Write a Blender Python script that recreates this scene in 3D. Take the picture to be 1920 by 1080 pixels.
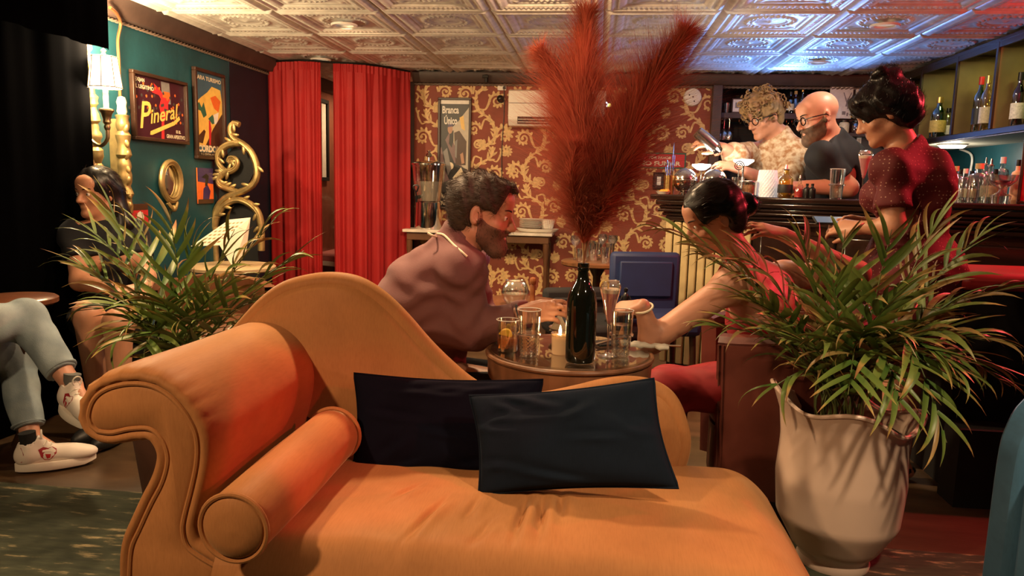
import bpy, math, random
import numpy as np
from mathutils import Vector, Matrix, noise as mnoise

for _o in list(bpy.data.objects): bpy.data.objects.remove(_o)
SC = bpy.context.scene
COL = SC.collection
PI = math.pi
random.seed(7)
RNG = np.random.default_rng(11)

# ------------------------------------------------------------------ camera
F_PX = 1386.0
CAM = np.array([0.0, 0.0, 1.15])
VPX, VPY, ROLL = 1120.0, 352.0, 0.025        # where the depth axis of the room vanishes; slope of the horizon
_y = np.array([(VPX-960)/F_PX, (540-VPY)/F_PX, -1.0]); _y /= np.linalg.norm(_y)
_b = np.array([1.0, -ROLL, 0.0])
_b = _b - _y*np.dot(_b, _y); _b /= np.linalg.norm(_b)
_z = np.cross(_b, _y); _z *= np.sign(_z[1])
_x = np.cross(_y, _z)
W2C = np.stack([_x, _y, _z], axis=1)          # columns: world axes written in camera axes
C2W = W2C.T
cam_d = bpy.data.cameras.new('camera'); cam_d.sensor_width = 36.0; cam_d.lens = F_PX/1920*36.0
cam_d.clip_start = 0.05
cam = bpy.data.objects.new('camera', cam_d); COL.objects.link(cam)
cam.matrix_world = Matrix(np.vstack([np.hstack([C2W, CAM[:, None]]), [0, 0, 0, 1]]).tolist())
SC.camera = cam

def ray(px, py):
    return C2W @ np.array([(px-960)/F_PX, (540-py)/F_PX, -1.0])
def P(px, py, D):                              # the point of that sight line at room depth D
    d = ray(px, py); return CAM + d*(D/d[1])
def PZ(px, py, z):
    d = ray(px, py); return CAM + d*((z-CAM[2])/d[2])
def PX(px, py, x):
    d = ray(px, py); return CAM + d*(x/d[0])

# ------------------------------------------------------------------ world, view
w = bpy.data.worlds.new('world'); SC.world = w; w.use_nodes = True
w.node_tree.nodes['Background'].inputs[0].default_value = (1.0, 0.62, 0.36, 1)
w.node_tree.nodes['Background'].inputs[1].default_value = 0.0
SC.view_settings.view_transform = 'Standard'; SC.view_settings.look = 'None'
SC.view_settings.gamma = 1.0; SC.view_settings.use_curve_mapping = False
SC.view_settings.exposure = 0.0

WARM = (1.0, 0.66, 0.36); AMBER = (1.0, 0.53, 0.2)
def lamp(name, kind, loc, energy, color, size=0.1, target=None, spot=60, blend=0.6, parent=None):
    d = bpy.data.lights.new(name, kind); d.energy = energy; d.color = color
    if kind == 'AREA':
        d.shape = 'DISK'; d.size = size
    else:
        d.shadow_soft_size = size
    if kind == 'SPOT':
        d.spot_size = math.radians(spot); d.spot_blend = blend
    o = bpy.data.objects.new(name, d); COL.objects.link(o); o.location = tuple(loc)
    if target is not None:
        v = Vector(tuple(target)) - Vector(tuple(loc)); o.rotation_euler = v.to_track_quat('-Z', 'Y').to_euler()
    return o

ROOM = dict(x0=-2.62, x1=2.72, y0=-2.4, y1=6.1, h=2.09)
# light of the room: (name, kind, place, watts, colour, size, target, cone, blend); fixtures are built below at these places
LIGHTS = [
    ('downlight_a', 'AREA', (-1.55, 0.13, 2.060), 40, WARM, 0.12, (-0.8, 1.4, 0.6), 0, 0),
    ('downlight_b', 'SPOT', (0.93, 0.75, 2.060), 135, (1.0, 0.72, 0.44), 0.06, (0.45, 1.6, 0.3), 70, 0.9),
    ('downlight_c', 'AREA', (-0.31, 3.23, 2.060), 58, WARM, 0.12, (-0.31, 4.6, 0.4), 0, 0),
    ('downlight_d', 'AREA', (-1.55, 4.47, 2.060), 16, WARM, 0.12, (-1.6, 4.9, 0), 0, 0),
    ('downlight_e', 'AREA', (1.55, 4.47, 2.060), 7, (1.0, 0.8, 0.6), 0.12, (1.55, 4.6, 0), 0, 0),
    ('downlight_f', 'AREA', (-2.17, 7.1, 2.03), 13, WARM, 0.12, (-2.1, 7.3, 0), 0, 0),
    ('downlight_g', 'AREA', (-0.93, 2.61, 2.060), 36, WARM, 0.12, (-0.8, 2.2, 0), 0, 0),
    ('red_stage_light', 'SPOT', (2.48, 3.25, 1.97), 150, (1.0, 0.05, 0.07), 0.05, (0.6, 2.3, 0.6), 130, 0.6),
    ('red_sofa_light', 'SPOT', (1.6, 1.0, 2.0), 130, (1.0, 0.05, 0.05), 0.03, tuple(P(590, 840, 1.65)), 13, 0.3),
]
for (n, k, l, e, c, s, t, sp, bl) in LIGHTS:
    lamp(n, k, l, e, c, s, t, sp or 60, bl)

# ------------------------------------------------------------------ node materials
MATS = {}
def mat(name, col, rough=0.6, metal=0.0, spec=0.5, noise=0.0, nscale=8.0, col2=None, bump=0.0, bscale=60.0,
        emit=None, estr=0.0, trans=0.0, ior=1.45, sheen=0.0, coat=0.0, alpha=1.0, stretch=None, detail=4.0):
    if name in MATS: return MATS[name]
    m = bpy.data.materials.new(name); m.use_nodes = True; MATS[name] = m
    nt = m.node_tree; N = nt.nodes; L = nt.links; b = N['Principled BSDF']
    b.inputs['Base Color'].default_value = (*col, 1); b.inputs['Roughness'].default_value = rough
    b.inputs['Metallic'].default_value = metal; b.inputs['Specular IOR Level'].default_value = spec
    b.inputs['IOR'].default_value = ior; b.inputs['Transmission Weight'].default_value = trans
    b.inputs['Alpha'].default_value = alpha
    if sheen:
        b.inputs['Sheen Weight'].default_value = sheen; b.inputs['Sheen Roughness'].default_value = 0.4
        b.inputs['Sheen Tint'].default_value = (*[min(1, c*1.6+0.05) for c in col], 1)
    if coat: b.inputs['Coat Weight'].default_value = coat
    if emit:
        b.inputs['Emission Color'].default_value = (*emit, 1); b.inputs['Emission Strength'].default_value = estr
    tc = None
    def coords():
        t = N.new('ShaderNodeTexCoord')
        if stretch:
            mp = N.new('ShaderNodeMapping'); mp.inputs['Scale'].default_value = stretch
            L.new(t.outputs['Object'], mp.inputs['Vector']); return mp.outputs['Vector']
        return t.outputs['Object']
    if noise > 0 or col2:
        tc = coords(); nz = N.new('ShaderNodeTexNoise'); nz.inputs['Scale'].default_value = nscale
        nz.inputs['Detail'].default_value = detail
        L.new(tc, nz.inputs['Vector'])
        rp = N.new('ShaderNodeValToRGB'); c2 = col2 or tuple(c*(1-noise) for c in col)
        rp.color_ramp.elements[0].position = 0.35; rp.color_ramp.elements[1].position = 0.65
        rp.color_ramp.elements[0].color = (*c2, 1); rp.color_ramp.elements[1].color = (*col, 1)
        L.new(nz.outputs['Fac'], rp.inputs['Fac']); L.new(rp.outputs['Color'], b.inputs['Base Color'])
    if bump > 0:
        tc = tc or coords(); nb = N.new('ShaderNodeTexNoise'); nb.inputs['Scale'].default_value = bscale
        nb.inputs['Detail'].default_value = 3.0; L.new(tc, nb.inputs['Vector'])
        bp = N.new('ShaderNodeBump'); bp.inputs['Strength'].default_value = bump; bp.inputs['Distance'].default_value = 0.004
        L.new(nb.outputs['Fac'], bp.inputs['Height']); L.new(bp.outputs['Normal'], b.inputs['Normal'])
    return m
def glass(name, tint=(1, 1, 1), rough=0.02, refl=0.10):
    """thin-walled drinking glass: mostly clear with a fresnel gloss, cheap in the dark bar"""
    if name in MATS: return MATS[name]
    m = bpy.data.materials.new(name); m.use_nodes = True; MATS[name] = m
    nt = m.node_tree; N = nt.nodes; L = nt.links; N.remove(N['Principled BSDF'])
    out = N['Material Output']; tr = N.new('ShaderNodeBsdfTransparent'); tr.inputs[0].default_value = (*tint, 1)
    gl = N.new('ShaderNodeBsdfGlossy'); gl.inputs['Roughness'].default_value = rough
    gl.inputs['Color'].default_value = (1, 1, 1, 1)
    lw = N.new('ShaderNodeLayerWeight'); lw.inputs['Blend'].default_value = 0.35
    mr = N.new('ShaderNodeMapRange'); mr.inputs['To Min'].default_value = refl; mr.inputs['To Max'].default_value = 0.9
    L.new(lw.outputs['Facing'], mr.inputs['Value'])
    mx = N.new('ShaderNodeMixShader'); L.new(mr.outputs['Result'], mx.inputs['Fac'])
    L.new(tr.outputs[0], mx.inputs[1]); L.new(gl.outputs[0], mx.inputs[2]); L.new(mx.outputs[0], out.inputs['Surface'])
    return m

# ------------------------------------------------------------------ mesh builder
def rotz(a): c, s = math.cos(a), math.sin(a); return np.array([[c, -s, 0], [s, c, 0], [0, 0, 1.0]])
def rotx(a): c, s = math.cos(a), math.sin(a); return np.array([[1.0, 0, 0], [0, c, -s], [0, s, c]])
def roty(a): c, s = math.cos(a), math.sin(a); return np.array([[c, 0, s], [0, 1.0, 0], [-s, 0, c]])
def unit(v): v = np.asarray(v, float); return v/max(1e-9, np.linalg.norm(v))
def basis(fwd, up=(0, 0, 1)):
    """columns right, forward, up"""
    f = unit(fwd); r = np.cross(f, up)
    if np.linalg.norm(r) < 1e-4: r = np.cross(f, (1, 0, 0))
    r = unit(r); u = np.cross(r, f); return np.stack([r, f, u], axis=1)
def spline(pts, n=24, closed=False):
    p = np.asarray(pts, float); m = len(p)
    out = []
    segs = m if closed else m-1
    per = max(2, n//segs)
    for i in range(segs):
        if closed: a, b, c, d = p[(i-1) % m], p[i], p[(i+1) % m], p[(i+2) % m]
        else: a, b, c, d = p[max(0, i-1)], p[i], p[i+1], p[min(m-1, i+2)]
        for k in range(per):
            t = k/per
            out.append(0.5*((2*b)+(-a+c)*t+(2*a-5*b+4*c-d)*t*t+(-a+3*b-3*c+d)*t**3))
    if not closed: out.append(p[-1])
    return np.array(out)

class MB:
    def __init__(s): s.v = []; s.f = []; s.n = 0
    def add(s, verts, faces):
        verts = np.asarray(verts, float).reshape(-1, 3)
        s.v.append(verts); s.f.extend([tuple(int(i)+s.n for i in f) for f in faces]); s.n += len(verts); return s
    def box(s, c, d, R=None):
        x, y, z = np.array(d)/2
        v = np.array([[-x,-y,-z],[x,-y,-z],[x,y,-z],[-x,y,-z],[-x,-y,z],[x,-y,z],[x,y,z],[-x,y,z]])
        if R is not None: v = v @ np.asarray(R).T
        return s.add(v+np.array(c), [(0,3,2,1),(4,5,6,7),(0,1,5,4),(1,2,6,5),(2,3,7,6),(3,0,4,7)])
    def b2(s, lo, hi): lo = np.array(lo, float); hi = np.array(hi, float); return s.box((lo+hi)/2, hi-lo)
    def lathe(s, prof, c=(0,0,0), seg=24, R=None, wob=None):
        prof = np.asarray(prof, float); n = len(prof); v = []
        for i in range(seg):
            a = 2*PI*i/seg; ca, sa = math.cos(a), math.sin(a)
            for r, z in prof: v.append((r*ca, r*sa, z))
        v = np.array(v)
        if wob is not None: v = wob(v)
        if R is not None: v = v @ np.asarray(R).T
        f = []
        for i in range(seg):
            j = (i+1) % seg
            for k in range(n-1):
                f.append((i*n+k, j*n+k, j*n+k+1, i*n+k+1))
        if prof[0][0] > 1e-5: f.append(tuple(i*n for i in range(seg))[::-1])
        if prof[-1][0] > 1e-5: f.append(tuple(i*n+n-1 for i in range(seg)))
        return s.add(v+np.array(c), f)
    def cyl(s, a, b, r0, r1=None, seg=14):
        r1 = r0 if r1 is None else r1
        return s.tube([a, b], [r0, r1], seg)
    def tube(s, path, r, seg=8, closed=False, flat=None):
        p = np.asarray(path, float); n = len(p)
        r = np.full(n, r) if np.isscalar(r) else np.asarray(r, float)
        if closed: t = np.roll(p, -1, 0)-np.roll(p, 1, 0)
        else: t = np.gradient(p, axis=0)
        t /= np.maximum(1e-9, np.linalg.norm(t, axis=1))[:, None]
        up = np.array([0.0, 0, 1]) if abs(t[0][2]) < 0.9 else np.array([1.0, 0, 0])
        nrm = unit(up-t[0]*np.dot(up, t[0])); v = []
        ang = np.arange(seg)*2*PI/seg
        for i in range(n):
            nrm = unit(nrm-t[i]*np.dot(nrm, t[i])); bn = np.cross(t[i], nrm)
            fl = 1.0 if flat is None else flat
            v.append(p[i]+r[i]*(np.cos(ang)[:, None]*nrm*fl+np.sin(ang)[:, None]*bn))
        f = []
        for i in range(n if closed else n-1):
            j = (i+1) % n
            for k in range(seg):
                l = (k+1) % seg; f.append((i*seg+k, i*seg+l, j*seg+l, j*seg+k))
        if not closed:
            f.append(tuple(range(seg))[::-1]); f.append(tuple((n-1)*seg+k for k in range(seg)))
        return s.add(np.concatenate(v), f)
    def ell(s, c, r, R=None, seg=16, rings=10):
        r = np.full(3, r) if np.isscalar(r) else np.asarray(r, float); v = [(0, 0, 1)]
        for i in range(1, rings):
            a = PI*i/rings
            for k in range(seg): b = 2*PI*k/seg; v.append((math.sin(a)*math.cos(b), math.sin(a)*math.sin(b), math.cos(a)))
        v.append((0, 0, -1)); v = np.array(v)*r
        if R is not None: v = v @ np.asarray(R).T
        f = [(0, 1+k, 1+(k+1) % seg) for k in range(seg)]
        for i in range(rings-2):
            for k in range(seg):
                l = (k+1) % seg; a = 1+i*seg; f.append((a+k, a+seg+k, a+seg+l, a+l))
        a = 1+(rings-2)*seg; e = len(v)-1
        f += [(a+k, e, a+(k+1) % seg) for k in range(seg)]
        return s.add(v+np.array(c), f)
    def prism(s, poly, d, axis='y', off=0.0):
        """closed 2-D polygon extruded by d along axis: y -> (x,z) polygon, z -> (x,y), x -> (y,z)"""
        q = np.asarray(poly, float); n = len(q); v = []
        for t in (off, off+d):
            for a, b in q: v.append({'y': (a, t, b), 'z': (a, b, t), 'x': (t, a, b)}[axis])
        f = [tuple(range(n)), tuple(range(2*n-1, n-1, -1))]+[(i, n+i, n+(i+1) % n, (i+1) % n) for i in range(n)]
        return s.add(v, f)
    def grid(s, fn, nu, nv, cu=False):
        v = [fn(u/(nu if cu else nu-1), k/(nv-1)) for u in range(nu) for k in range(nv)]; f = []
        for i in range(nu if cu else nu-1):
            j = (i+1) % nu
            for k in range(nv-1): f.append((i*nv+k, j*nv+k, j*nv+k+1, i*nv+k+1))
        return s.add(v, f)
    def mesh(s, name):
        me = bpy.data.meshes.new(name); v = np.concatenate(s.v) if s.v else np.zeros((0, 3))
        me.from_pydata(v.tolist(), [], s.f); me.update(); return me

def setprops(o, label=None, cat=None, group=None, kind=None):
    if label: o['label'] = label
    if cat: o['category'] = cat
    if group: o['group'] = group
    if kind: o['kind'] = kind
    return o
def thing(name, label, cat, loc=(0, 0, 0), rz=0.0, group=None):
    o = bpy.data.objects.new(name, None); COL.objects.link(o); o.empty_display_size = 0.05
    o.location = tuple(loc); o.rotation_euler = (0, 0, rz)
    return setprops(o, label, cat, group)
def obj(name, mb, m, parent=None, smooth=True, bevel=0.0, sub=0, world=False, label=None, cat=None, group=None, kind=None, ang=40, loc=None, recalc=True):
    me = mb.mesh(name) if isinstance(mb, MB) else mb
    if recalc and isinstance(mb, MB) and len(me.polygons) < 60000:
        import bmesh
        bm = bmesh.new(); bm.from_mesh(me); bmesh.ops.recalc_face_normals(bm, faces=bm.faces); bm.to_mesh(me); bm.free()
    if m: me.materials.append(MATS[m] if isinstance(m, str) else m)
    if smooth:
        me.shade_smooth()
        try: me.set_sharp_from_angle(angle=math.radians(ang))
        except Exception: pass
    o = bpy.data.objects.new(name, me); COL.objects.link(o)
    if parent:
        o.parent = parent
        if world:
            q = parent
            while q is not None:
                o.location = Vector(o.location)-q.location; q = q.parent
    if loc is not None: o.location = tuple(loc)
    if bevel > 0:
        bv = o.modifiers.new('bevel', 'BEVEL'); bv.width = bevel; bv.segments = 2; bv.limit_method = 'ANGLE'
    if sub:
        ss = o.modifiers.new('sub', 'SUBSURF'); ss.levels = sub; ss.render_levels = sub
    return setprops(o, label, cat, group, kind)
def struct(name, mb, m, **k): return obj(name, mb, m, kind='structure', **k)
def dup(root, loc=None, rz=None, label=None, group=None):
    r = root.copy(); COL.objects.link(r)
    if loc is not None: r.location = tuple(loc)
    if rz is not None: r.rotation_euler = (0, 0, rz)
    if label: r['label'] = label
    if group: r['group'] = group
    for ch in list(root.children):
        c = ch.copy(); COL.objects.link(c); c.parent = r
        for g in list(ch.children):
            d = g.copy(); COL.objects.link(d); d.parent = c
    return r
def text_mesh(txt, size, extrude=0.0, shear=0.0, offset=0.0, align='LEFT', sx=1.0):
    """letters as a flat mesh in the x,y plane"""
    cu = bpy.data.curves.new('lettering', 'FONT'); cu.body = txt; cu.size = size; cu.extrude = extrude; cu.shear = shear
    cu.offset = offset; cu.align_x = align; cu.resolution_u = 3
    o = bpy.data.objects.new('lettering', cu); COL.objects.link(o)
    dg = bpy.context.evaluated_depsgraph_get(); me = bpy.data.meshes.new_from_object(o.evaluated_get(dg))
    bpy.data.objects.remove(o); bpy.data.curves.remove(cu)
    v = np.zeros(len(me.vertices)*3); me.vertices.foreach_get('co', v); v = v.reshape(-1, 3); v[:, 0] *= sx
    mb = MB(); mb.add(v, [tuple(p.vertices) for p in me.polygons]); bpy.data.meshes.remove(me)
    return mb
def xform(mb, R=None, t=(0, 0, 0)):
    o = MB(); v = np.concatenate(mb.v)
    if R is not None: v = v @ np.asarray(R).T
    o.v = [v+np.array(t)]; o.f = list(mb.f); o.n = len(v); return o
# ------------------------------------------------------------------ room materials
mat('ceiling_paint', (0.86, 0.80, 0.70), 0.42, 0.15, noise=0.22, nscale=14, bump=0.05)
mat('teal_paint', (0.010, 0.070, 0.088), 0.45, noise=0.25, nscale=5, bump=0.5, bscale=14)
mat('navy_shade', (0.006, 0.012, 0.022), 0.5, noise=0.2)
mat('cornice', (0.075, 0.045, 0.035), 0.5, noise=0.3, nscale=10)
mat('rope', (0.16, 0.11, 0.08), 0.5)
mat('wallpaper', (0.25, 0.050, 0.024), 0.6, noise=0.2, nscale=6, bump=0.1, bscale=200)
mat('gold_print', (0.74, 0.48, 0.20), 0.5, 0.0, noise=0.3, nscale=40)
mat('brown_wall', (0.22, 0.08, 0.05), 0.25, noise=0.2)
mat('black_paint', (0.004, 0.004, 0.004), 0.7)
mat('black_cloth', (0.0012, 0.0012, 0.0014), 1.0, spec=0.0)
mat('dark_wall', (0.05, 0.03, 0.025), 0.8)
def floor_mat():
    m = mat('floor_boards', (0.10, 0.06, 0.03), 0.38, noise=0.45, nscale=3.0, stretch=(0.6, 3.0, 1), bump=0.1, bscale=30)
    return m
floor_mat()
H = ROOM['h']; X0, X1, Y0, Y1 = ROOM['x0'], ROOM['x1'], ROOM['y0'], 6.4
mb = MB(); mb.b2((X0-0.2, Y0, -0.05), (X1+0.3, 8.2, 0)); struct('floor', mb, 'floor_boards')
mb = MB(); mb.b2((X0-0.2, Y0, H+0.02), (X1+0.3, 8.2, H+0.1)); ceil = struct('ceiling', mb, 'ceiling_paint')
mb = MB(); mb.b2((X0-0.1, Y0, 0), (X0, 5.12, H+0.02)); mb_wl = struct('wall_left', mb, 'teal_paint')
mb = MB(); mb.b2((X0-0.1, 5.12, 0), (X0+0.004, 5.9, H+0.02)); struct('wall_left_rear', mb, 'navy_shade')  # the teal wall's shade toward the corner, put into a flat navy
mb = MB(); mb.b2((X0-0.1, 5.9, 0), (X0, 8.0, H+0.02)); struct('wall_left_passage', mb, 'brown_wall')
WBX0, WBX1 = -1.60, 0.905
mb = MB(); mb.b2((WBX0, Y1, 0), (WBX1, Y1+0.12, H+0.02)); wall_back = struct('wall_back', mb, 'wallpaper')
mb = MB(); mb.b2((X0, 7.9, 0), (X1, 8.0, H+0.02)); struct('wall_back_far', mb, 'brown_wall')
mb = MB(); mb.b2((WBX0-0.0, Y1+0.12, 0), (WBX0+0.1, 7.9, H+0.02)); struct('wall_passage', mb, 'brown_wall')
mb = MB(); mb.b2((X1, Y0, 0), (X1+0.1, 8.0, H+0.02)); struct('wall_right', mb, 'teal_paint')
mb = MB(); mb.b2((X0-0.1, Y0-0.1, 0), (X1+0.1, Y0, H+0.02)); struct('wall_front', mb, 'dark_wall')
mb = MB(); mb.b2((WBX1, Y1+0.36, 0), (X1, Y1+0.46, H+0.02)); struct('wall_alcove', mb, 'black_paint')

# ------------------------------------------------------------------ pressed-metal ceiling tiles, one object each
TS = 0.62; NT = 84
def tile_mesh():
    g = (np.arange(NT+1)/NT-0.5)*TS; Xg, Yg = np.meshgrid(g, g, indexing='ij')
    ax, ay = np.abs(Xg), np.abs(Yg); sq = np.maximum(ax, ay); r = np.hypot(Xg, Yg); ang = np.arctan2(Yg, Xg)
    run = np.where(ax > ay, Yg, Xg)
    def bump(d, w): return np.exp(-(d/w)**2)
    h = np.zeros_like(Xg)
    e = TS/2
    h -= 0.012*np.clip((sq-(e-0.012))/0.012, 0, 1)                       # joint recess
    h += 0.010*bump(sq-(e-0.035), 0.012)                                  # outer roll
    h += 0.009*bump(sq-(e-0.075), 0.011)*(0.55+0.45*np.cos(run*2*PI/0.026))   # beading
    h += -0.014*np.clip(((e-0.10)-sq)/0.022, 0, 1)                        # step down into the panel
    h += 0.008*bump(sq-(e-0.128), 0.006)
    h += 0.013*bump(r-0.128, 0.013)*(0.65+0.35*np.cos(ang*26))            # wreath
    h += 0.007*bump(r-0.098, 0.006)
    h += 0.009*bump(r, 0.03)*(0.7+0.3*np.cos(ang*8))
    for sx in (-1, 1):
        for sy in (-1, 1):
            rc = np.hypot(Xg-sx*0.150, Yg-sy*0.150)
            h += 0.009*bump(rc, 0.02)
    v = np.stack([Xg, Yg, -h], -1).reshape(-1, 3)
    i, j = np.meshgrid(np.arange(NT), np.arange(NT), indexing='ij'); a = (i*(NT+1)+j).ravel()
    f = np.stack([a, a+1, a+NT+2, a+NT+1], 1)
    me = bpy.data.meshes.new('ceiling_tile'); me.from_pydata(v.tolist(), [], f.tolist()); me.shade_smooth()
    me.materials.append(MATS['ceiling_paint']); return me
tm = tile_mesh()
for iy in range(-10, 5):
    yc = 5.40+(iy-0.5)*TS+TS
    for ix in range(-5, 5):
        xc = (ix+0.5)*TS
        if xc-TS/2 > X1+0.1 or xc+TS/2 < X0-0.35: continue
        if yc > 6.45 and xc > WBX0: continue
        o = bpy.data.objects.new('ceiling_tile', tm); COL.objects.link(o); o.parent = ceil
        o.location = (xc, yc, H+random.uniform(-0.002, 0.002)); o.rotation_euler = (random.gauss(0, 0.003), random.gauss(0, 0.003), 0)

# ------------------------------------------------------------------ recessed downlights
mat('lamp_glow', (1, 0.9, 0.75), 0.5, emit=(1, 0.75, 0.45), estr=2.2)
mat('white_trim', (0.75, 0.7, 0.62), 0.4)
def downlight(loc, label, glow):
    t = thing('recessed_downlight', label, 'ceiling light', loc, group='recessed downlights in the tin ceiling')
    mb = MB(); mb.lathe([(0.052, 0.012), (0.078, 0.006), (0.080, 0.0), (0.074, -0.006), (0.056, -0.002), (0.052, 0.012)], seg=28); obj('trim_ring', mb, 'white_trim', t)
    mb = MB(); mb.lathe([(0.0, 0.008), (0.052, 0.008), (0.052, 0.012), (0.0, 0.012)], seg=24); obj('lens', mb, glow, t)
mat('lens_off', (0.8, 0.72, 0.6), 0.3, emit=(1, 0.8, 0.55), estr=0.25)
for (x, y, lab) in ((1685, 42, 'round recessed downlight with cream ring above the bald bartender, lit pink'), (1550, 114, 'round recessed downlight in blue-lit ceiling tile above the back shelves'),
                    (593, 105, 'round recessed downlight near the top of the left red curtain'), (652, 40, 'round recessed downlight in warm ceiling tile left of centre')):
    p = PZ(x, y, H-0.006); ix = math.floor(p[0]/TS); iy = round((p[1]-5.40-TS/2)/TS)
    downlight(((ix+0.5)*TS, 5.40+(iy+0.5)*TS, H-0.012), lab, 'lens_off')

for (x, y, lab) in ((-1.55, 0.13, 'round recessed downlight behind the photographer on the left'), (0.93, 0.75, 'round recessed downlight above the photographer on the right'), (-0.31, 3.23, 'round recessed downlight over the middle of the room, above the frame'), (-0.93, 2.61, 'round recessed downlight behind the chaise sofa, above the frame')):
    downlight((x, y, H-0.012), lab, 'lamp_glow')
# ------------------------------------------------------------------ cornices and rope mouldings
def rope(name, a, b, r=0.010, pitch=0.035):
    a, b = np.array(a, float), np.array(b, float); L = np.linalg.norm(b-a); n = int(L/pitch*4); t = np.linspace(0, 1, n)
    d = unit(b-a); u = np.cross(d, (0, 0, 1)); mb = MB()
    for ph in (0, PI):
        ang = t*L/pitch*2*PI/2+ph
        p = a+(b-a)*t[:, None]+r*0.55*(np.cos(ang)[:, None]*u+np.sin(ang)[:, None]*np.array([0, 0, 1]))
        mb.tube(p, r*0.62, 5)
    return struct(name, mb, 'rope')
BZ = 2.0
mb = MB(); mb.prism([(Y1, BZ), (Y1-0.05, BZ+0.006), (Y1-0.075, BZ+0.04), (Y1-0.08, H+0.0), (Y1, H)], X1-WBX0, 'x', WBX0); struct('trim_1', mb, 'cornice')
rope('trim_2', (WBX0, Y1-0.012, BZ-0.008), (X1, Y1-0.012, BZ-0.008))
mb = MB(); mb.prism([(X0, 1.985), (X0+0.05, 1.99), (X0+0.085, 2.04), (X0+0.09, H), (X0, H)], 8.2-Y0, 'y', Y0); struct('trim_3', mb, 'cornice')
rope('trim_4', (X0+0.012, 2.0, 1.975), (X0+0.012, 6.2, 1.975))
mb = MB(); mb.b2((WBX1, Y1-0.09, 0), (WBX1+0.075, Y1+0.36, BZ)); struct('trim_5', mb, 'cornice', bevel=0.004)
mb = MB(); mb.b2((WBX0-0.035, Y1-0.03, 0), (WBX0+0.004, Y1+0.14, BZ+0.01)); struct('trim_6', mb, 'cornice', bevel=0.004)
mb = MB(); mb.b2((WBX0, Y1-0.018, 0), (WBX1, Y1, 0.11)); struct('baseboard_back', mb, 'cornice', bevel=0.004)
mb = MB(); mb.b2((X0, Y0, 0), (X0+0.018, 6.2, 0.11)); struct('baseboard_left', mb, 'cornice', bevel=0.004)

# ------------------------------------------------------------------ damask scrollwork printed on the wallpaper
def ribbon(mb, pts, w):
    p = np.asarray(pts, float); t = np.gradient(p, axis=0); t /= np.maximum(1e-9, np.linalg.norm(t, axis=1))[:, None]
    n = np.stack([-t[:, 1], t[:, 0]], 1); w = np.asarray(w)[:, None]
    a, b = p+n*w, p-n*w; m = len(p)
    v = np.concatenate([a, b]); v = np.stack([v[:, 0], np.zeros(2*m), v[:, 1]], 1)
    mb.add(v, [(i, i+1, m+i+1, m+i) for i in range(m-1)])
def curl(mb, c, r0, a0, turns, sgn, w0, leaves=True, tail=None):
    n = int(18*turns)+8; s = np.linspace(0, 1, n); ang = a0+sgn*turns*2*PI*s; rr = r0*(1-0.80*s**0.8)
    p = np.stack([c[0]+rr*np.cos(ang), c[1]+rr*np.sin(ang)], 1); w = w0*(1-0.55*s)
    if tail is not None:
        q = spline([tail[0], tail[1], p[0], p[2]], 18)[:-6]; ribbon(mb, q, np.linspace(w0*0.4, w0, len(q)))
    ribbon(mb, p, w)
    e = p[-1]; th = np.linspace(0, 2*PI, 9)[:-1]
    v = [(e[0]+w0*1.35*math.cos(x), 0, e[1]+w0*1.35*math.sin(x)) for x in th]; mb.add(v, [tuple(range(8))])
    if leaves:
        for k in range(2, n//2+2, 2):
            d = np.array([math.cos(ang[k]), math.sin(ang[k])]); tn = np.array([-d[1], d[0]])*sgn
            leaf(mb, p[k], d*0.75+tn*0.75, r0*(0.55-0.25*k/n), r0*0.17)
def leaf(mb, base, d, L, w):
    d = np.asarray(d, float); d /= np.linalg.norm(d); n = np.array([-d[1], d[0]]); s = np.linspace(0, 1, 8)
    bend = 0.22*L*(s**2)
    c = base+np.outer(s*L, d)+np.outer(bend, n); ww = w*np.sin(np.clip(s*0.92+0.08, 0, 1)*PI)**0.7
    ribbon(mb, c, ww)
def motif(mb, ox, oz, fl, sc=1.0):
    tmp = MB()
    q = spline([(-0.06, -0.36), (0.09, -0.24), (0.06, -0.08), (-0.07, 0.02), (-0.08, 0.16), (0.06, 0.26), (0.08, 0.36)], 48)
    ribbon(tmp, q, 0.009+0.006*np.sin(np.linspace(0, 5*PI, len(q)))**2)
    for k in range(2, len(q)-2, 3):
        t = q[k+1]-q[k-1]; n = np.array([-t[1], t[0]])
        for sg in (-1, 1): leaf(tmp, q[k], t*0.9+sg*n*0.8, 0.055+0.02*math.sin(k*1.7), 0.0105)
    curl(tmp, (0.19, -0.20), 0.078, PI*1.05, 1.55, -1, 0.012, tail=((0.09, -0.30), (0.10, -0.25)))
    curl(tmp, (-0.10, -0.16), 0.062, PI*0.0, 1.45, 1, 0.011, tail=((0.06, -0.10), (0.0, -0.07)))
    curl(tmp, (0.11, 0.10), 0.072, PI*1.05, 1.55, -1, 0.012, tail=((-0.07, 0.03), (0.0, 0.02)))
    curl(tmp, (-0.19, 0.16), 0.070, PI*0.0, 1.5, 1, 0.012, tail=((-0.02, 0.24), (-0.09, 0.26)))
    curl(tmp, (0.21, 0.31), 0.055, PI*1.1, 1.4, -1, 0.010, tail=((0.07, 0.24), (0.12, 0.22)))
    curl(tmp, (-0.06, 0.37), 0.050, PI*0.1, 1.4, 1, 0.010, tail=((0.08, 0.33), (0.04, 0.36)), leaves=False)
    for (x, z, a) in ((0.26, -0.05, 0.8), (-0.24, -0.02, 2.2), (0.0, -0.30, 2.6), (-0.22, 0.34, 1.2), (0.25, 0.16, 5.5), (-0.20, -0.30, 4.0)):
        for k in range(5): leaf(tmp, np.array([x, z]), (math.cos(a+(k-2)*0.55), math.sin(a+(k-2)*0.55)), 0.075-0.012*abs(k-2), 0.013)
    v = np.concatenate(tmp.v); v[:, 0] *= fl; v *= sc; v += np.array([ox, 0, oz])
    mb.add(v, tmp.f)
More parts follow.
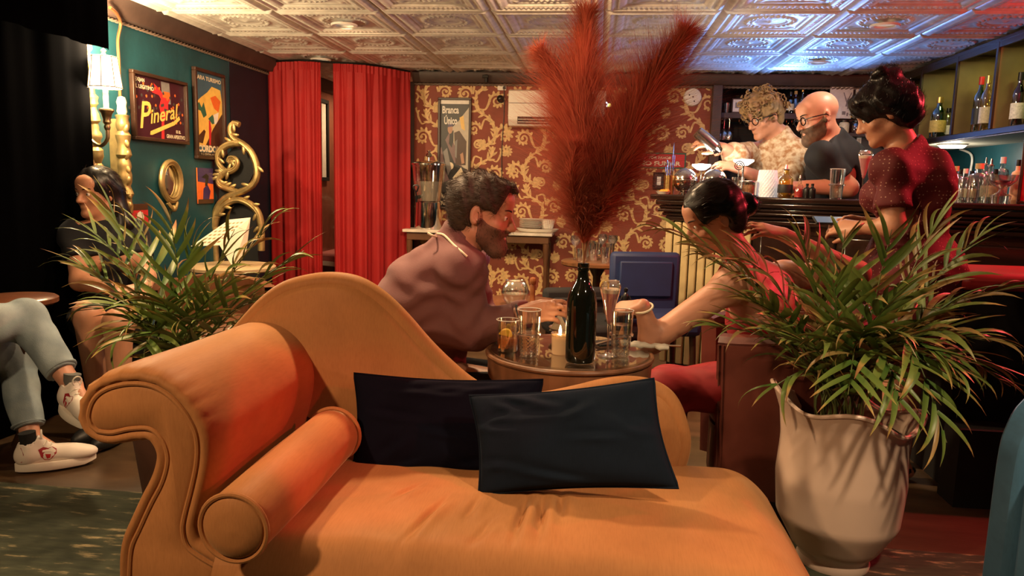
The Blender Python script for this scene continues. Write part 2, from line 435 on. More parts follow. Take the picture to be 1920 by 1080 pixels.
mb = MB()
for i in range(6):
    for j in range(-1, 4):
        motif(mb, WBX0+0.18+i*0.44, 0.22+j*0.62+(0.31 if i % 2 else 0), 1 if i % 2 else -1, 0.92)
v = np.concatenate(mb.v); keep = (v[:, 0] > WBX0+0.006) & (v[:, 0] < WBX1-0.004) & (v[:, 2] > 0.115) & (v[:, 2] < BZ-0.01)
v[:, 1] = Y1-0.0015-0.0006*(np.arange(len(v)) % 7)/7
m2 = MB(); m2.v = [v]; m2.n = len(v); m2.f = [f for f in mb.f if keep[list(f)].all()]
obj('wallpaper_print', m2, 'gold_print', wall_back, smooth=False, kind='stuff', recalc=False)
# ------------------------------------------------------------------ rug
def rug_mat():
    m = bpy.data.materials.new('worn_rug'); m.use_nodes = True; MATS['worn_rug'] = m
    nt = m.node_tree; N = nt.nodes; L = nt.links; b = N['Principled BSDF']; b.inputs['Roughness'].default_value = 0.95
    tc = N.new('ShaderNodeTexCoord'); mp = N.new('ShaderNodeMapping'); mp.inputs['Scale'].default_value = (7, 34, 1)
    L.new(tc.outputs['Object'], mp.inputs['Vector'])
    nz = N.new('ShaderNodeTexNoise'); nz.inputs['Scale'].default_value = 1.0; nz.inputs['Detail'].default_value = 5; nz.inputs['Roughness'].default_value = 0.6
    L.new(mp.outputs['Vector'], nz.inputs['Vector'])
    n2 = N.new('ShaderNodeTexNoise'); n2.inputs['Scale'].default_value = 3.2; n2.inputs['Detail'].default_value = 3
    L.new(tc.outputs['Object'], n2.inputs['Vector'])
    ad = N.new('ShaderNodeMath'); ad.operation = 'ADD'; L.new(nz.outputs['Fac'], ad.inputs[0])
    ml = N.new('ShaderNodeMath'); ml.operation = 'MULTIPLY'; ml.inputs[1].default_value = 0.35; L.new(n2.outputs['Fac'], ml.inputs[0]); L.new(ml.outputs[0], ad.inputs[1])
    rp = N.new('ShaderNodeValToRGB'); e = rp.color_ramp.elements
    e[0].position = 0.55; e[0].color = (0.028, 0.034, 0.018, 1); e[1].position = 0.86; e[1].color = (0.40, 0.31, 0.16, 1)
    x = rp.color_ramp.elements.new(0.74); x.color = (0.05, 0.055, 0.03, 1)
    L.new(ad.outputs[0], rp.inputs['Fac']); L.new(rp.outputs['Color'], b.inputs['Base Color'])
    return m
rug_mat()
t = thing('area_rug', 'worn dark green area rug with pale flecks under the chaise sofa', 'rug', (0, 1.1, 0))
mb = MB(); mb.b2((-2.35, -1.6, 0.001), (2.3, 1.30, 0.010)); obj('pile', mb, 'worn_rug', t, bevel=0.003)

# ------------------------------------------------------------------ chaise sofa
def velvet(name, col, hi, rough=0.55):
    """ribbed velvet with a thread direction"""
    m = bpy.data.materials.new(name); m.use_nodes = True; MATS[name] = m
    nt = m.node_tree; N = nt.nodes; L = nt.links; b = N['Principled BSDF']; b.inputs['Roughness'].default_value = rough
    b.inputs['Sheen Weight'].default_value = 0.35; b.inputs['Sheen Tint'].default_value = (*hi, 1); b.inputs['Sheen Roughness'].default_value = 0.35
    b.inputs['Specular IOR Level'].default_value = 0.08
    tc = N.new('ShaderNodeTexCoord'); mp = N.new('ShaderNodeMapping'); mp.inputs['Scale'].default_value = (330, 30, 60)
    L.new(tc.outputs['Object'], mp.inputs['Vector'])
    nz = N.new('ShaderNodeTexNoise'); nz.inputs['Scale'].default_value = 1.0; nz.inputs['Detail'].default_value = 2
    L.new(mp.outputs['Vector'], nz.inputs['Vector'])
    n2 = N.new('ShaderNodeTexNoise'); n2.inputs['Scale'].default_value = 5.0; n2.inputs['Detail'].default_value = 4
    L.new(tc.outputs['Object'], n2.inputs['Vector'])
    rp = N.new('ShaderNodeValToRGB'); rp.color_ramp.elements[0].position = 0.3; rp.color_ramp.elements[1].position = 0.7
    rp.color_ramp.elements[0].color = (*[c*0.82 for c in col], 1); rp.color_ramp.elements[1].color = (*[c*1.1 for c in col], 1)
    L.new(n2.outputs['Fac'], rp.inputs['Fac'])
    mx = N.new('ShaderNodeMixRGB'); mx.blend_type = 'MULTIPLY'; mx.inputs['Fac'].default_value = 0.18
    r2 = N.new('ShaderNodeValToRGB'); r2.color_ramp.elements[0].position = 0.3; r2.color_ramp.elements[1].position = 0.6
    r2.color_ramp.elements[0].color = (0.55, 0.5, 0.45, 1)
    L.new(nz.outputs['Fac'], r2.inputs['Fac']); L.new(rp.outputs['Color'], mx.inputs[1]); L.new(r2.outputs['Color'], mx.inputs[2])
    L.new(mx.outputs[0], b.inputs['Base Color'])
    bp = N.new('ShaderNodeBump'); bp.inputs['Strength'].default_value = 0.12; bp.inputs['Distance'].default_value = 0.002
    L.new(nz.outputs['Fac'], bp.inputs['Height']); L.new(bp.outputs['Normal'], b.inputs['Normal'])
    return m
velvet('camel_velvet', (0.44, 0.190, 0.070), (1.0, 0.7, 0.4))
velvet('navy_velvet', (0.009, 0.014, 0.024), (0.10, 0.17, 0.28), 0.95)
velvet('midnight_velvet', (0.004, 0.004, 0.010), (0.06, 0.04, 0.14), 0.95)
velvet('steel_velvet', (0.06, 0.15, 0.25), (0.3, 0.5, 0.8))

SEAT_Z = 0.43
YF, YB = 1.325, 1.88             # front of the arm, face of the backrest
sofa = thing('chaise_sofa', 'camel velvet chaise sofa with scrolled arm and humped backrest', 'sofa', (-0.25, 1.6, 0.0))
def zs(pts, k=2.4547): return [(a/k, 640+b/k) for a, b in pts]
# scrolled front panel outline, clockwise from the scroll tip along the upper/inner edge then back along the lower edge
upper = zs([(428, 385), (416, 335), (440, 265), (500, 218), (600, 195), (700, 205), (780, 250), (840, 312), (888, 390), (908, 460), (905, 560), (880, 680), (852, 790), (842, 860), (862, 940), (925, 992), (1010, 1040)])
lower = zs([(603, 1090), (612, 950), (650, 860), (700, 750), (752, 650), (777, 560), (772, 495), (742, 435), (690, 396), (600, 398), (520, 415), (455, 408)])
def xz(pts, D): return np.array([P(a, b, D)[[0, 2]] for a, b in pts])
U, Lw = xz(upper, YF), xz(lower, YF)
base_in = np.array([[U[-1][0]+0.01, 0.30], [U[-1][0]+0.01, 0.12]]); base_out = np.array([[Lw[0][0]-0.005, 0.12]])
poly = np.vstack([spline(U, 64), base_in, base_out, spline(Lw, 48)])
# arm body: the panel outline grown by 2 cm, lofted to the back
def grow(poly, d):
    n = len(poly); t = np.roll(poly, -1, 0)-np.roll(poly, 1, 0); t /= np.maximum(1e-9, np.linalg.norm(t, axis=1))[:, None]
    nn = np.stack([t[:, 1], -t[:, 0]], 1)
    a = 0.5*np.sum(poly[:, 0]*np.roll(poly[:, 1], -1)-np.roll(poly[:, 0], -1)*poly[:, 1])
    if a < 0: nn = -nn
    g = poly+nn*d
    for _ in range(2 if abs(d) > 0.001 else 0): g = 0.5*g+0.25*(np.roll(g, 1, 0)+np.roll(g, -1, 0))
    return g
def loft(mb, rings, cap=True):
    n = len(rings[0]); v = np.concatenate(rings); f = []
    for i in range(len(rings)-1):
        for k in range(n): l = (k+1) % n; f.append((i*n+k, i*n+l, (i+1)*n+l, (i+1)*n+k))
    if cap: f.append(tuple(range(n))[::-1]); f.append(tuple((len(rings)-1)*n+k for k in range(n)))
    return mb.add(v, f)
def ring3(p2, y): return np.stack([p2[:, 0], np.full(len(p2), y), p2[:, 1]], 1)
mb = MB(); rings = []
# pleats gather round the scroll near the front
idx = np.arange(len(poly)); pleat = np.cos(idx*PI/1.5)*np.clip((poly[:, 1]-0.64)/0.04, 0, 1)
for (y, d, pl) in ((YF+0.012, -0.006, 0), (YF+0.001, 0.004, 0.0), (YF-0.008, 0.012, 0.0012), (YF-0.008, 0.020, 0.0022), (YF+0.002, 0.027, 0.0028), (YF+0.022, 0.032, 0.0018), (YF+0.06, 0.034, 0.0006), (YF+0.12, 0.033, 0), (YF+0.3, 0.028, 0), (YB+0.02, 0.024, 0), (YB+0.10, 0.020, 0)):
    g = grow(poly, d)
    if pl:
        out = grow(poly, d+pl)-g; g = g+out*pleat[:, None]
    rings.append(ring3(g, y))
loft(mb, rings); obj('arm', mb, 'camel_velvet', sofa, world=True, ang=60)
mb = MB(); p1 = grow(poly, -0.003); p2 = grow(poly, -0.010); loft(mb, [ring3(p1, YF+0.01), ring3(p1, YF-0.003), ring3(p2, YF-0.008)])
obj('arm_front_panel', mb, 'camel_velvet', sofa, world=True)
mb = MB(); pp = grow(poly, 0.001); mb.tube(ring3(pp, YF-0.003), 0.0052, 8, closed=True); obj('piping', mb, 'camel_velvet', sofa, world=True)

# backrest: silhouette traced at its own depth
sil = [(430, 640), (465, 600), (500, 563), (540, 535), (590, 521), (635, 518), (680, 527), (722, 553), (762, 592), (802, 638), (842, 678), (890, 717), (950, 745), (1020, 740), (1080, 728), (1130, 716), (1180, 711), (1225, 719), (1258, 743), (1278, 788), (1284, 832), (1270, 880), (1240, 915)]
S = spline(xz(sil, YB+0.06), 120)
bot = np.array([[S[-1][0]-0.03, 0.30], [S[0][0]+0.02, 0.30]])
bp = np.vstack([S, bot])
mb = MB(); loft(mb, [ring3(grow(bp, -0.035), YB-0.006), ring3(grow(bp, -0.022), YB+0.004), ring3(bp, YB+0.03), ring3(bp, YB+0.09), ring3(grow(bp, -0.02), YB+0.105)])
obj('backrest', mb, 'camel_velvet', sofa, world=True)
mb = MB(); q = S.copy(); nn = np.gradient(q, axis=0); nn /= np.linalg.norm(nn, axis=1)[:, None]; q = q+np.stack([nn[:, 1], -nn[:, 0]], 1)*0.016
c3 = np.stack([q[:, 0], np.full(len(q), YB+0.042), q[:, 1]], 1)
mb.tube(c3, 0.030, 12); obj('backrest_roll', mb, 'camel_velvet', sofa, world=True)
q2 = S+np.stack([nn[:, 1], -nn[:, 0]], 1)*0.043; mb = MB(); mb.tube(np.stack([q2[:, 0], np.full(len(q2), YB+0.006), q2[:, 1]], 1), 0.006, 6); obj('piping', mb, 'camel_velvet', sofa, world=True)

# seat: crowned cushion with creases, rounded right end
SX0, SX1, SY0, SY1 = U[-1][0]-0.005, 0.475, 1.31, YB+0.03
creases = []
for (x, y, L, ang, dep) in ((800, 975, 0.16, 0.25, 0.010), (885, 960, 0.09, 0.15, 0.006), (975, 975, 0.15, 0.05, 0.012), (1013, 975, 0.14, -0.02, 0.011), (1052, 955, 0.10, -0.05, 0.008), (905, 1000, 0.10, 0.3, 0.004), (760, 930, 0.10, 0.5, 0.005)):
    p = PZ(x, y, SEAT_Z+0.01); creases.append((p[0], p[1], L, ang, dep))
def seat_h(x, y):
    u = (x-SX0)/(SX1-SX0); v = (y-SY0)/(SY1-SY0)
    h = SEAT_Z+0.022*(1-(2*u-1)**4)*(1-(2*v-1)**4)
    for (cx, cy, L, an, dep) in creases:
        dx, dy = x-cx, y-cy; s = dx*math.cos(an)+dy*math.sin(an)*-1; tt = dx*math.sin(an)+dy*math.cos(an)
        fall = np.exp(-(tt/(L*0.5))**2)
        dep = dep*1.5; h = h-dep*fall*np.exp(-(s/0.0085)**2)+dep*0.55*fall*np.exp(-((s-0.022)/0.013)**2)
    h = h+0.0022*np.sin(x*37+y*9)*np.sin(y*23)
    e = max(0.0, (x-(SX1-0.14))/0.14); h -= 0.075*e**2.4
    ef = max(0.0, ((SY0+0.07)-y)/0.07); h -= 0.045*ef**2.2
    return h
mb = MB(); nx, ny = 340, 90
mb.grid(lambda u, v: (SX0+(SX1-SX0)*u, SY0+(SY1-SY0)*v, seat_h(SX0+(SX1-SX0)*u, SY0+(SY1-SY0)*v)), nx, ny)
def wall_pts(path):      # skirt from the seat edge down
    rows = []
    for (x, y) in path:
        h = seat_h(x, y); rows.append([(x, y, h), (x+0.012*(x > SX1-0.01), y-0.012*(y < SY0+0.01), h-0.02), (x+0.016*(x > SX1-0.01), y-0.016*(y < SY0+0.01), h-0.05), (x+0.004*(x > SX1-0.01), y-0.006*(y < SY0+0.01), 0.30)])
    return rows
path = [(SX0+(SX1-SX0)*i/169, SY0) for i in range(170)]+[(SX1, SY0+(SY1-SY0)*i/69) for i in range(1, 70)]
r = wall_pts(path); n = len(r); v = np.array(r).reshape(-1, 3); mb.add(v, [(i*4+k, (i+1)*4+k, (i+1)*4+k+1, i*4+k+1) for i in range(n-1) for k in range(3)])
obj('seat', mb, 'camel_velvet', sofa, world=True, ang=70)
mb = MB(); mb.b2((Lw[0][0]+0.01, 1.37, 0.11), (SX1-0.01, SY1+0.06, 0.31)); obj('base_rail', mb, 'camel_velvet', sofa, world=True, bevel=0.012)
mat('dark_wood', (0.035, 0.016, 0.008), 0.35, noise=0.4, nscale=6, stretch=(1, 1, 8))
for (x, y) in ((Lw[0][0]+0.06, 1.42), (Lw[0][0]+0.06, 1.9), (SX1-0.07, 1.42), (SX1-0.07, 1.9)):
    mb = MB(); mb.lathe([(0.016, 0.0), (0.022, 0.02), (0.018, 0.05), (0.030, 0.09), (0.032, 0.112)], (x, y, 0.010), 14); obj('leg', mb, 'dark_wood', sofa, world=True)

# ------------------------------------------------------------------ bolster
BR = 0.0655; BA = PZ(436, 992, SEAT_Z+BR+0.004); BB = PZ(628, 812, SEAT_Z+BR+0.018)
bl = thing('bolster_cushion', 'camel velvet cylindrical bolster resting against the scrolled arm', 'cushion', (*((BA+BB)/2)[:2], SEAT_Z))
ax = unit(BB-BA); Lb = np.linalg.norm(BB-BA); Rb = basis(ax); Rm = np.stack([Rb[:, 0], Rb[:, 2]*-1, ax], 1)
mb = MB(); mb.lathe([(0, -0.012), (0.03, -0.010), (0.056, -0.003), (BR-0.002, 0.006), (BR+0.002, 0.03), (BR+0.005, Lb*0.5), (BR+0.002, Lb-0.03), (BR-0.004, Lb), (0, Lb+0.01)], BA, 40, Rm); obj('bolster_body', mb, 'camel_velvet', bl, world=True, ang=75)
for s_ in (0.004, Lb-0.004):
    a = np.linspace(0, 2*PI, 49)[:-1]; c = BA+ax*s_; mb = MB()
    mb.tube(c+(BR+0.001)*(np.cos(a)[:, None]*Rb[:, 0]+np.sin(a)[:, None]*Rb[:, 2]), 0.0055, 8, closed=True); obj('piping', mb, 'camel_velvet', bl, world=True)

# ------------------------------------------------------------------ scatter cushions
def pillow(name, label, corners, D, lean, mname, thick, seed):
    """corners: pixel TL, TR, BR, BL of the cushion face, on a plane leaning back from the seat"""
    TL, TR, BR_, BL = [np.array(P(x, y, D+(lean if i < 2 else 0))) for i, (x, y) in enumerate(corners)]
    nrm = unit(np.cross(TR-TL, TL-BL)); nrm = nrm if nrm[1] < 0 else -nrm
    c0 = (TL+TR+BR_+BL)/4; low = min(BL[2], BR_[2])
    t = thing(name, label, 'cushion', (c0[0], c0[1], low)); rg = random.Random(seed)
    cr = [(rg.random(), rg.random(), rg.uniform(-1, 1), rg.uniform(0.05, 0.2)) for _ in range(14)]
    def pt(u, v, side):
        b = (1-u)*(1-v)*BL+u*(1-v)*BR_+u*v*TR+(1-u)*v*TL
        pin = 0.055*(math.sin(PI*u)*(abs(2*v-1)**3)*(1 if v < .5 else -1)); pu = 0.05*(math.sin(PI*v)*(abs(2*u-1)**3)*(1 if u < .5 else -1))
        b = b+(TL-BL)*pin*0.8+(BR_-BL)*pu*0.6
        th = thick*((max(0, 1-(2*u-1)**2))*(max(0, 1-(2*v-1)**2)))**0.42
        wr = 0.0
        if side > 0:
            for (a, c, an, L) in cr:
                x, y = u-a, v-c; s = x*math.cos(an)+y*math.sin(an); q = -x*math.sin(an)+y*math.cos(an)
                wr += 0.006*math.exp(-(s/L)**2-(q/0.035)**2)-0.006*math.exp(-(s/L)**2-((q-0.06)/0.04)**2)
            wr += 0.008*(mnoise.noise(Vector((u*4, v*3, seed))))
            ed = min(1, 9*min(u, 1-u, v, 1-v)); wr *= ed
        return b+nrm*(side*th+wr)
    mb = MB(); mb.grid(lambda u, v: pt(u, v, 1), 70, 44); mb.grid(lambda u, v: pt(u, v, -1), 30, 20); obj('cover', mb, mname, t, world=True, ang=80, recalc=True)
    path = [pt(k/20, 0, 0) for k in range(20)]+[pt(1, k/20, 0) for k in range(20)]+[pt(1-k/20, 1, 0) for k in range(20)]+[pt(0, 1-k/20, 0) for k in range(20)]
    mb = MB(); mb.tube(np.array(path), 0.0035, 6, closed=True); obj('seam', mb, mname, t, world=True)
pillow('scatter_cushion', 'black velvet rectangular cushion leaning behind the blue one', [(664, 700), (1018, 712), (1010, 895), (660, 888)], 1.74, 0.10, 'midnight_velvet', 0.045, 3)
pillow('scatter_cushion', 'dark slate-blue velvet cushion in front on the chaise seat', [(880, 742), (1226, 710), (1272, 915), (898, 928)], 1.60, 0.10, 'navy_velvet', 0.05, 8)
# ------------------------------------------------------------------ bistro table and what stands on it
TZ = 0.64
_f = PZ(1068, 692, TZ); TR_ = 0.262; TC = np.array([PZ(1068, 652, TZ)[0], _f[1]+TR_])
mat('table_wood', (0.17, 0.075, 0.03), 0.3, noise=0.45, nscale=5, stretch=(1.5, 9, 1))
mat('brass', (0.55, 0.36, 0.13), 0.28, 1.0)
mat('gilt', (0.52, 0.37, 0.15), 0.42, 0.75, noise=0.35, nscale=20)
mat('apron_wood', (0.22, 0.10, 0.05), 0.4, noise=0.3, nscale=6, stretch=(4, 4, 1))
mat('pale_wood', (0.50, 0.36, 0.20), 0.45, noise=0.25, nscale=6)
glass('clear_glass', (0.96, 0.96, 0.95), 0.03, 0.16)
glass('cut_glass', (0.90, 0.90, 0.88), 0.10, 0.30)
mat('rim_glass', (0.85, 0.82, 0.76), 0.12, alpha=0.55); glass('table_glass', (0.95, 0.97, 0.96), 0.01, 0.10)
t = thing('bistro_table', 'small round wooden bistro table with glass top behind the chaise', 'table', (TC[0], TC[1], 0.0))
mb = MB(); mb.lathe([(0, 0.600), (TR_-0.012, 0.600), (TR_-0.006, 0.606), (TR_-0.006, 0.630), (0, 0.630)], seg=64); obj('table_top', mb, 'table_wood', t)
mb = MB(); mb.lathe([(TR_-0.02, 0.552), (TR_-0.008, 0.552), (TR_-0.004, 0.56), (TR_-0.002, 0.615), (TR_-0.012, 0.619), (TR_-0.02, 0.60)], seg=64); obj('apron', mb, 'apron_wood', t)
mb = MB(); a = np.linspace(0, 2*PI, 65)[:-1]; mb.tube(np.stack([np.cos(a)*(TR_-0.002), np.sin(a)*(TR_-0.002), np.full(64, 0.627)], 1), 0.0075, 8, closed=True); obj('edge_band', mb, 'apron_wood', t)
mb = MB(); mb.lathe([(0, 0.6305), (TR_-0.012, 0.6305), (TR_-0.012, 0.6385), (0, 0.6385)], seg=64); obj('glass_top', mb, 'table_glass', t)
for k in range(4):
    an = k*PI/2+0.5; mb = MB()
    mb.tube(spline([(0.21*math.cos(an), 0.21*math.sin(an), 0.56), (0.19*math.cos(an), 0.19*math.sin(an), 0.3), (0.22*math.cos(an), 0.22*math.sin(an), 0.01)], 10), 0.017, 8); obj('leg', mb, 'pale_wood', t)
ZT = 0.6405
def on_table(px, py): p = PZ(px, py, ZT); return np.array([p[0], p[1], ZT])
def shell(mb, prof, th=0.0016, seg=28):   # thin wall: outer profile up, inner back down
    p = np.asarray(prof, float); inner = p.copy(); inner[:, 0] = np.maximum(0, inner[:, 0]-th)
    mb.lathe(np.vstack([p, inner[::-1]])[:], seg=seg)
mat('water', (0.9, 0.95, 1.0), 0.02, trans=1.0, ior=1.33)
glass('liquid_clear', (0.93, 0.95, 0.93), 0.02, 0.06)
def highball(loc, label, fill=0.0, sc=1.0, group=None):
    t = thing('highball_glass', label, 'glass', loc, group=group); t.scale = (sc, sc, sc)
    mb = MB(); shell(mb, [(0.0315, 0.068), (0.033, 0.10), (0.0345, 0.142)]); obj('upper_bowl', mb, 'clear_glass', t)
    mb = MB(); a = np.linspace(0, 2*PI, 33)[:-1]; mb.tube(np.stack([0.0345*np.cos(a), 0.0345*np.sin(a), np.full(32, 0.142)], 1), 0.0014, 6, closed=True); obj('rim', mb, 'rim_glass', t)
    mb = MB(); mb.lathe([(0.029, 0.062), (0.0365, 0.064), (0.0375, 0.068), (0.0355, 0.0715), (0.031, 0.071)], seg=32); obj('collar', mb, 'cut_glass', t)
    mb = MB(); n = 36
    def pt(u, v):
        k = 0.5*(1+math.cos((u*18+v*5)*2*PI))*0.5+0.5*(1+math.cos((u*18-v*5)*2*PI))*0.5
        r = 0.0265+0.0035*v+0.0016*k; a = u*2*PI; return (r*math.cos(a), r*math.sin(a), 0.008+0.056*v)
    mb.grid(pt, 72, 24, cu=True); mb.lathe([(0, 0), (0.0255, 0), (0.0275, 0.004), (0.0275, 0.010), (0, 0.012)], seg=32); obj('cut_base', mb, 'cut_glass', t)
    if fill:
        mb = MB(); mb.lathe([(0, 0.014), (0.0255, 0.014), (0.0295, 0.062), (0.0305, 0.07), (0.0312, fill), (0, fill)], seg=28); obj('water', mb, 'liquid_clear', t)
    return t
hb = highball(on_table(991, 667), 'empty cut-glass highball at the left front of the bistro table', 0.0)
highball(on_table(1163, 667), 'cut-glass highball of water beside the pink drink on the bistro table', 0.098)
# old fashioned
L0 = on_table(951, 657); t = thing('rocks_glass', 'rocks glass of amber cocktail with lemon wedge on the bistro table', 'glass', L0)
mb = MB(); shell(mb, [(0.031, 0.003), (0.034, 0.05), (0.0355, 0.098)]); mb.lathe([(0, 0), (0.031, 0), (0.032, 0.012), (0, 0.013)], seg=28); obj('bowl', mb, 'clear_glass', t)
mb = MB(); a = np.linspace(0, 2*PI, 33)[:-1]; mb.tube(np.stack([0.0352*np.cos(a), 0.0352*np.sin(a), np.full(32, 0.098)], 1), 0.0014, 6, closed=True); obj('rim', mb, 'rim_glass', t)
glass('amber_drink', (0.95, 0.42, 0.10), 0.05, 0.05); mat('amber_liquid', (0.62, 0.19, 0.03), 0.15, trans=0.65, ior=1.33)
mb = MB(); mb.lathe([(0, 0.014), (0.0300, 0.014), (0.0322, 0.042), (0, 0.042)], seg=28); obj('cocktail', mb, 'amber_liquid', t)
glass('ice', (0.95, 0.85, 0.75), 0.1, 0.3)
for k, (dx, dy, dz, an) in enumerate(((0.010, 0.008, 0.046, 0.4), (0.012, -0.010, 0.030, 0.9), (-0.008, 0.010, 0.026, 0.1))):
    mb = MB(); mb.box((dx, dy, dz), (0.021, 0.021, 0.020), rotz(an) @ rotx(0.3)); obj('ice_cube', mb, 'ice', t, bevel=0.003)
mat('lemon', (0.85, 0.55, 0.06), 0.45, bump=0.3, bscale=300); mat('lemon_flesh', (0.85, 0.62, 0.2), 0.5); mat('orange_peel', (0.85, 0.28, 0.03), 0.45)
mb = MB(); a = np.linspace(0.1*PI, 1.05*PI, 14); pr = [(0.026*math.cos(x)*0.8, 0.026*math.sin(x)) for x in a]
mb.prism(pr, 0.014, 'y', -0.02); v = np.concatenate(mb.v) @ roty(0.5).T+np.array([-0.006, -0.006, 0.048]); m2 = MB(); m2.add(v, mb.f); obj('lemon_wedge', m2, 'lemon', t, bevel=0.003)
mb = MB(); mb.box((-0.012, -0.020, 0.022), (0.020, 0.006, 0.030), roty(0.3)); obj('orange_twist', mb, 'orange_peel', t, bevel=0.002)
# candle
t = thing('tealight_candle', 'lit candle in frosted glass beside the dark bottle', 'candle', on_table(1049, 663))
mat('frosted', (0.70, 0.48, 0.26), 0.35, trans=0.35, emit=(1.0, 0.5, 0.18), estr=0.10); mat('wax', (0.85, 0.66, 0.42), 0.4)
mb = MB(); shell(mb, [(0.0, 0.0), (0.022, 0.0), (0.0245, 0.004), (0.026, 0.055), (0.0268, 0.060)]); obj('glass_cup', mb, 'frosted', t)
mb = MB(); mb.lathe([(0.0235, 0.054), (0.0285, 0.056), (0.0285, 0.066), (0.0272, 0.0665), (0.0235, 0.062)], seg=28); obj('rim', mb, 'cut_glass', t)
mb = MB(); mb.lathe([(0, 0.006), (0.0225, 0.006), (0.024, 0.050), (0, 0.048)], seg=20); obj('wax', mb, 'wax', t)
mb = MB(); mb.cyl((0, 0, 0.048), (0, 0, 0.062), 0.0010); obj('wick', mb, 'black_paint', t)
mat('flame', (1, 0.8, 0.4), 0.5, emit=(1.0, 0.72, 0.32), estr=40)
mb = MB(); mb.lathe([(0, 0.060), (0.0035, 0.064), (0.0048, 0.070), (0.003, 0.080), (0.0, 0.090)], seg=12); obj('flame', mb, 'flame', t)
p = on_table(1049, 663); lamp('candle_light', 'POINT', (p[0], p[1], p[2]+0.095), 0.35, (1, 0.55, 0.2), 0.01)
# magnum bottle used as a vase
VB = on_table(1087, 679); t = thing('bottle_vase', 'black wine bottle used as a vase on the bistro table', 'bottle', VB)
mat('black_bottle', (0.006, 0.007, 0.004), 0.06, spec=0.6, coat=0.5)
BH = 0.293
mb = MB(); mb.lathe([(0, 0.004), (0.030, 0.001), (0.040, 0.004), (0.0435, 0.012), (0.0440, 0.05), (0.0440, 0.150), (0.0435, 0.178), (0.040, 0.200), (0.033, 0.219), (0.0235, 0.236), (0.0175, 0.250), (0.0150, 0.264), (0.0145, 0.276), (0.0120, 0.293), (0.0095, 0.291), (0.0095, 0.24), (0.0, 0.235)], seg=40); obj('bottle_body', mb, 'black_bottle', t)
mb = MB(); mb.lathe([(0.0125, 0.270), (0.0172, 0.271), (0.0175, 0.277), (0.0160, 0.281), (0.0172, 0.283), (0.0165, 0.293), (0.0105, 0.2945)], seg=28); obj('lip', mb, 'black_bottle', t)
# flute with a pink drink
t = thing('champagne_flute', 'tall flute of pale pink foamy cocktail with lemon twist on the bistro table', 'glass', on_table(1139, 667))
mat('pink_drink', (0.85, 0.36, 0.38), 0.3, trans=0.3); mat('foam', (0.85, 0.70, 0.55), 0.7)
def flute(t, sc=1.0):
    k = sc
    mb = MB(); mb.lathe([(0, 0), (0.030*k, 0.001*k), (0.030*k, 0.0022*k), (0.012*k, 0.005*k), (0.004*k, 0.012*k), (0.0035*k, 0.06*k), (0.0045*k, 0.098*k), (0.004*k, 0.098*k), (0, 0.09*k)], seg=28); obj('foot_and_stem', mb, 'cut_glass', t)
    mb = MB(); shell(mb, [(0.0045*k, 0.098*k), (0.011*k, 0.122*k), (0.022*k, 0.170*k), (0.0315*k, 0.205*k), (0.033*k, 0.214*k), (0.031*k, 0.222*k), (0.0255*k, 0.2315*k)]); obj('bowl', mb, 'clear_glass', t)
    mb = MB(); a = np.linspace(0, 2*PI, 33)[:-1]; mb.tube(np.stack([0.0255*k*np.cos(a), 0.0255*k*np.sin(a), np.full(32, 0.2315*k)], 1), 0.001, 6, closed=True); obj('rim', mb, 'cut_glass', t)
    mb = MB(); mb.lathe([(0, 0.101*k), (0.0035*k, 0.101*k), (0.0100*k, 0.123*k), (0.0208*k, 0.170*k), (0.0275*k, 0.195*k), (0, 0.195*k)], seg=24); obj('cocktail', mb, 'pink_drink', t)
    mb = MB(); mb.lathe([(0, 0.195*k), (0.0277*k, 0.195*k), (0.0302*k, 0.206*k), (0.026*k, 0.209*k), (0, 0.207*k)], seg=24); obj('foam', mb, 'foam', t)
flute(t)
mb = MB(); mb.tube(spline([(-0.020, 0.0, 0.200), (-0.030, -0.006, 0.214), (-0.026, -0.012, 0.230), (-0.012, -0.012, 0.232), (-0.006, -0.008, 0.220), (-0.008, 0.0, 0.206)], 24), 0.0035, 6, flat=0.4); obj('lemon_twist', mb, 'lemon_flesh', t)
# bowl with folded paper and bread
c = on_table(1072, 632); t = thing('snack_bowl', 'shallow brown wooden bowl behind the bottle on the bistro table', 'bowl', c)
mat('bowl_wood', (0.16, 0.07, 0.03), 0.4); mat('paper', (0.80, 0.72, 0.55), 0.7, noise=0.15, nscale=60); mat('bread', (0.62, 0.36, 0.14), 0.8, noise=0.35, nscale=40, bump=0.6, bscale=120)
mb = MB(); mb.lathe([(0, 0.002), (0.040, 0.0), (0.044, 0.004), (0.075, 0.026), (0.080, 0.034), (0.077, 0.034), (0.070, 0.027), (0.040, 0.010), (0, 0.009)], seg=36); obj('bowl_body', mb, 'bowl_wood', t)
mb = MB(); p0 = np.array([-0.078, -0.015, 0.022]); mb.add([p0, p0+(0.068, 0.0, -0.002), p0+(0.034, 0.012, 0.062), p0+(0.052, 0.020, 0.0), p0+(0.003, 0.026, 0.004)], [(0, 1, 2), (1, 3, 2), (3, 4, 2), (4, 0, 2)])
obj('napkin_cone', mb, 'paper', t, smooth=False)
for (dx, dy, dz, an) in ((0.042, 0.0, 0.034, 0.4), (0.058, 0.01, 0.040, -0.5), (0.022, 0.012, 0.030, 1.0), (0.05, -0.018, 0.032, 0.0)):
    mb = MB(); mb.ell((dx, dy, dz), (0.022, 0.015, 0.009), rotz(an) @ rotx(0.6), 12, 8); obj('bread_piece', mb, 'bread', t)
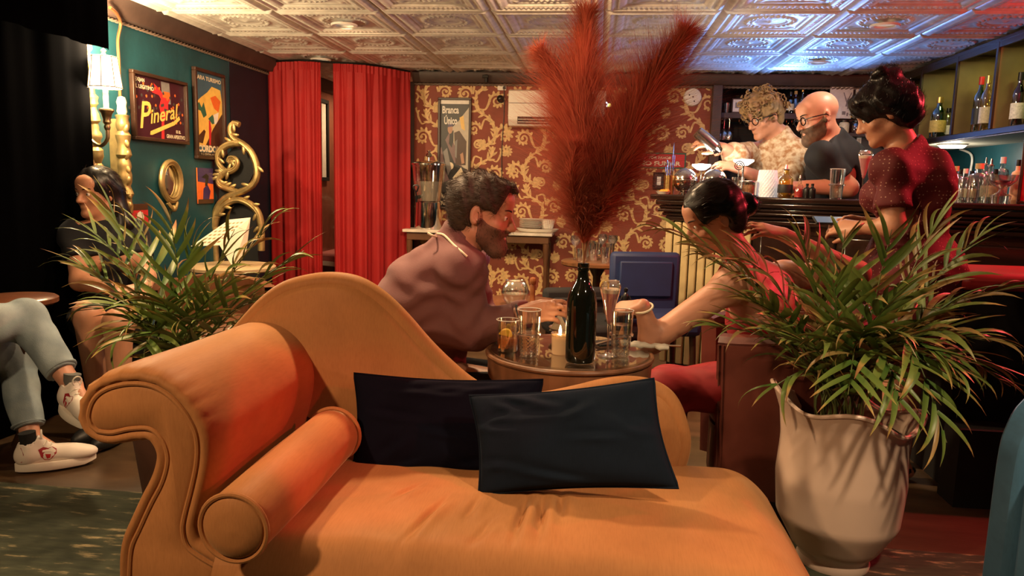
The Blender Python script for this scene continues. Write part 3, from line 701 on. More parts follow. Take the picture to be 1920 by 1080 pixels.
# napkin rolls with cutlery
mat('linen', (0.72, 0.68, 0.58), 0.85, noise=0.2, nscale=30, bump=0.4, bscale=80); mat('steel', (0.62, 0.60, 0.56), 0.22, 1.0)
def napkin(loc, rz, label):
    t = thing('rolled_napkin', label, 'napkin', loc, rz)
    mb = MB(); pth = [(-0.075+0.15*i/14, 0.004*math.sin(i*1.3), 0.014+0.002*math.sin(i*2.1)) for i in range(15)]
    mb.tube(pth, [0.012+0.003*math.sin(i*0.9)+0.004*(i > 11) for i in range(15)], 12, flat=0.75); obj('linen_roll', mb, 'linen', t)
    mb = MB(); mb.tube([(-0.115, 0.004, 0.022), (-0.07, 0.003, 0.020), (-0.03, 0.002, 0.018)], [0.004, 0.0025, 0.0025], 6); obj('fork_handle', mb, 'steel', t)
napkin(on_table(925, 637)+np.array([0.0, 0.01, 0]), -0.35, 'white linen napkin rolled round cutlery at the left edge of the bistro table')
napkin(on_table(1208, 655), 2.9, 'white rolled napkin at the right edge of the bistro table')
c = on_table(1140, 645); t = thing('slate_plate', 'dark slate plate with a knife behind the flute', 'plate', c, 0.5)
mat('slate', (0.015, 0.015, 0.017), 0.35); mb = MB(); mb.box((0, 0, 0.004), (0.10, 0.07, 0.007)); obj('slab', mb, 'slate', t, bevel=0.002)
mb = MB(); mb.box((-0.01, 0.0, 0.0095), (0.12, 0.012, 0.002), rotz(0.5)); mb.tube([(0.04, 0.022, 0.011), (0.08, 0.044, 0.011)], 0.004, 6); obj('knife', mb, 'steel', t)

# ------------------------------------------------------------------ pampas plumes
def feather_mat(name, col):
    m = mat(name, col, 0.9, noise=0.35, nscale=14); nt = m.node_tree; N = nt.nodes; L = nt.links; b = N['Principled BSDF']; out = N['Material Output']
    tl = N.new('ShaderNodeBsdfTranslucent'); mx = N.new('ShaderNodeMixShader'); mx.inputs['Fac'].default_value = 0.45
    L.new(b.inputs['Base Color'].links[0].from_socket, tl.inputs['Color']); L.new(b.outputs[0], mx.inputs[1]); L.new(tl.outputs[0], mx.inputs[2]); L.new(mx.outputs[0], out.inputs['Surface'])
feather_mat('pampas', (0.60, 0.155, 0.085)); mat('pampas_stem', (0.30, 0.17, 0.07), 0.7)
def plume(label, pix, depths, start, wid, n, seed, droop=0.25):
    """axis through pixel points at their depths; feathers leave the axis from fraction start upward"""
    rg = np.random.default_rng(seed); neck = VB+np.array([0, 0, 0.288])
    pts = [VB+np.array([0.0, 0.0, 0.10]), neck]+[P(x, y, d) for (x, y), d in zip(pix, depths)]
    ax = spline(pts, 60); t = thing('pampas_plume', label, 'pampas grass', VB+np.array([0, 0, 0.10]), group='dyed pampas plumes in the bottle vase')
    m = len(ax); mb = MB(); mb.tube(ax[:int(m*0.97)], np.linspace(0.0028, 0.0008, int(m*0.97)), 6); obj('stem', mb, 'pampas_stem', t, world=True)
    tan = np.gradient(ax, axis=0); tan /= np.linalg.norm(tan, axis=1)[:, None]
    s = start+(1-start)*rg.random(n)**0.85; fi = s*(m-1); i0 = fi.astype(int).clip(0, m-2); fr = (fi-i0)[:, None]
    base = ax[i0]*(1-fr)+ax[i0+1]*fr; T = tan[i0]
    a = rg.random(n)*2*PI; u = np.cross(T, [0, 1, 0.01]); u /= np.linalg.norm(u, axis=1)[:, None]; v = np.cross(T, u)
    R = np.cos(a)[:, None]*u+np.sin(a)[:, None]*v
    q = (s-start)/(1-start); prof = np.clip(np.minimum(q/0.14, 1), 0, 1)*np.clip((1.15-q)/0.75, 0.36, 1)
    L = wid*prof*rg.uniform(0.55, 1.25, n)*1.35; spread = rg.uniform(0.4, 1.7, n)
    K = 5; tt = np.linspace(0, 1, K); w0 = rg.uniform(0.00035, 0.0008, n)
    curl_ = rg.normal(0, 0.20, (n, 3)); V = np.zeros((n, K, 2, 3))
    for k in range(K):
        x = tt[k]
        p = base+T*(L*x*0.80*(1-0.25*x))[:, None]+R*(L*spread*(x**0.8)*0.62)[:, None]+curl_*(L*x*x*0.5)[:, None]+np.array([0, 0, -1.0])*(L*droop*x*x)[:, None]
        side = np.cross(R, T); ww = (w0*(1-0.85*x))[:, None]
        V[:, k, 0] = p+side*ww; V[:, k, 1] = p-side*ww
    vv = V.reshape(-1, 3); o = (np.arange(n)*K*2)[:, None]
    fs = np.concatenate([np.stack([o[:, 0]+2*k, o[:, 0]+2*k+1, o[:, 0]+2*k+3, o[:, 0]+2*k+2], 1) for k in range(K-1)])
    mb = MB(); mb.v = [vv]; mb.n = len(vv); mb.f = [tuple(r) for r in fs.tolist()]
    obj('feathers', mb, 'pampas', t, world=True, recalc=False, smooth=False, kind='stuff')
plume('tallest terracotta pampas plume, bending up to the ceiling above the bottle', [(1096, 420), (1092, 330), (1088, 220), (1093, 120), (1100, 30)], [2.19, 2.20, 2.2, 2.2, 2.2], 0.34, 0.19, 10500, 1, 0.05)
plume('terracotta pampas plume on the right, leaning toward the bar', [(1112, 420), (1150, 330), (1190, 230), (1232, 140), (1283, 66)], [2.17, 2.15, 2.13, 2.12, 2.1], 0.34, 0.19, 10500, 2, 0.05)
plume('terracotta pampas plume leaning left with a drooping tip', [(1088, 420), (1070, 320), (1052, 220), (1037, 140), (1012, 98)], [2.22, 2.24, 2.26, 2.27, 2.28], 0.34, 0.125, 7500, 3, 0.12)
plume('darker terracotta pampas plume standing behind the middle of the bunch', [(1104, 420), (1125, 330), (1148, 250), (1170, 200)], [2.24, 2.28, 2.30, 2.32], 0.34, 0.15, 7500, 4, 0.1)
plume('short terracotta pampas plume low at the front of the bunch', [(1092, 440), (1080, 390), (1072, 330), (1080, 270)], [2.13, 2.10, 2.08, 2.07], 0.32, 0.12, 5000, 5, 0.15)
plume('short terracotta pampas plume spreading low on the right', [(1104, 440), (1130, 390), (1160, 335), (1195, 275)], [2.16, 2.13, 2.11, 2.10], 0.32, 0.12, 5000, 6, 0.15)
# ------------------------------------------------------------------ potted palms
def leaf_mat(name, g1, g2, tip):
    m = bpy.data.materials.new(name); m.use_nodes = True; MATS[name] = m
    nt = m.node_tree; N = nt.nodes; L = nt.links; b = N['Principled BSDF']; b.inputs['Roughness'].default_value = 0.42
    tc = N.new('ShaderNodeTexCoord'); sp = N.new('ShaderNodeSeparateXYZ'); L.new(tc.outputs['Object'], sp.inputs[0])
    oi = N.new('ShaderNodeObjectInfo'); ad = N.new('ShaderNodeMath'); ad.operation = 'MULTIPLY_ADD'; ad.inputs[1].default_value = 0.34
    L.new(oi.outputs['Random'], ad.inputs[0]); L.new(sp.outputs['X'], ad.inputs[2])
    nz = N.new('ShaderNodeTexNoise'); nz.inputs['Scale'].default_value = 7; L.new(tc.outputs['Object'], nz.inputs['Vector'])
    a2 = N.new('ShaderNodeMath'); a2.operation = 'MULTIPLY_ADD'; a2.inputs[1].default_value = 0.18; L.new(nz.outputs['Fac'], a2.inputs[0]); L.new(ad.outputs[0], a2.inputs[2])
    rp = N.new('ShaderNodeValToRGB'); e = rp.color_ramp.elements; e[0].position = 0.15; e[0].color = (*g1, 1); e[1].position = 1.12 if False else 1.0; e[1].color = (*tip, 1)
    x = e.new(0.80); x.color = (*g2, 1); x = e.new(0.90); x.color = (0.42, 0.28, 0.08, 1)
    mr = N.new('ShaderNodeMapRange'); mr.inputs['From Max'].default_value = 1.28; L.new(a2.outputs[0], mr.inputs['Value'])
    L.new(mr.outputs['Result'], rp.inputs['Fac']); L.new(rp.outputs['Color'], b.inputs['Base Color'])
    b.inputs['Subsurface Weight'].default_value = 0.0
    return m
leaf_mat('palm_leaf', (0.06, 0.135, 0.022), (0.17, 0.22, 0.045), (0.26, 0.12, 0.045))
leaf_mat('palm_leaf_dry', (0.16, 0.14, 0.04), (0.30, 0.18, 0.06), (0.24, 0.09, 0.04))
mat('palm_stem', (0.12, 0.15, 0.04), 0.5, noise=0.3, nscale=10)
def leaflet_mesh(name, bend, twist, width, mname, seed):
    mb = MB(); K = 9; rg = random.Random(seed); v = []
    pos = np.array([0.0, 0, 0]); ang = 0.0; pts = []
    for k in range(K):
        s = k/(K-1); pts.append(pos.copy()); a = -bend*s*s*1.3; pos = pos+np.array([math.cos(a), 0.03*rg.uniform(-1, 1), math.sin(a)])/(K-1)
    for k in range(K):
        s = k/(K-1); w = width*(math.sin(PI*min(1, 0.10+0.9*s)**0.75)**0.8 if s < 0.999 else 0.02); tw = twist*s; f = 0.35*w
        l = np.array([0, w*math.cos(tw), w*math.sin(tw)]); up = np.array([0, -math.sin(tw), math.cos(tw)])*f
        v += [pts[k]+l+up, pts[k], pts[k]-l+up]
    f = []
    for k in range(K-1):
        a = k*3; f += [(a, a+1, a+4, a+3), (a+1, a+2, a+5, a+4)]
    mb.add(v, f); me = mb.mesh(name); me.shade_smooth(); me.materials.append(MATS[mname]); return me
LEAF = [leaflet_mesh('leaflet', b, tw, w, mn, i) for i, (b, tw, w, mn) in enumerate(((0.25, 0.2, 0.062, 'palm_leaf'), (0.6, -0.3, 0.07, 'palm_leaf'), (0.9, 0.4, 0.058, 'palm_leaf'), (0.4, -0.5, 0.075, 'palm_leaf'), (1.3, 0.6, 0.06, 'palm_leaf'), (0.9, 1.2, 0.045, 'palm_leaf_dry'), (1.6, -1.0, 0.042, 'palm_leaf_dry')))]
def palm(root, base, fronds, seed, leafL, dry=0.2, spread=0.03, nleaf=13, ws=1.0):
    rg = random.Random(seed)
    for (tx, ty, td, lift, nl) in fronds:
        tip = P(tx, ty, td); b = np.array(base)+np.array([rg.uniform(-spread, spread), rg.uniform(-spread, spread), 0])
        mid = b*0.45+tip*0.55+np.array([0, 0, lift]); low = b*0.85+mid*0.15+np.array([0, 0, abs(lift)*0.4+0.03])
        ax = spline([b, low, mid, tip], 36); m = len(ax); L = np.linalg.norm(np.diff(ax, axis=0), axis=1).sum()
        mb = MB(); mb.tube(ax, np.linspace(0.0042, 0.0012, m), 6); fr = obj('frond', mb, 'palm_stem', root, world=True)
        T = np.gradient(ax, axis=0)
        n = nl or nleaf
        for k in range(n):
            for sd in (-1, 1):
                if rg.random() < 0.10: continue
                s = 0.38+0.60*(k+0.25*(sd > 0))/n; i = min(m-2, int(s*(m-1))); t = unit(T[i])
                side = np.cross(t, (0, 0, 1)); side = unit(side if np.linalg.norm(side) > 0.15 else np.array([1, 0, 0])); up = np.cross(side, t)
                op = (1.15-0.75*((s-0.38)/0.6))*rg.uniform(0.8, 1.2)
                d = unit(t*math.cos(op)+sd*side*math.sin(op)+up*rg.uniform(0.0, 0.35)); zz = unit(up-d*np.dot(up, d)); yy = np.cross(zz, d)
                ln = leafL*(0.62+0.55*math.sin(PI*min(1, (s-0.34)/0.66)**0.8))*rg.uniform(0.8, 1.15)
                me = rg.choice(LEAF[5:]) if rg.random() < dry else rg.choice(LEAF[:5])
                M = np.eye(4); M[:3, :3] = np.stack([d, yy, zz], 1)*ln*np.array([1, ws*rg.uniform(0.8, 1.25), 1]); M[:3, 3] = ax[i]
                o = bpy.data.objects.new('leaflet', me); COL.objects.link(o); o.parent = fr; o.matrix_basis = Matrix(M.tolist())
# right palm in a white fluted pot
PB = PZ(1588, 1060, 0.012); PB = np.array([PB[0]-0.035, PB[1]+0.03, 0.010])
mat('white_ceramic', (0.76, 0.56, 0.44), 0.30, coat=0.2, noise=0.08, nscale=4); mat('soil', (0.02, 0.012, 0.008), 0.95, bump=1.0, bscale=50)
rp_ = thing('potted_palm', 'browning green palm in a tall white ceramic pot right of the chaise', 'potted plant', PB)
PHT = 0.505
def pot_pt(u, v, inner=False):
    a = u*2*PI
    r = np.interp(v, [0, 0.03, 0.06, 0.12, 0.3, 0.55, 0.78, 0.9, 1.0], [0.105, 0.108, 0.100, 0.128, 0.178, 0.188, 0.180, 0.184, 0.205])
    fl = max(0, (v-0.72)/0.28)**1.6
    r += 0.012*fl*math.cos(4*a+0.5)-0.012*inner
    z = v*PHT+fl*0.024*math.cos(4*a+0.5)+fl*0.03*math.cos(a-PI*0.95)
    return (r*math.cos(a), r*math.sin(a), z)
mb = MB(); mb.grid(lambda u, v: pot_pt(u, v), 80, 40, cu=True); mb.grid(lambda u, v: pot_pt(u, 1-v*0.5, True), 80, 16, cu=True)
n = 80; top = [pot_pt(i/n, 1) for i in range(n)]; ti = [pot_pt(i/n, 1, True) for i in range(n)]; mb.add(top+ti, [(i, (i+1) % n, n+(i+1) % n, n+i) for i in range(n)])
mb.add([pot_pt(i/n, 0) for i in range(n)], [tuple(range(n))]); obj('pot', mb, 'white_ceramic', rp_)
mb = MB(); a = np.linspace(0, 2*PI, 81)[:-1]; mb.tube(np.array([np.array(pot_pt(i/80, 1))-np.array([0, 0, 0.0]) for i in range(80)]), 0.0065, 8, closed=True); obj('pot_rim', mb, 'white_ceramic', rp_)
mb = MB(); mb.lathe([(0, 0.43), (0.16, 0.428), (0.165, 0.39)], seg=24); obj('soil', mb, 'soil', rp_)
pd = PB[1]; pb = PB+np.array([-0.02, 0, 0.43])
FR = [(1225, 425, pd+0.12, 0.16, 13), (1300, 470, pd+0.0, 0.12, 13), (1390, 470, pd+0.15, 0.10, 12), (1500, 440, pd+0.1, 0.06, 12), (1585, 430, pd+0.2, 0.03, 12), (1672, 430, pd-0.05, 0.03, 13), (1760, 410, pd+0.05, 0.05, 14), (1850, 430, pd+0.1, 0.08, 13),
      (1890, 540, pd-0.02, 0.11, 13), (1860, 640, pd-0.18, 0.13, 13), (1330, 610, pd-0.1, 0.10, 12), (1400, 560, pd-0.2, 0.10, 12), (1560, 520, pd-0.15, 0.05, 12), (1690, 540, pd-0.2, 0.06, 12), (1895, 725, pd+0.05, 0.16, 12),
      (1775, 830, pd-0.34, 0.26, 14), (1690, 770, pd-0.32, 0.20, 12), (1590, 740, pd-0.34, 0.17, 9), (1435, 735, pd-0.15, 0.12, 7), (1800, 700, pd-0.25, 0.18, 13), (1470, 640, pd-0.22, 0.10, 12), (1620, 620, pd-0.28, 0.10, 12), (1770, 560, pd+0.15, 0.06, 12)]
palm(rp_, pb, FR, 21, 0.18, 0.25, 0.05, ws=0.8)
rg = random.Random(4)
for k in range(16):
    b = pb+np.array([rg.uniform(-0.06, 0.06), rg.uniform(-0.06, 0.06), -0.01]); mb = MB(); mb.tube(spline([b, b+np.array([rg.uniform(-.03, .03), rg.uniform(-.03, .03), 0.10]), b+np.array([rg.uniform(-.10, .10), rg.uniform(-.06, .06), 0.24])], 8), 0.003, 5); obj('stem', mb, 'palm_stem', rp_, world=True)
# left palm behind the chaise arm
LB = P(335, 800, 2.42); LB[2] = 0.0
lp = thing('potted_palm', 'green palm with dry tips behind the chaise arm on the left', 'potted plant', LB)
mat('terracotta', (0.12, 0.05, 0.03), 0.7, noise=0.3); mb = MB(); mb.lathe([(0, 0), (0.12, 0), (0.125, 0.02), (0.165, 0.36), (0.178, 0.365), (0.178, 0.40), (0.165, 0.402), (0.160, 0.37), (0, 0.36)], seg=32); obj('pot', mb, 'terracotta', lp)
mb = MB(); mb.lathe([(0, 0.375), (0.158, 0.372), (0.158, 0.35)], seg=20); obj('soil', mb, 'soil', lp)
ld = LB[1]; lb = LB+np.array([0, 0, 0.37])
FL = [(165, 425, ld+0.02, 0.12, 10), (205, 385, ld-0.05, 0.10, 9), (255, 400, ld+0.1, 0.06, 9), (318, 395, ld-0.05, 0.04, 10), (365, 440, ld+0.1, 0.03, 9), (440, 430, ld+0.05, 0.05, 9), (520, 405, ld+0.1, 0.08, 10), (570, 470, ld-0.05, 0.09, 9),
      (150, 500, ld-0.08, 0.12, 10), (175, 580, ld-0.15, 0.14, 10), (215, 640, ld-0.22, 0.16, 10), (300, 560, ld-0.25, 0.10, 10), (420, 540, ld-0.2, 0.09, 10), (520, 560, ld-0.05, 0.12, 9), (270, 660, ld-0.27, 0.14, 9), (380, 600, ld-0.26, 0.10, 8), (590, 540, ld+0.1, 0.12, 8)]
palm(lp, lb, FL, 33, 0.19, 0.16, 0.05, ws=0.68)
# ------------------------------------------------------------------ left wall: posters, mirrors, sconce
mat('frame_wood', (0.05, 0.022, 0.012), 0.35, noise=0.3, nscale=12); mat('frame_brass', (0.35, 0.24, 0.10), 0.35, 0.7)
for n_, c_ in dict(print_maroon=(0.045, 0.008, 0.016), print_red=(0.55, 0.03, 0.035), print_orange=(0.80, 0.16, 0.03), print_yellow=(0.85, 0.55, 0.12), print_cream=(0.82, 0.72, 0.50), print_grey=(0.22, 0.21, 0.20), print_leaf=(0.06, 0.055, 0.05),
                   print_sky=(0.05, 0.13, 0.19), print_green=(0.03, 0.14, 0.09), print_brown=(0.07, 0.03, 0.015), print_black=(0.012, 0.010, 0.009), print_skin=(0.45, 0.24, 0.14), print_white=(0.80, 0.76, 0.68), print_purple=(0.05, 0.03, 0.12), print_pale=(0.52, 0.46, 0.36), print_mauve=(0.20, 0.12, 0.12)).items():
    mat(n_, c_, 0.35, noise=0.12, nscale=30)
class Poster:
    """flat framed print: local u to the right, v up, n toward the viewer"""
    def __init__(s, name, label, org, U, V, N, w, h, fr=0.018, depth=0.028, bg='print_black', cat='poster', frame='frame_wood'):
        s.R = np.stack([unit(U), unit(V), unit(N)], 1); s.o = np.array(org, float); s.w, s.h, s.k = w, h, 0
        s.t = thing(name, label, cat, s.o+s.R @ np.array([w/2, 0, 0]))
        if fr:
            for (a, b, c, d) in ((-fr, -fr, w+fr, 0), (-fr, h, w+fr, h+fr), (-fr, 0, 0, h), (w, 0, w+fr, h)):
                mb = MB(); mb.b2((a, b, 0), (c, d, depth)); s.put('frame_rail', mb, frame, bevel=0.003)
        mb = MB(); mb.b2((0, 0, 0), (w, h, 0.008)); s.panel = s.put('print', mb, bg)
    def put(s, name, mb, m, par=None, **k):
        return obj(name, xform(mb, s.R, s.o), m, par or s.t, world=True, **k)
    def shape(s, pts, m):
        s.k += 1; p = np.array(pts, float)*np.array([s.w, s.h]); z = 0.0082+0.00012*s.k
        mb = MB(); mb.add([(a, b, z) for a, b in p], [tuple(range(len(p)))]); s.put('printed_shape', mb, m, s.panel, smooth=False)
    def dots(s, cs, r, m):
        s.k += 1; z = 0.0082+0.00012*s.k; mb = MB()
        for (a, b) in cs:
            th = np.linspace(0, 2*PI, 9)[:-1]; mb.add([(a*s.w+r*math.cos(x), b*s.h+r*math.sin(x), z) for x in th], [tuple(range(8))])
        s.put('printed_dots', mb, m, s.panel, smooth=False, kind='stuff')
    def text(s, txt, u, v, size, m, shear=0.0, off=0.0, width=None, rot=0.0):
        s.k += 1; mb = text_mesh(txt, size*s.h, 0, shear, off*s.h)
        vv = np.concatenate(mb.v)
        if width:
            mb = xform(mb, np.diag([width*s.w/max(1e-6, (vv[:, 0].max()-vv[:, 0].min())), 1, 1]))
        mb = xform(mb, rotz(rot), (u*s.w, v*s.h, 0.0084+0.00012*s.k)); s.put('lettering', mb, m, s.panel, smooth=False, recalc=False)
XW = X0+0.004
EY, EZ, EX = (0, 1, 0), (0, 0, 1), (1, 0, 0)
q = Poster('framed_poster', 'framed dark maroon aperitif poster with big yellow script on teal wall', (XW, 3.985, 1.375), EY, EZ, EX, 0.52, 0.345, 0.020, bg='print_maroon', frame='frame_wood')
q.shape([(0.55, 0.62), (0.72, 0.62), (0.70, 0.98), (0.53, 0.98)], 'print_grey')
q.shape([(0.50, 0.0), (0.56, 0.0), (0.57, 0.30), (0.66, 0.45), (0.66, 0.62), (0.72, 0.72), (0.66, 0.82), (0.56, 0.78), (0.50, 0.84), (0.38, 0.93), (0.42, 0.82), (0.34, 0.80), (0.36, 0.76), (0.48, 0.74), (0.52, 0.68), (0.48, 0.55), (0.52, 0.35)], 'print_red')
q.shape([(0.55, 0.72), (0.72, 0.70), (0.70, 0.82), (0.58, 0.82)], 'print_orange')
rg = random.Random(5)
q.dots([(rg.gauss(0.33, 0.12), rg.uniform(0.42, 0.9)) for _ in range(16)]+[(rg.gauss(0.82, 0.09), rg.uniform(0.3, 0.8)) for _ in range(18)], 0.009, 'print_orange')
q.dots([(rg.gauss(0.30, 0.12), rg.uniform(0.42, 0.9)) for _ in range(16)]+[(rg.gauss(0.75, 0.10), rg.uniform(0.3, 0.75)) for _ in range(14)], 0.010, 'print_leaf')
q.text('EXIJAN', 0.04, 0.90, 0.085, 'print_cream', off=0.002); q.text('EL LEGITIMO', 0.02, 0.79, 0.085, 'print_cream', off=0.002, width=0.36)
q.text('P', 0.08, 0.14, 0.62, 'print_yellow', 0.30, 0.006, width=0.24, rot=0.1); q.text('ineral', 0.29, 0.235, 0.34, 'print_yellow', 0.35, 0.005, width=0.60, rot=0.20)
q.shape([(0.28, 0.05), (0.32, 0.05), (0.78, 0.27), (0.90, 0.38), (0.88, 0.44), (0.76, 0.33), (0.29, 0.11)], 'print_yellow')
q.text('ES EL', 0.80, 0.13, 0.07, 'print_cream', off=0.002); q.text('GRAN APERITIVO', 0.60, 0.03, 0.09, 'print_cream', off=0.002, width=0.39)
q = Poster('framed_poster', 'tall framed travel poster of a yellow mountain near the gilt scrolls', (XW, 4.64, 1.295), EY, EZ, EX, 0.345, 0.54, 0.022, bg='print_sky', frame='frame_wood')
q.shape([(0.0, 0.62), (0.2, 0.70), (0.45, 0.78), (0.62, 0.86), (0.95, 0.84), (1.0, 0.70), (1.0, 0.12), (0.0, 0.12)], 'print_yellow')
q.shape([(0.0, 0.60), (0.14, 0.64), (0.22, 0.58), (0.30, 0.65), (0.40, 0.50), (0.28, 0.46), (0.18, 0.54), (0.05, 0.55)], 'print_green')
q.shape([(0.55, 0.72), (0.75, 0.76), (0.95, 0.70), (0.85, 0.56), (0.68, 0.60)], 'print_orange')
q.shape([(0.45, 0.46), (0.62, 0.52), (0.74, 0.42), (0.60, 0.40)], 'print_green'); q.shape([(0.66, 0.52), (0.86, 0.56), (0.80, 0.42), (0.68, 0.40)], 'print_white')
q.shape([(1.0, 0.55), (0.62, 0.34), (0.34, 0.14), (0.34, 0.12), (1.0, 0.12)], 'print_brown')
q.shape([(0.46, 0.14), (0.52, 0.14), (0.56, 0.34), (0.52, 0.44), (0.47, 0.44), (0.46, 0.34)], 'print_red')
q.shape([(0.06, 0.16), (0.22, 0.15), (0.34, 0.30), (0.28, 0.32), (0.08, 0.24)], 'print_brown')
q.text('PARA TURISMO', 0.02, 0.915, 0.068, 'print_cream', off=0.002, width=0.95); q.text('CORDOBA', 0.05, 0.055, 0.105, 'print_cream', off=0.006, width=0.92)
q.shape([(0, 0), (1, 0), (1, 0.045), (0, 0.045)], 'print_black'); q.text('F. C. CENTRAL ARGENTINO', 0.14, 0.012, 0.035, 'print_cream', width=0.75)
a = PX(372, 382, X0+0.012); b = PX(399, 316, X0+0.012)
q = Poster('small_poster', 'small orange and blue unframed poster below the travel poster', (X0+0.004, a[1], a[2]), EY, EZ, EX, b[1]-a[1], b[2]-a[2], 0.0, bg='print_orange')
q.shape([(0, 0.62), (1, 0.55), (1, 1), (0, 1)], 'print_purple'); q.shape([(0.3, 0.12), (0.7, 0.12), (0.8, 0.35), (0.6, 0.55), (0.35, 0.42)], 'print_purple'); q.shape([(0.45, 0.5), (0.6, 0.5), (0.72, 0.78), (0.55, 0.85), (0.25, 0.74), (0.5, 0.7)], 'print_black')
q.shape([(0, 0), (1, 0), (1, 0.12), (0, 0.12)], 'print_brown')
a = PX(249, 425, X0+0.012); b = PX(277, 382, X0+0.012)
q = Poster('small_poster', 'small red and white poster low on the teal wall behind the palm', (X0+0.004, a[1], a[2]), EY, EZ, EX, b[1]-a[1], b[2]-a[2], 0.0, bg='print_red')
q.shape([(0, 0.72), (1, 0.72), (1, 1), (0, 1)], 'print_brown'); q.dots([(0.5, 0.4)], 0.035, 'print_white')

# oval gilt mirror
mat('mirror_glass', (0.8, 0.8, 0.8), 0.04, 1.0)
a = PX(300, 340, X0+0.02); b = PX(337, 340, X0+0.02); zt = PX(318, 303, X0+0.02)[2]; zb = PX(318, 377, X0+0.02)[2]
cy, cz, ry, rz_ = (a[1]+b[1])/2, (zt+zb)/2, (b[1]-a[1])/2, (zt-zb)/2
t = thing('oval_mirror', 'small oval gilt-framed mirror below the maroon poster', 'mirror', (X0+0.005, cy, zb))
th = np.linspace(0, 2*PI, 41)[:-1]
mb = MB(); mb.tube(np.stack([np.full(40, X0+0.028), cy+ry*np.cos(th), cz+rz_*np.sin(th)], 1), 0.016, 8, closed=True); obj('frame', mb, 'gilt', t, world=True)
mb = MB(); mb.tube(np.stack([np.full(40, X0+0.034), cy+(ry-0.018)*np.cos(th), cz+(rz_-0.018)*np.sin(th)], 1), 0.006, 6, closed=True); obj('inner_bead', mb, 'gilt', t, world=True)
mb = MB(); mb.prism(np.stack([cy+(ry-0.01)*np.cos(th), cz+(rz_-0.01)*np.sin(th)], 1), 0.012, 'x', X0+0.004); obj('glass', mb, 'mirror_glass', t, world=True, smooth=False)
mb = MB(); mb.tube(spline([(X0+0.03, cy-0.05, zb-0.01), (X0+0.04, cy, zb-0.05), (X0+0.03, cy+0.05, zb-0.01)], 14), 0.012, 7); mb.ell((X0+0.035, cy, zb-0.045), 0.022); obj('scroll_foot', mb, 'gilt', t, world=True)

# wall sconce
SXc = X0+0.17
sp_ = PX(196, 137, SXc); sy, sz = sp_[1], sp_[2]
t = thing('wall_sconce', 'brass candle wall sconce with glowing panelled shade on teal wall', 'wall lamp', (X0+0.01, sy, sz-0.38))
mat('aged_brass', (0.42, 0.32, 0.17), 0.35, 0.9, noise=0.4, nscale=25); mat('shade_glow', (0.95, 0.85, 0.65), 0.6, emit=(1.0, 0.74, 0.38), estr=9.0); mat('shade_rib', (0.30, 0.20, 0.10), 0.6)
z = lambda py: PX(196, py, SXc)[2]
zt, zb = z(107), z(164)
mb = MB(); mb.lathe([(0.060, zt), (0.078, zb), (0.076, zb), (0.058, zt)], (SXc, sy, 0), 8, rotz(PI/8)); obj('shade', mb, 'shade_glow', t, world=True, smooth=False)
for k in range(8):
    an = PI/8+k*PI/4; mb = MB(); mb.tube([(SXc+0.0605*math.cos(an), sy+0.0605*math.sin(an), zt), (SXc+0.0785*math.cos(an), sy+0.0785*math.sin(an), zb)], 0.0022, 5); obj('shade_rib', mb, 'shade_rib', t, world=True)
for (zz, rr) in ((zt, 0.060), (zb, 0.078)):
    mb = MB(); aa = PI/8+np.arange(8)*PI/4; mb.tube(np.stack([SXc+rr*np.cos(aa), sy+rr*np.sin(aa), np.full(8, zz)], 1), 0.003, 5, closed=True); obj('shade_rim', mb, 'shade_rib', t, world=True)
mb = MB(); mb.lathe([(0.006, zt), (0.012, zt+0.012), (0.008, zt+0.02), (0.014, zt+0.030), (0.0, zt+0.042)], (SXc, sy, 0), 14); obj('finial', mb, 'aged_brass', t, world=True)
mat('candle_sleeve', (0.75, 0.62, 0.42), 0.5)
mb = MB(); mb.cyl((SXc, sy, z(202)), (SXc, sy, zb+0.03), 0.012); obj('candle_sleeve', mb, 'candle_sleeve', t, world=True)
mb = MB(); mb.lathe([(0.0, z(244)), (0.012, z(243)), (0.016, z(238)), (0.012, z(233)), (0.020, z(229)), (0.017, z(224)), (0.026, z(212)), (0.036, z(207)), (0.034, z(204)), (0.012, z(202)), (0.0, z(202))], (SXc, sy, 0), 18); obj('cup', mb, 'aged_brass', t, world=True)
mb = MB(); mb.tube(spline([(SXc, sy, z(240)), (SXc-0.002, sy, z(260)), (SXc-0.04, sy, z(273)), (SXc-0.09, sy, z(262)), (SXc-0.10, sy, z(245)), (X0+0.02, sy, z(232))], 30), 0.0095, 9); obj('arm', mb, 'aged_brass', t, world=True)
mb = MB(); mb.lathe([(0, 0), (0.045, 0), (0.048, 0.006), (0.03, 0.012), (0.02, 0.03), (0, 0.034)], (X0+0.001, sy, z(232)), 20, roty(PI/2)); obj('back_plate', mb, 'aged_brass', t, world=True)
lamp('sconce_light', 'POINT', (SXc+0.0, sy, zt+0.06), 85, (1.0, 0.74, 0.42), 0.05)
lamp('sconce_light_low', 'POINT', (SXc+0.0, sy, zb-0.03), 36, (1.0, 0.74, 0.44), 0.04)

# copper conduit
mat('copper', (0.55, 0.24, 0.10), 0.35, 0.9)
mb = MB(); pth = [PX(206, 14, X0+0.10), PX(219, 26, X0+0.08), PX(226, 45, X0+0.06), PX(221, 75, X0+0.05), PX(223, 120, X0+0.05), PX(225, 182, X0+0.05)]
obj('copper_conduit', mb.tube(spline(pth, 30), 0.0085, 8), 'copper', label='thin copper conduit running down the teal wall beside the sconce', cat='conduit')
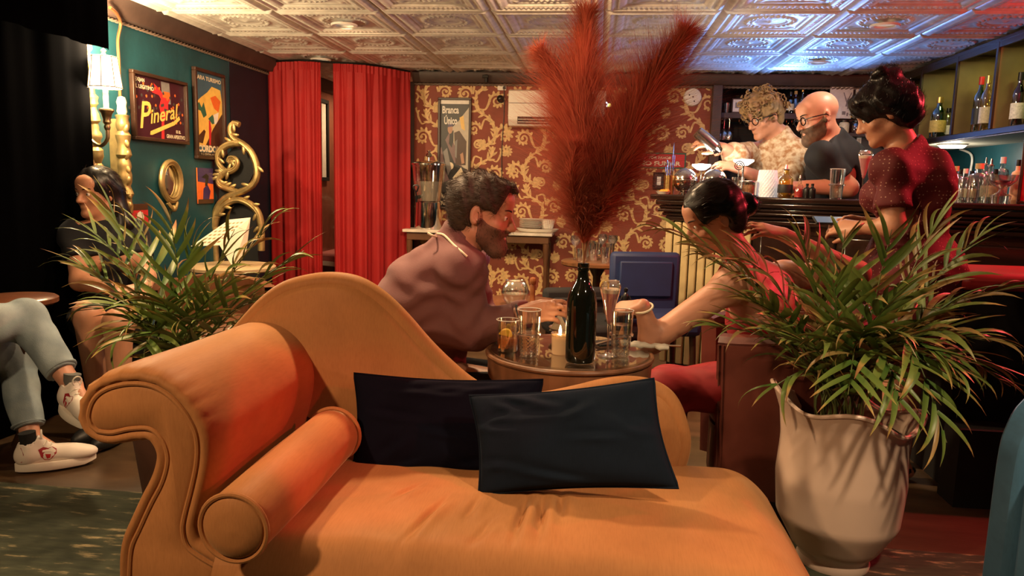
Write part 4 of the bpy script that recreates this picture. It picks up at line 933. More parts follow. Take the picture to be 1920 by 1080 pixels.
# carved gilt pilaster seen edge on
p0 = PX(228, 195, X0+0.07); zl = PX(229, 400, X0+0.07)[2]
t = thing('gilt_wall_ornament', 'narrow carved gilt mirror frame seen edge-on right of the sconce', 'mirror', (X0+0.01, p0[1], zl))
Zs = np.linspace(zl, p0[2]-0.06, 26); prof = [(0.026+0.010*abs(math.sin(k*0.9))+0.006*(k % 5 == 0), z_) for k, z_ in enumerate(Zs)]
mb = MB(); mb.lathe([(0, zl)]+prof+[(0, prof[-1][1]+0.01)], (p0[0], p0[1], 0), 14); obj('carved_edge', mb, 'gilt', t, world=True)
mb = MB(); mb.lathe([(0.014, p0[2]-0.07), (0.026, p0[2]-0.04), (0.022, p0[2]-0.01), (0.026, p0[2]+0.01), (0.018, p0[2]+0.035), (0, p0[2]+0.042)], (p0[0], p0[1], 0), 16); obj('finial', mb, 'candle_sleeve', t, world=True)
mb = MB(); mb.b2((X0+0.002, p0[1]-0.02, zl), (p0[0], p0[1]+0.02, p0[2]-0.08)); obj('bracket', mb, 'gilt', t, world=True)
for k in range(7):
    z_ = zl+(p0[2]-0.1-zl)*(k+0.5)/7; mb = MB(); mb.ell((p0[0]+0.022, p0[1]-0.012, z_), (0.016, 0.012, 0.030), roty(0.4*(-1)**k), 10, 8); obj('carved_leaf', mb, 'gilt', t, world=True)
# tall gilt mirror frame half hidden by black drapes
p1, p2 = PX(160, 72, X0+0.045), PX(186, 318, X0+0.03)
t = thing('gilt_mirror', 'tall gilt mirror edge beside the black drape behind the sconce', 'mirror', (X0+0.01, p2[1], 0.75))
n = 40; ss = np.linspace(0, 1, n); pts = p1+(p2-p1)*ss[:, None]; pts = np.vstack([pts, pts[-1]+(p2-p1)*0.35])
mb = MB(); mb.tube(pts, [0.024+0.007*math.sin(k*1.15)+0.004*math.sin(k*2.7) for k in range(n+1)], 9); obj('carved_stile', mb, 'gilt', t, world=True)
mb = MB(); d = np.array([0, -0.9, 0]); mb.add([p1, p2+(p2-p1)*0.35, p2+(p2-p1)*0.35+d, p1+d, p1-(0.02, 0, 0), p2+(p2-p1)*0.35-(0.015, 0, 0), p2+(p2-p1)*0.35+d-(0.015, 0, 0), p1+d-(0.02, 0, 0)], [(0, 1, 2, 3), (7, 6, 5, 4), (0, 4, 5, 1), (2, 6, 7, 3)]); obj('glass', mb, 'mirror_glass', t, world=True, smooth=False)
# black drapes
def curtain(name, label, path, z0, z1, m, amp, waves, group=None, head=0.0, cat='curtain', gather=0.0):
    p = spline(path, 160) if len(path) > 2 else np.linspace(path[0], path[1], 160); t_ = np.gradient(p, axis=0); t_ /= np.linalg.norm(t_, axis=1)[:, None]; nn = np.stack([t_[:, 1], -t_[:, 0]], 1)
    c = p.mean(0); t = thing(name, label, cat, (c[0], c[1], z0), group=group); rg = random.Random(len(label)); ph = [rg.uniform(0, 6) for _ in range(4)]
    n = len(p); zs_ = np.concatenate([np.linspace(z0, z1-head, 14), np.linspace(z1-head, z1, 5)[1:]]) if head else np.linspace(z0, z1, 14)
    def pt(i, k, th):
        u = i/(n-1); z_ = zs_[k]; f = (z_-z0)/(z1-z0)
        a = amp*(0.55+0.45*(1-f))*(0.75+0.25*math.sin(u*9+ph[0]))
        w_ = a*math.sin(u*waves*2*PI+ph[1]+0.5*math.sin(u*11+ph[2]))+a*0.35*math.sin(u*waves*4.6*PI+ph[3])
        if head and z_ > z1-head-1e-6:
            w_ = w_*0.45+0.006*math.sin(u*waves*7*PI)
        q_ = p[i]+nn[i]*(w_+th); return (q_[0], q_[1], z_)
    def sheet(k0, k1):
        mb = MB(); K = k1-k0
        for th in (0.0, -0.004):
            v = [pt(i, k, th) for i in range(n) for k in range(k0, k1)]
            mb.add(v, [(i*K+k, (i+1)*K+k, (i+1)*K+k+1, i*K+k+1) for i in range(n-1) for k in range(K-1)])
        return mb
    if head:
        obj('drop', sheet(0, 14), m, t, world=True, ang=80, recalc=False); obj('gathered_heading', sheet(13, len(zs_)), m, t, world=True, ang=80, recalc=False)
    else: obj('drop', sheet(0, 14), m, t, world=True, ang=80, recalc=False)
    return t
e = PX(150, 70, X0+0.06)
curtain('black_drape', 'black drape hanging along the left wall', [(X0+0.09, 1.2), (X0+0.09, 2.2), (X0+0.09, e[1])], 0.0, H-0.03, 'black_cloth', 0.016, 9)
va = PX(208, 0, X0+0.28); vz = PX(205, 92, X0+0.28)[2]
curtain('black_valance', 'short black cloth valance hanging from the ceiling above the sconce', [(X0+0.20, 1.2), (X0+0.24, 2.4), (X0+0.27, va[1])], vz, H-0.02, 'black_cloth', 0.015, 8)

# ------------------------------------------------------------------ red curtains across the passage
mat('red_velvet', (0.36, 0.008, 0.008), 0.7, noise=0.18, nscale=4, sheen=0.25)
CZ = 2.06
c1 = [PZ(x, y, CZ)[:2] for x, y in ((494, 118), (530, 116), (570, 115), (601, 117))]
c2 = [PZ(x, y, CZ)[:2] for x, y in ((624, 119), (670, 121), (720, 127), (768, 136))]
curtain('red_curtain', 'red velvet curtain, left of the two, beside the dark teal corner', c1, 0.02, CZ, 'red_velvet', 0.030, 4.5, 'red velvet curtains across the passage', 0.06)
curtain('red_curtain', 'red velvet curtain, right of the two, beside the patterned wallpaper', c2, 0.02, CZ, 'red_velvet', 0.032, 5.5, 'red velvet curtains across the passage', 0.06)
mat('iron', (0.02, 0.018, 0.016), 0.45, 0.8)
mb = MB(); mb.tube(spline([(*c, CZ+0.008) for c in c1+c2], 40), 0.008, 8); obj('curtain_rail', mb, 'iron', label='curved dark rail carrying the red curtains under the ceiling', cat='curtain rail')

# gilt scroll mirror frame in the corner
GD = 4.85
t = thing('carved_gilt_frame', 'carved gilt rococo scroll frame standing in the dark corner by the red curtain', 'mirror', P(445, 520, GD))
def gcurve(pts, r0, r1, nm='scroll', dd=0.0):
    c = spline([P(a_, b_, GD+dd) for a_, b_ in pts], 40); m = len(c); rr = r0+(r1-r0)*np.linspace(0, 1, m); mb = MB(); mb.tube(c, rr, 9); obj(nm, mb, 'gilt', t, world=True)
    mb = MB(); off = np.array([0, -r0*0.7, r0*0.4]); mb.tube(c+off, rr*0.35, 6); obj('bead', mb, 'gilt', t, world=True)
    return c
cs = [gcurve([(449, 234), (438, 231), (432, 240), (433, 252), (441, 262), (455, 270), (470, 284), (480, 306), (482, 328), (474, 346), (456, 358), (436, 365), (420, 374), (409, 388), (404, 404), (402, 425)], 0.020, 0.026),
      gcurve([(450, 268), (432, 270), (417, 278), (409, 292), (410, 306), (418, 318), (430, 322), (441, 316), (445, 305), (440, 297), (431, 297), (428, 304)], 0.026, 0.016),
      gcurve([(428, 320), (416, 328), (410, 338), (414, 348), (428, 354), (446, 360)], 0.024, 0.020),
      gcurve([(402, 430), (406, 408), (420, 386), (442, 375), (464, 380), (482, 396), (489, 420), (490, 470)], 0.024, 0.024),
      gcurve([(404, 425), (404, 470), (408, 520)], 0.022, 0.022)]
rg = random.Random(9); 
for c in cs[:4]:
    for k in range(3, len(c)-3, 4):
        tn = unit(c[k+1]-c[k-1]); out = unit(np.cross(tn, (0, 1, 0)))*(1 if rg.random() > 0.3 else -1); mb = MB()
        mb.ell(c[k]+out*0.026+np.array([0, -0.012, 0]), (0.012, 0.010, 0.034), basis((0, -1, 0), unit(out*0.7+tn*0.7)), 8, 6); obj('acanthus_leaf', mb, 'gilt', t, world=True)
mb = MB(); pts = [P(x, y, GD+0.05) for x, y in ((415, 300), (440, 275), (470, 290), (478, 320), (465, 345), (430, 365), (480, 400), (486, 520), (410, 520), (408, 400))]
c0 = np.mean([p for p in pts], 0); mb.add(pts+[p+np.array([0, 0.015, 0]) for p in pts], [tuple(range(10)), tuple(range(19, 9, -1))]+[(i, 10+i, 10+(i+1) % 10, (i+1) % 10) for i in range(10)]); obj('backing', mb, 'black_paint', t, world=True, smooth=False)

# passage behind the curtains: framed picture and chair
a = PX(601, 332, X0+0.01); b = PX(611, 195, X0+0.01)
q = Poster('framed_picture', 'black-framed white picture in the gap between the red curtains', (X0+0.001, a[1], a[2]), EY, EZ, EX, b[1]-a[1], b[2]-a[2], 0.035, bg='print_white', cat='picture', frame='black_paint')
cp = P(632, 505, 7.0); t = thing('upholstered_armchair', 'white-framed chair with pink upholstery seen between the red curtains', 'chair', (cp[0]+0.05, 7.0, 0.0), -0.4)
mat('white_wood', (0.75, 0.68, 0.58), 0.4); mat('pink_fabric', (0.50, 0.16, 0.15), 0.75, noise=0.2)
mb = MB(); mb.box((0, 0, 0.42), (0.50, 0.48, 0.10)); obj('seat', mb, 'pink_fabric', t, bevel=0.03)
mb = MB(); mb.box((0, 0.24, 0.72), (0.40, 0.05, 0.40), rotx(-0.12)); obj('backrest', mb, 'pink_fabric', t, bevel=0.02)
mb = MB(); mb.tube(spline([(-0.23, 0.22, 0.45), (-0.235, 0.27, 0.75), (-0.20, 0.30, 0.95), (0, 0.31, 0.98), (0.20, 0.30, 0.95), (0.235, 0.27, 0.75), (0.23, 0.22, 0.45)], 40), 0.022, 8); obj('back_frame', mb, 'white_wood', t)
for sx in (-1, 1):
    mb = MB(); mb.tube(spline([(0.24*sx, 0.25, 0.68), (0.27*sx, 0.05, 0.66), (0.27*sx, -0.15, 0.64), (0.25*sx, -0.18, 0.42)], 20), 0.018, 8); obj('arm', mb, 'white_wood', t)
    for sy in (-1, 1):
        mb = MB(); mb.tube(spline([(0.22*sx, 0.2*sy, 0.42), (0.23*sx, 0.21*sy, 0.2), (0.21*sx, 0.22*sy, 0.0)], 10), [0.022]*9+[0.016]*(len(spline([(0,0,0),(0,0,1),(0,0,2)], 10))-9), 8); obj('leg', mb, 'white_wood', t)
mb = MB(); mb.box((0, 0, 0.37), (0.50, 0.48, 0.05)); obj('seat_rail', mb, 'white_wood', t, bevel=0.008)

# ------------------------------------------------------------------ furniture round the left guests
mat('tan_leather', (0.16, 0.06, 0.025), 0.4, noise=0.25, nscale=9)
c = P(395, 480, 3.35); t = thing('studded_tub_chair', 'brown leather tub chair with brass studs behind the left palm', 'chair', (c[0]-0.05, 3.45, 0.0), 0.5)
def tub(u, v, rr): a = PI*(0.05+0.9*u); return (rr*math.cos(a)*1.05, rr*math.sin(a)*0.9, 0.38+v*(0.22+0.05*math.sin(PI*u)))
mb = MB(); mb.grid(lambda u, v: tub(u, v, 0.29), 30, 8); mb.grid(lambda u, v: tub(u, v, 0.24), 30, 8); mb.grid(lambda u, v: tub(u, 1, 0.24+0.05*v), 30, 4); mb.grid(lambda u, v: tub(u, 0, 0.24+0.05*v), 30, 4); obj('backrest', mb, 'tan_leather', t)
mb = MB(); mb.lathe([(0, 0.30), (0.23, 0.30), (0.25, 0.33), (0.24, 0.42), (0.2, 0.45), (0, 0.455)], seg=30); obj('seat', mb, 'tan_leather', t)
for k in range(22):
    x, y, z_ = tub(k/21, 0.96, 0.293); mb = MB(); mb.ell((x, y, z_), 0.008, None, 8, 6); obj('stud', mb, 'brass', t)
for an in (0.8, 2.3, 3.9, 5.5):
    mb = MB(); mb.cyl((0.22*math.cos(an), 0.22*math.sin(an), 0.31), (0.24*math.cos(an), 0.24*math.sin(an), 0.0), 0.02, 0.013); obj('leg', mb, 'dark_wood', t)
def round_table(name, label, c, z, r, wood, cat='table'):
    t = thing(name, label, cat, (c[0], c[1], 0))
    mb = MB(); mb.lathe([(0, z-0.03), (r-0.01, z-0.03), (r, z-0.022), (r, z-0.006), (r-0.008, z), (0, z)], seg=48); obj('table_top', mb, wood, t)
    mb = MB(); mb.lathe([(0, 0.02), (0.17, 0.0), (0.17, 0.015), (0.05, 0.05), (0.028, 0.10), (0.024, z-0.1), (0.06, z-0.03), (0, z-0.03)], seg=24); obj('pedestal', mb, 'dark_wood', t)
    return t
mat('red_wood', (0.14, 0.045, 0.018), 0.3, noise=0.4, nscale=5, stretch=(1, 8, 1))
c = PZ(20, 556, 0.66); round_table('round_table', 'round dark wooden table top at the left edge behind the jeans', (c[0]+0.02, c[1]), 0.66, 0.15, 'red_wood')
c = PZ(435, 497, 0.64); mt = round_table('round_table', 'round pale wooden table top behind the left palm under the menu', c, 0.64, 0.25, 'pale_wood')
# menu standing open on it
mp_ = P(425, 485, c[1]-0.03); t = thing('drinks_menu', 'white drinks menu with gold printed rows propped behind the left palm', 'menu', (mp_[0], mp_[1], 0.64))
mat('menu_card', (0.80, 0.74, 0.60), 0.6); mat('menu_ink', (0.35, 0.24, 0.10), 0.6)
for k, pix in enumerate((((358, 462), (412, 460), (470, 408), (430, 412)), ((412, 460), (436, 500), (462, 470), (470, 408)))):
    D = c[1]-0.05; pts = np.array([P(x, y, D-0.05*(i in (0, 1))) for i, (x, y) in enumerate(pix)]); mb = MB(); nrm = unit(np.cross(pts[1]-pts[0], pts[3]-pts[0]))*0.002
    mb.add(np.vstack([pts, pts+nrm]), [(0, 1, 2, 3), (7, 6, 5, 4), (0, 4, 5, 1), (1, 5, 6, 2), (2, 6, 7, 3), (3, 7, 4, 0)]); pg = obj('page', mb, 'menu_card', t, world=True, smooth=False)
    mb = MB()
    for a_ in range(5):
        for b_ in range(6):
            u0, v0 = 0.10+a_*0.17, 0.10+b_*0.14; bil = lambda u, v: (1-u)*(1-v)*pts[0]+u*(1-v)*pts[1]+u*v*pts[2]+(1-u)*v*pts[3]
            s_ = -1 if nrm[1] > 0 else 1
            mb.add([bil(x, y)+nrm*(1.2 if nrm[1] < 0 else -0.2) for x, y in ((u0, v0), (u0+0.10, v0), (u0+0.10, v0+0.06), (u0, v0+0.06))], [(0, 1, 2, 3)])
    obj('printed_rows', mb, 'menu_ink', pg, smooth=False, kind='stuff')
# ------------------------------------------------------------------ back wall: poster, air conditioner, small fittings
YW = Y1-0.004; EN = (0, -1, 0)
a = P(824, 388, Y1-0.02); b = P(880, 188, Y1-0.02)
q = Poster('framed_poster', 'tall framed bottle poster with white lettering on the patterned wallpaper', (a[0], YW, a[2]), EX, EZ, EN, b[0]-a[0], b[2]-a[2], 0.020, 0.03, bg='print_mauve')
q.shape([(0, 0.55), (0.35, 0.72), (0.75, 0.80), (1, 0.95), (1, 1), (0, 1)], 'print_black'); q.shape([(0.30, 0.72), (0.6, 0.80), (1.0, 0.94), (1.0, 0.30), (0.75, 0.40), (0.55, 0.55)], 'print_pale')
q.shape([(0, 0.965), (1, 0.965), (1, 1), (0, 1)], 'print_white'); q.shape([(0, 0.0), (1, 0.0), (1, 0.16), (0.6, 0.2), (0, 0.2)], 'print_black')
q.shape([(0.02, 0.60), (0.16, 0.64), (0.50, 0.42), (0.95, 0.36), (0.98, 0.16), (0.45, 0.18), (0.20, 0.34)], 'print_black')
q.shape([(0.48, 0.70), (0.66, 0.72), (0.92, 0.62), (0.90, 0.40), (0.55, 0.40)], 'print_brown'); q.shape([(0.34, 0.72), (0.46, 0.72), (0.46, 0.62), (0.40, 0.56), (0.30, 0.60)], 'print_black')
th = np.linspace(0, 2*PI, 13)[:-1]; q.shape([(0.34+0.09*math.cos(x), 0.735+0.045*math.sin(x)) for x in th], 'print_skin'); q.shape([(0.36+0.12*math.cos(x), 0.39+0.035*math.sin(x)) for x in th], 'print_cream')
q.shape([(0.45, 0.28), (0.74, 0.38), (0.88, 0.30), (0.60, 0.20)], 'print_cream'); q.shape([(0.24, 0.75), (0.44, 0.76), (0.40, 0.79), (0.30, 0.79)], 'print_purple')
q.shape([(0.10, 0.52), (0.24, 0.56), (0.40, 0.36), (0.28, 0.30)], 'print_grey'); q.shape([(0.70, 0.50), (0.80, 0.52), (0.86, 0.42), (0.76, 0.41)], 'print_skin'); q.shape([(0.52, 0.62), (0.60, 0.64), (0.58, 0.46), (0.52, 0.48)], 'print_grey'); q.shape([(0.66, 0.84), (0.80, 0.86), (0.86, 0.72), (0.74, 0.74)], 'print_yellow')
q.shape([(0.05, 0.22), (0.32, 0.26), (0.40, 0.16), (0.12, 0.14)], 'print_leaf'); q.text('NET BRANCA', 0.50, 0.265, 0.022, 'print_brown', width=0.3, rot=0.28)
q.text('Branca', 0.05, 0.88, 0.092, 'print_white', off=0.003, width=0.58); q.text('Único', 0.12, 0.78, 0.092, 'print_white', off=0.003, width=0.46)
q.text('Argentina es', 0.04, 0.085, 0.05, 'print_cream', off=0.0015, width=0.80); q.text('Fernet es', 0.04, 0.02, 0.05, 'print_cream', off=0.0015, width=0.62)
mat('ac_white', (0.82, 0.76, 0.66), 0.4); mat('vent_black', (0.01, 0.01, 0.01), 0.6)
a = P(952, 235, Y1-0.2); b = P(952, 167, Y1-0.2); aw = 0.80; hh = b[2]-a[2]
t = thing('air_conditioner', 'white wall-mounted split air conditioner half hidden by the pampas', 'air conditioner', (a[0]+aw/2, Y1-0.1, a[2]))
mb = MB(); mb.prism([(Y1-0.001, 0), (Y1-0.16, 0), (Y1-0.20, 0.05), (Y1-0.205, hh*0.5), (Y1-0.20, hh-0.012), (Y1-0.17, hh), (Y1-0.001, hh)], aw, 'x', 0); obj('casing', xform(mb, None, (a[0], 0, a[2])), 'ac_white', t, world=True, bevel=0.006)
mb = MB(); mb.box((a[0]+aw/2+0.02, Y1-0.193, a[2]+0.045), (aw-0.12, 0.03, 0.055)); obj('outlet_slot', mb, 'vent_black', t, world=True)
for k in range(2):
    mb = MB(); mb.box((a[0]+aw/2+0.02, Y1-0.207, a[2]+0.03+0.022*k), (aw-0.13, 0.012, 0.004), rotx(0.4)); obj('vane', mb, 'ac_white', t, world=True)
mb = MB(); mb.box((a[0]+aw/2, Y1-0.2055, a[2]+hh*0.62), (aw-0.01, 0.002, 0.004)); obj('panel_seam', mb, 'vent_black', t, world=True)
p = P(938, 185, Y1-0.05); t = thing('security_camera', 'small black dome camera on the wallpaper left of the air conditioner', 'camera', (p[0], Y1, p[2]))
mat('black_plastic', (0.01, 0.01, 0.011), 0.3)
mb = MB(); mb.ell((p[0], Y1-0.05, p[2]), 0.030); obj('dome', mb, 'black_plastic', t, world=True)
mb = MB(); mb.cyl((p[0], Y1, p[2]), (p[0], Y1-0.045, p[2]), 0.014); mb.cyl((p[0], Y1, p[2]), (p[0], Y1-0.01, p[2]), 0.032); obj('mount', mb, 'black_plastic', t, world=True)
p = P(941, 165, Y1-0.01); t = thing('wall_socket', 'white double socket with black plug near the top of the wallpaper', 'socket', (p[0], Y1-0.001, p[2]))
mb = MB(); mb.box((p[0], Y1-0.006, p[2]), (0.075, 0.012, 0.038)); obj('plate', mb, 'ac_white', t, world=True, bevel=0.002)
mb = MB(); mb.box((p[0]+0.022, Y1-0.02, p[2]), (0.022, 0.025, 0.024)); obj('plug', mb, 'black_plastic', t, world=True, bevel=0.003)
mb = MB(); mb.tube(spline([P(945, 168, Y1-0.012), P(945, 215, Y1-0.006), P(941, 290, Y1-0.006), P(942, 420, Y1-0.006)], 30), 0.004, 6); obj('power_cable', mb, 'black_plastic', label='thin black cable hanging down the wallpaper from the socket', cat='cable')
p = P(1299, 182, Y1-0.02); t = thing('smoke_detector', 'round white smoke detector on the wallpaper beside the bar shelves', 'smoke detector', (p[0], Y1, p[2]))
mb = MB(); mb.lathe([(0, 0.035), (0.05, 0.034), (0.068, 0.026), (0.075, 0.010), (0.075, 0)], (p[0], Y1, p[2]), 32, rotx(PI/2)); obj('disc', mb, 'ac_white', t, world=True)
for (dx, dz) in ((-0.03, 0.015), (0.0, 0.0), (0.012, -0.035)):
    mb = MB(); mb.cyl((p[0]+dx, Y1-0.034, p[2]+dz), (p[0]+dx, Y1-0.0365, p[2]+dz), 0.006, seg=10); obj('sensor_hole', mb, 'vent_black', t, world=True)
a = P(1190, 312, Y1-0.01); b = P(1284, 290, Y1-0.01)
q = Poster('no_smoking_sign', 'red enamel sign lettered Por Favor No Fumar behind the bar tools', (a[0], YW, a[2]), EX, EZ, EN, b[0]-a[0], b[2]-a[2], 0.012, 0.006, bg='print_red', cat='sign', frame='print_green')
q.text('POR FAVOR', 0.28, 0.62, 0.30, 'print_cream', off=0.006, width=0.45); q.text('NO FUMAR', 0.08, 0.12, 0.46, 'print_cream', off=0.014, width=0.84)
a = P(1226, 352, Y1-0.01); b = P(1244, 326, Y1-0.01)
q = Poster('framed_picture', 'tiny black-framed picture on the wallpaper below the red sign', (a[0], YW, a[2]), EX, EZ, EN, b[0]-a[0], b[2]-a[2], 0.012, 0.02, bg='print_black', cat='picture', frame='black_paint'); q.shape([(0.3, 0.2), (0.75, 0.2), (0.75, 0.8), (0.3, 0.8)], 'print_white')
p = P(1139, 196, Y1-0.1); t = thing('party_light', 'small glowing coloured party light glimpsed between the pampas plumes', 'light', (p[0], Y1, p[2]))
mat('party_glow', (1, 1, 0.8), 0.5, emit=(0.7, 0.8, 1.0), estr=14); mat('party_glow2', (1, 1, 0.5), 0.5, emit=(1.0, 0.9, 0.2), estr=14)
mb = MB(); mb.cyl((p[0], Y1, p[2]), (p[0], Y1-0.09, p[2]), 0.045); obj('housing', mb, 'black_plastic', t, world=True)
mb = MB(); mb.ell((p[0]-0.012, Y1-0.09, p[2]), 0.022); obj('bulb', mb, 'party_glow', t, world=True); mb = MB(); mb.ell((p[0]+0.014, Y1-0.095, p[2]-0.006), 0.016); obj('bulb', mb, 'party_glow2', t, world=True)
p = P(912, 148, Y1-0.1); mb = MB(); mb.b2((p[0]-0.012, Y1-0.12, p[2]-0.03), (p[0]+0.012, Y1-0.078, p[2]+0.035)); mb.b2((p[0]-0.03, Y1-0.13, p[2]+0.005), (p[0]+0.02, Y1-0.115, p[2]+0.03)); obj('cornice_bracket', mb, 'iron', label='small dark bracket fixed on the brown cornice above the bottle poster', cat='bracket', bevel=0.003)

# ------------------------------------------------------------------ console with dispenser and plates
mat('marble', (0.80, 0.72, 0.60), 0.25, noise=0.25, nscale=9); mat('console_wood', (0.15, 0.065, 0.028), 0.35, noise=0.3, nscale=8)
a = P(757, 436, 6.1); b = P(1036, 436, 6.1); zc = P(900, 434, 6.05)[2]
t = thing('console_table', 'slim console table with pale marble top against the wallpaper', 'table', ((a[0]+b[0])/2, 6.22, 0))
mb = MB(); mb.b2((a[0], 6.05, zc-0.025), (b[0], 6.39, zc)); obj('marble_top', mb, 'marble', t, world=True, bevel=0.004)
mb = MB(); mb.b2((a[0]+0.03, 6.08, zc-0.09), (b[0]-0.03, 6.385, zc-0.0255)); obj('apron', mb, 'console_wood', t, world=True, bevel=0.004)
for x in (a[0]+0.05, b[0]-0.05):
    for y in (6.1, 6.365):
        mb = MB(); mb.lathe([(0.014, 0), (0.018, 0.03), (0.014, 0.08), (0.020, 0.3), (0.016, 0.5), (0.026, zc-0.16), (0.026, zc-0.09)], (x, y, 0), 12); obj('leg', mb, 'console_wood', t, world=True)
p = P(803, 432, 6.2); t = thing('water_dispenser', 'glass water dispenser with chrome base and black tap on the console', 'dispenser', (p[0], 6.2, zc))
u_ = 1386/6.2; mat('chrome', (0.75, 0.72, 0.68), 0.12, 1.0)
mb = MB(); mb.lathe([(0, 0), (0.115, 0), (0.118, 0.01), (0.112, 0.225), (0.105, 0.232), (0, 0.232)], seg=36); obj('chrome_base', mb, 'chrome', t)
mb = MB(); shell(mb, [(0.108, 0.232), (0.118, 0.30), (0.132, 0.42), (0.140, 0.535)], 0.004, 36); obj('glass_tank', mb, 'clear_glass', t)
mat('cloudy_water', (0.72, 0.64, 0.52), 0.4, alpha=0.55); mb = MB(); mb.lathe([(0, 0.236), (0.103, 0.236), (0.112, 0.30), (0.124, 0.40), (0, 0.40)], seg=36); obj('water', mb, 'cloudy_water', t)
mb = MB(); mb.lathe([(0, 0.575), (0.05, 0.572), (0.13, 0.558), (0.147, 0.548), (0.147, 0.535), (0, 0.535)], seg=36); obj('lid', mb, 'chrome', t)
mb = MB(); mb.lathe([(0.012, 0.57), (0.010, 0.60), (0.028, 0.612), (0.022, 0.632), (0.010, 0.64), (0.018, 0.655), (0, 0.662)], seg=16); obj('knob', mb, 'chrome', t)
mb = MB(); mb.cyl((-0.06, -0.09, 0.27), (-0.068, -0.16, 0.265), 0.016); mb.cyl((-0.068, -0.155, 0.28), (-0.068, -0.155, 0.225), 0.014, 0.009); mb.tube(spline([(-0.068, -0.155, 0.28), (-0.072, -0.16, 0.31), (-0.09, -0.165, 0.345), (-0.085, -0.165, 0.365), (-0.055, -0.165, 0.365), (-0.05, -0.165, 0.345), (-0.066, -0.16, 0.31)], 24), 0.006, 6); obj('tap', mb, 'black_plastic', t)
mat('china', (0.80, 0.74, 0.64), 0.25)
p = P(1003, 432, 6.15); t0 = thing('serving_tray', 'white oblong tray under the stacked plates on the console', 'tray', (p[0]+0.02, 6.17, zc))
mb = MB(); mb.grid(lambda u, v: (0.17*math.cos(u*2*PI)*(0.75+0.25*v)*1.05, 0.10*math.sin(u*2*PI)*(0.75+0.25*v), 0.003+0.03*v**2), 40, 6, cu=True); mb.lathe([(0, 0.002), (0.075, 0.002), (0.075, 0.005), (0, 0.005)], seg=24); obj('dish', mb, 'china', t0)
ORD = ('first', 'second', 'third', 'fourth', 'fifth', 'sixth', 'seventh')
first = None
for k in range(7):
    if first is None:
        first = thing('dinner_plate', 'lowest white plate of the stack on the console tray', 'plate', (p[0]-0.03, 6.18, zc+0.034), group='white plates stacked on the console')
        mb = MB(); mb.lathe([(0, 0.0), (0.055, 0.0), (0.06, 0.003), (0.105, 0.013), (0.105, 0.0155), (0.06, 0.0065), (0, 0.004)], seg=32); obj('plate_body', mb, 'china', first)
    else: dup(first, (p[0]-0.03+random.uniform(-.003, .003), 6.18, zc+0.034+0.0105*k), label='topmost white plate of the stack on the console tray' if k == 6 else ORD[k]+' white plate from the bottom of the console stack')
t = thing('ribbed_dish', 'white fluted dish right of the stacked plates', 'dish', (p[0]+0.10, 6.18, zc+0.034))
def fl_(v): k = 1+0.04*np.cos(np.arctan2(v[:, 1], v[:, 0])*24); v = v.copy(); v[:, 0] *= k; v[:, 1] *= k; return v
mb = MB(); mb.lathe([(0, 0), (0.045, 0), (0.062, 0.075), (0.058, 0.075), (0.042, 0.006), (0, 0.006)], seg=96, wob=fl_); obj('dish_body', mb, 'china', t)

# ------------------------------------------------------------------ round table with clean glasses, low table with bowl and mill
gz = 0.70; c = PZ(1120, 489, gz); gt = round_table('round_table', 'round wooden side table crowded with clean glasses below the wallpaper', (c[0], c[1]), gz, 0.225, 'table_wood')
def stem_glass(loc, label, h, r, grp):
    t = thing('stemmed_glass', label, 'glass', loc, group=grp)
    mb = MB(); mb.lathe([(0, 0), (r*0.8, 0.001), (r*0.8, 0.003), (0.005, 0.008), (0.0035, h*0.5), (0.006, h*0.55), (r*0.7, h*0.66), (r, h*0.82), (r*0.9, h), (r*0.87, h), (r*0.95, h*0.82), (0, h*0.57)], seg=20); obj('glass_body', mb, 'cut_glass', t); return t
g0 = None; rg = random.Random(12)
for k, (x, y) in enumerate(((1078, 486), (1098, 482), (1112, 488), (1128, 482), (1142, 488), (1147, 485), (1120, 477), (1090, 491), (1135, 493), (1106, 476))):
    p = PZ(x, y, gz)
    if k in (0, 3, 5):
        if g0 is None: g0 = stem_glass((p[0], p[1], gz), 'leftmost clean stemmed glass on the round side table', 0.15, 0.034, 'clean stemmed glasses on the side table')
        else: dup(g0, (p[0], p[1], gz), label=('middle' if k == 3 else 'rightmost')+' clean stemmed glass on the round side table')
    else:
        t = thing('tumbler', ORD[sorted((1098, 1112, 1142, 1120, 1090, 1135, 1106)).index(x)]+' plain tumbler from the left on the round side table', 'glass', (p[0], p[1], gz), group='clean tumblers on the side table'); hh = rg.uniform(0.08, 0.12)
        mb = MB(); shell(mb, [(0, 0), (0.024, 0), (0.027, 0.006), (0.032, hh)], 0.002, 18); obj('tumbler_body', mb, 'cut_glass', t)
lz = 0.60; c = PZ(972, 572, lz); round_table('round_table', 'low brown table behind the bearded man with a glass bowl', (c[0]-0.02, c[1]+0.06), lz, 0.26, 'red_wood')
p = PZ(965, 570, lz); t = thing('glass_bowl', 'round clear glass bowl behind the man\'s forearm', 'bowl', (p[0], p[1], lz))
k_ = p[1]/1386; mb = MB(); shell(mb, [(0, 0), (16*k_, 0.002), (24*k_, 12*k_), (26.5*k_, 24*k_), (24*k_, 36*k_), (18*k_, 44*k_), (19*k_, 46*k_)], 0.003, 32); obj('bowl_body', mb, 'cut_glass', t)
mb = MB(); mb.lathe([(0, 0.008), (15*k_, 0.008), (22*k_, 12*k_), (24.5*k_, 20*k_), (0, 20*k_)], seg=28); obj('water', mb, 'cloudy_water', t)
p = PZ(998, 574, lz); t = thing('pepper_mill', 'tall turned wooden pepper mill beside the glass bowl', 'pepper mill', (p[0], p[1], lz)); k_ = p[1]/1386
mat('mill_wood', (0.28, 0.10, 0.035), 0.35, noise=0.25, nscale=10, stretch=(4, 4, 1))
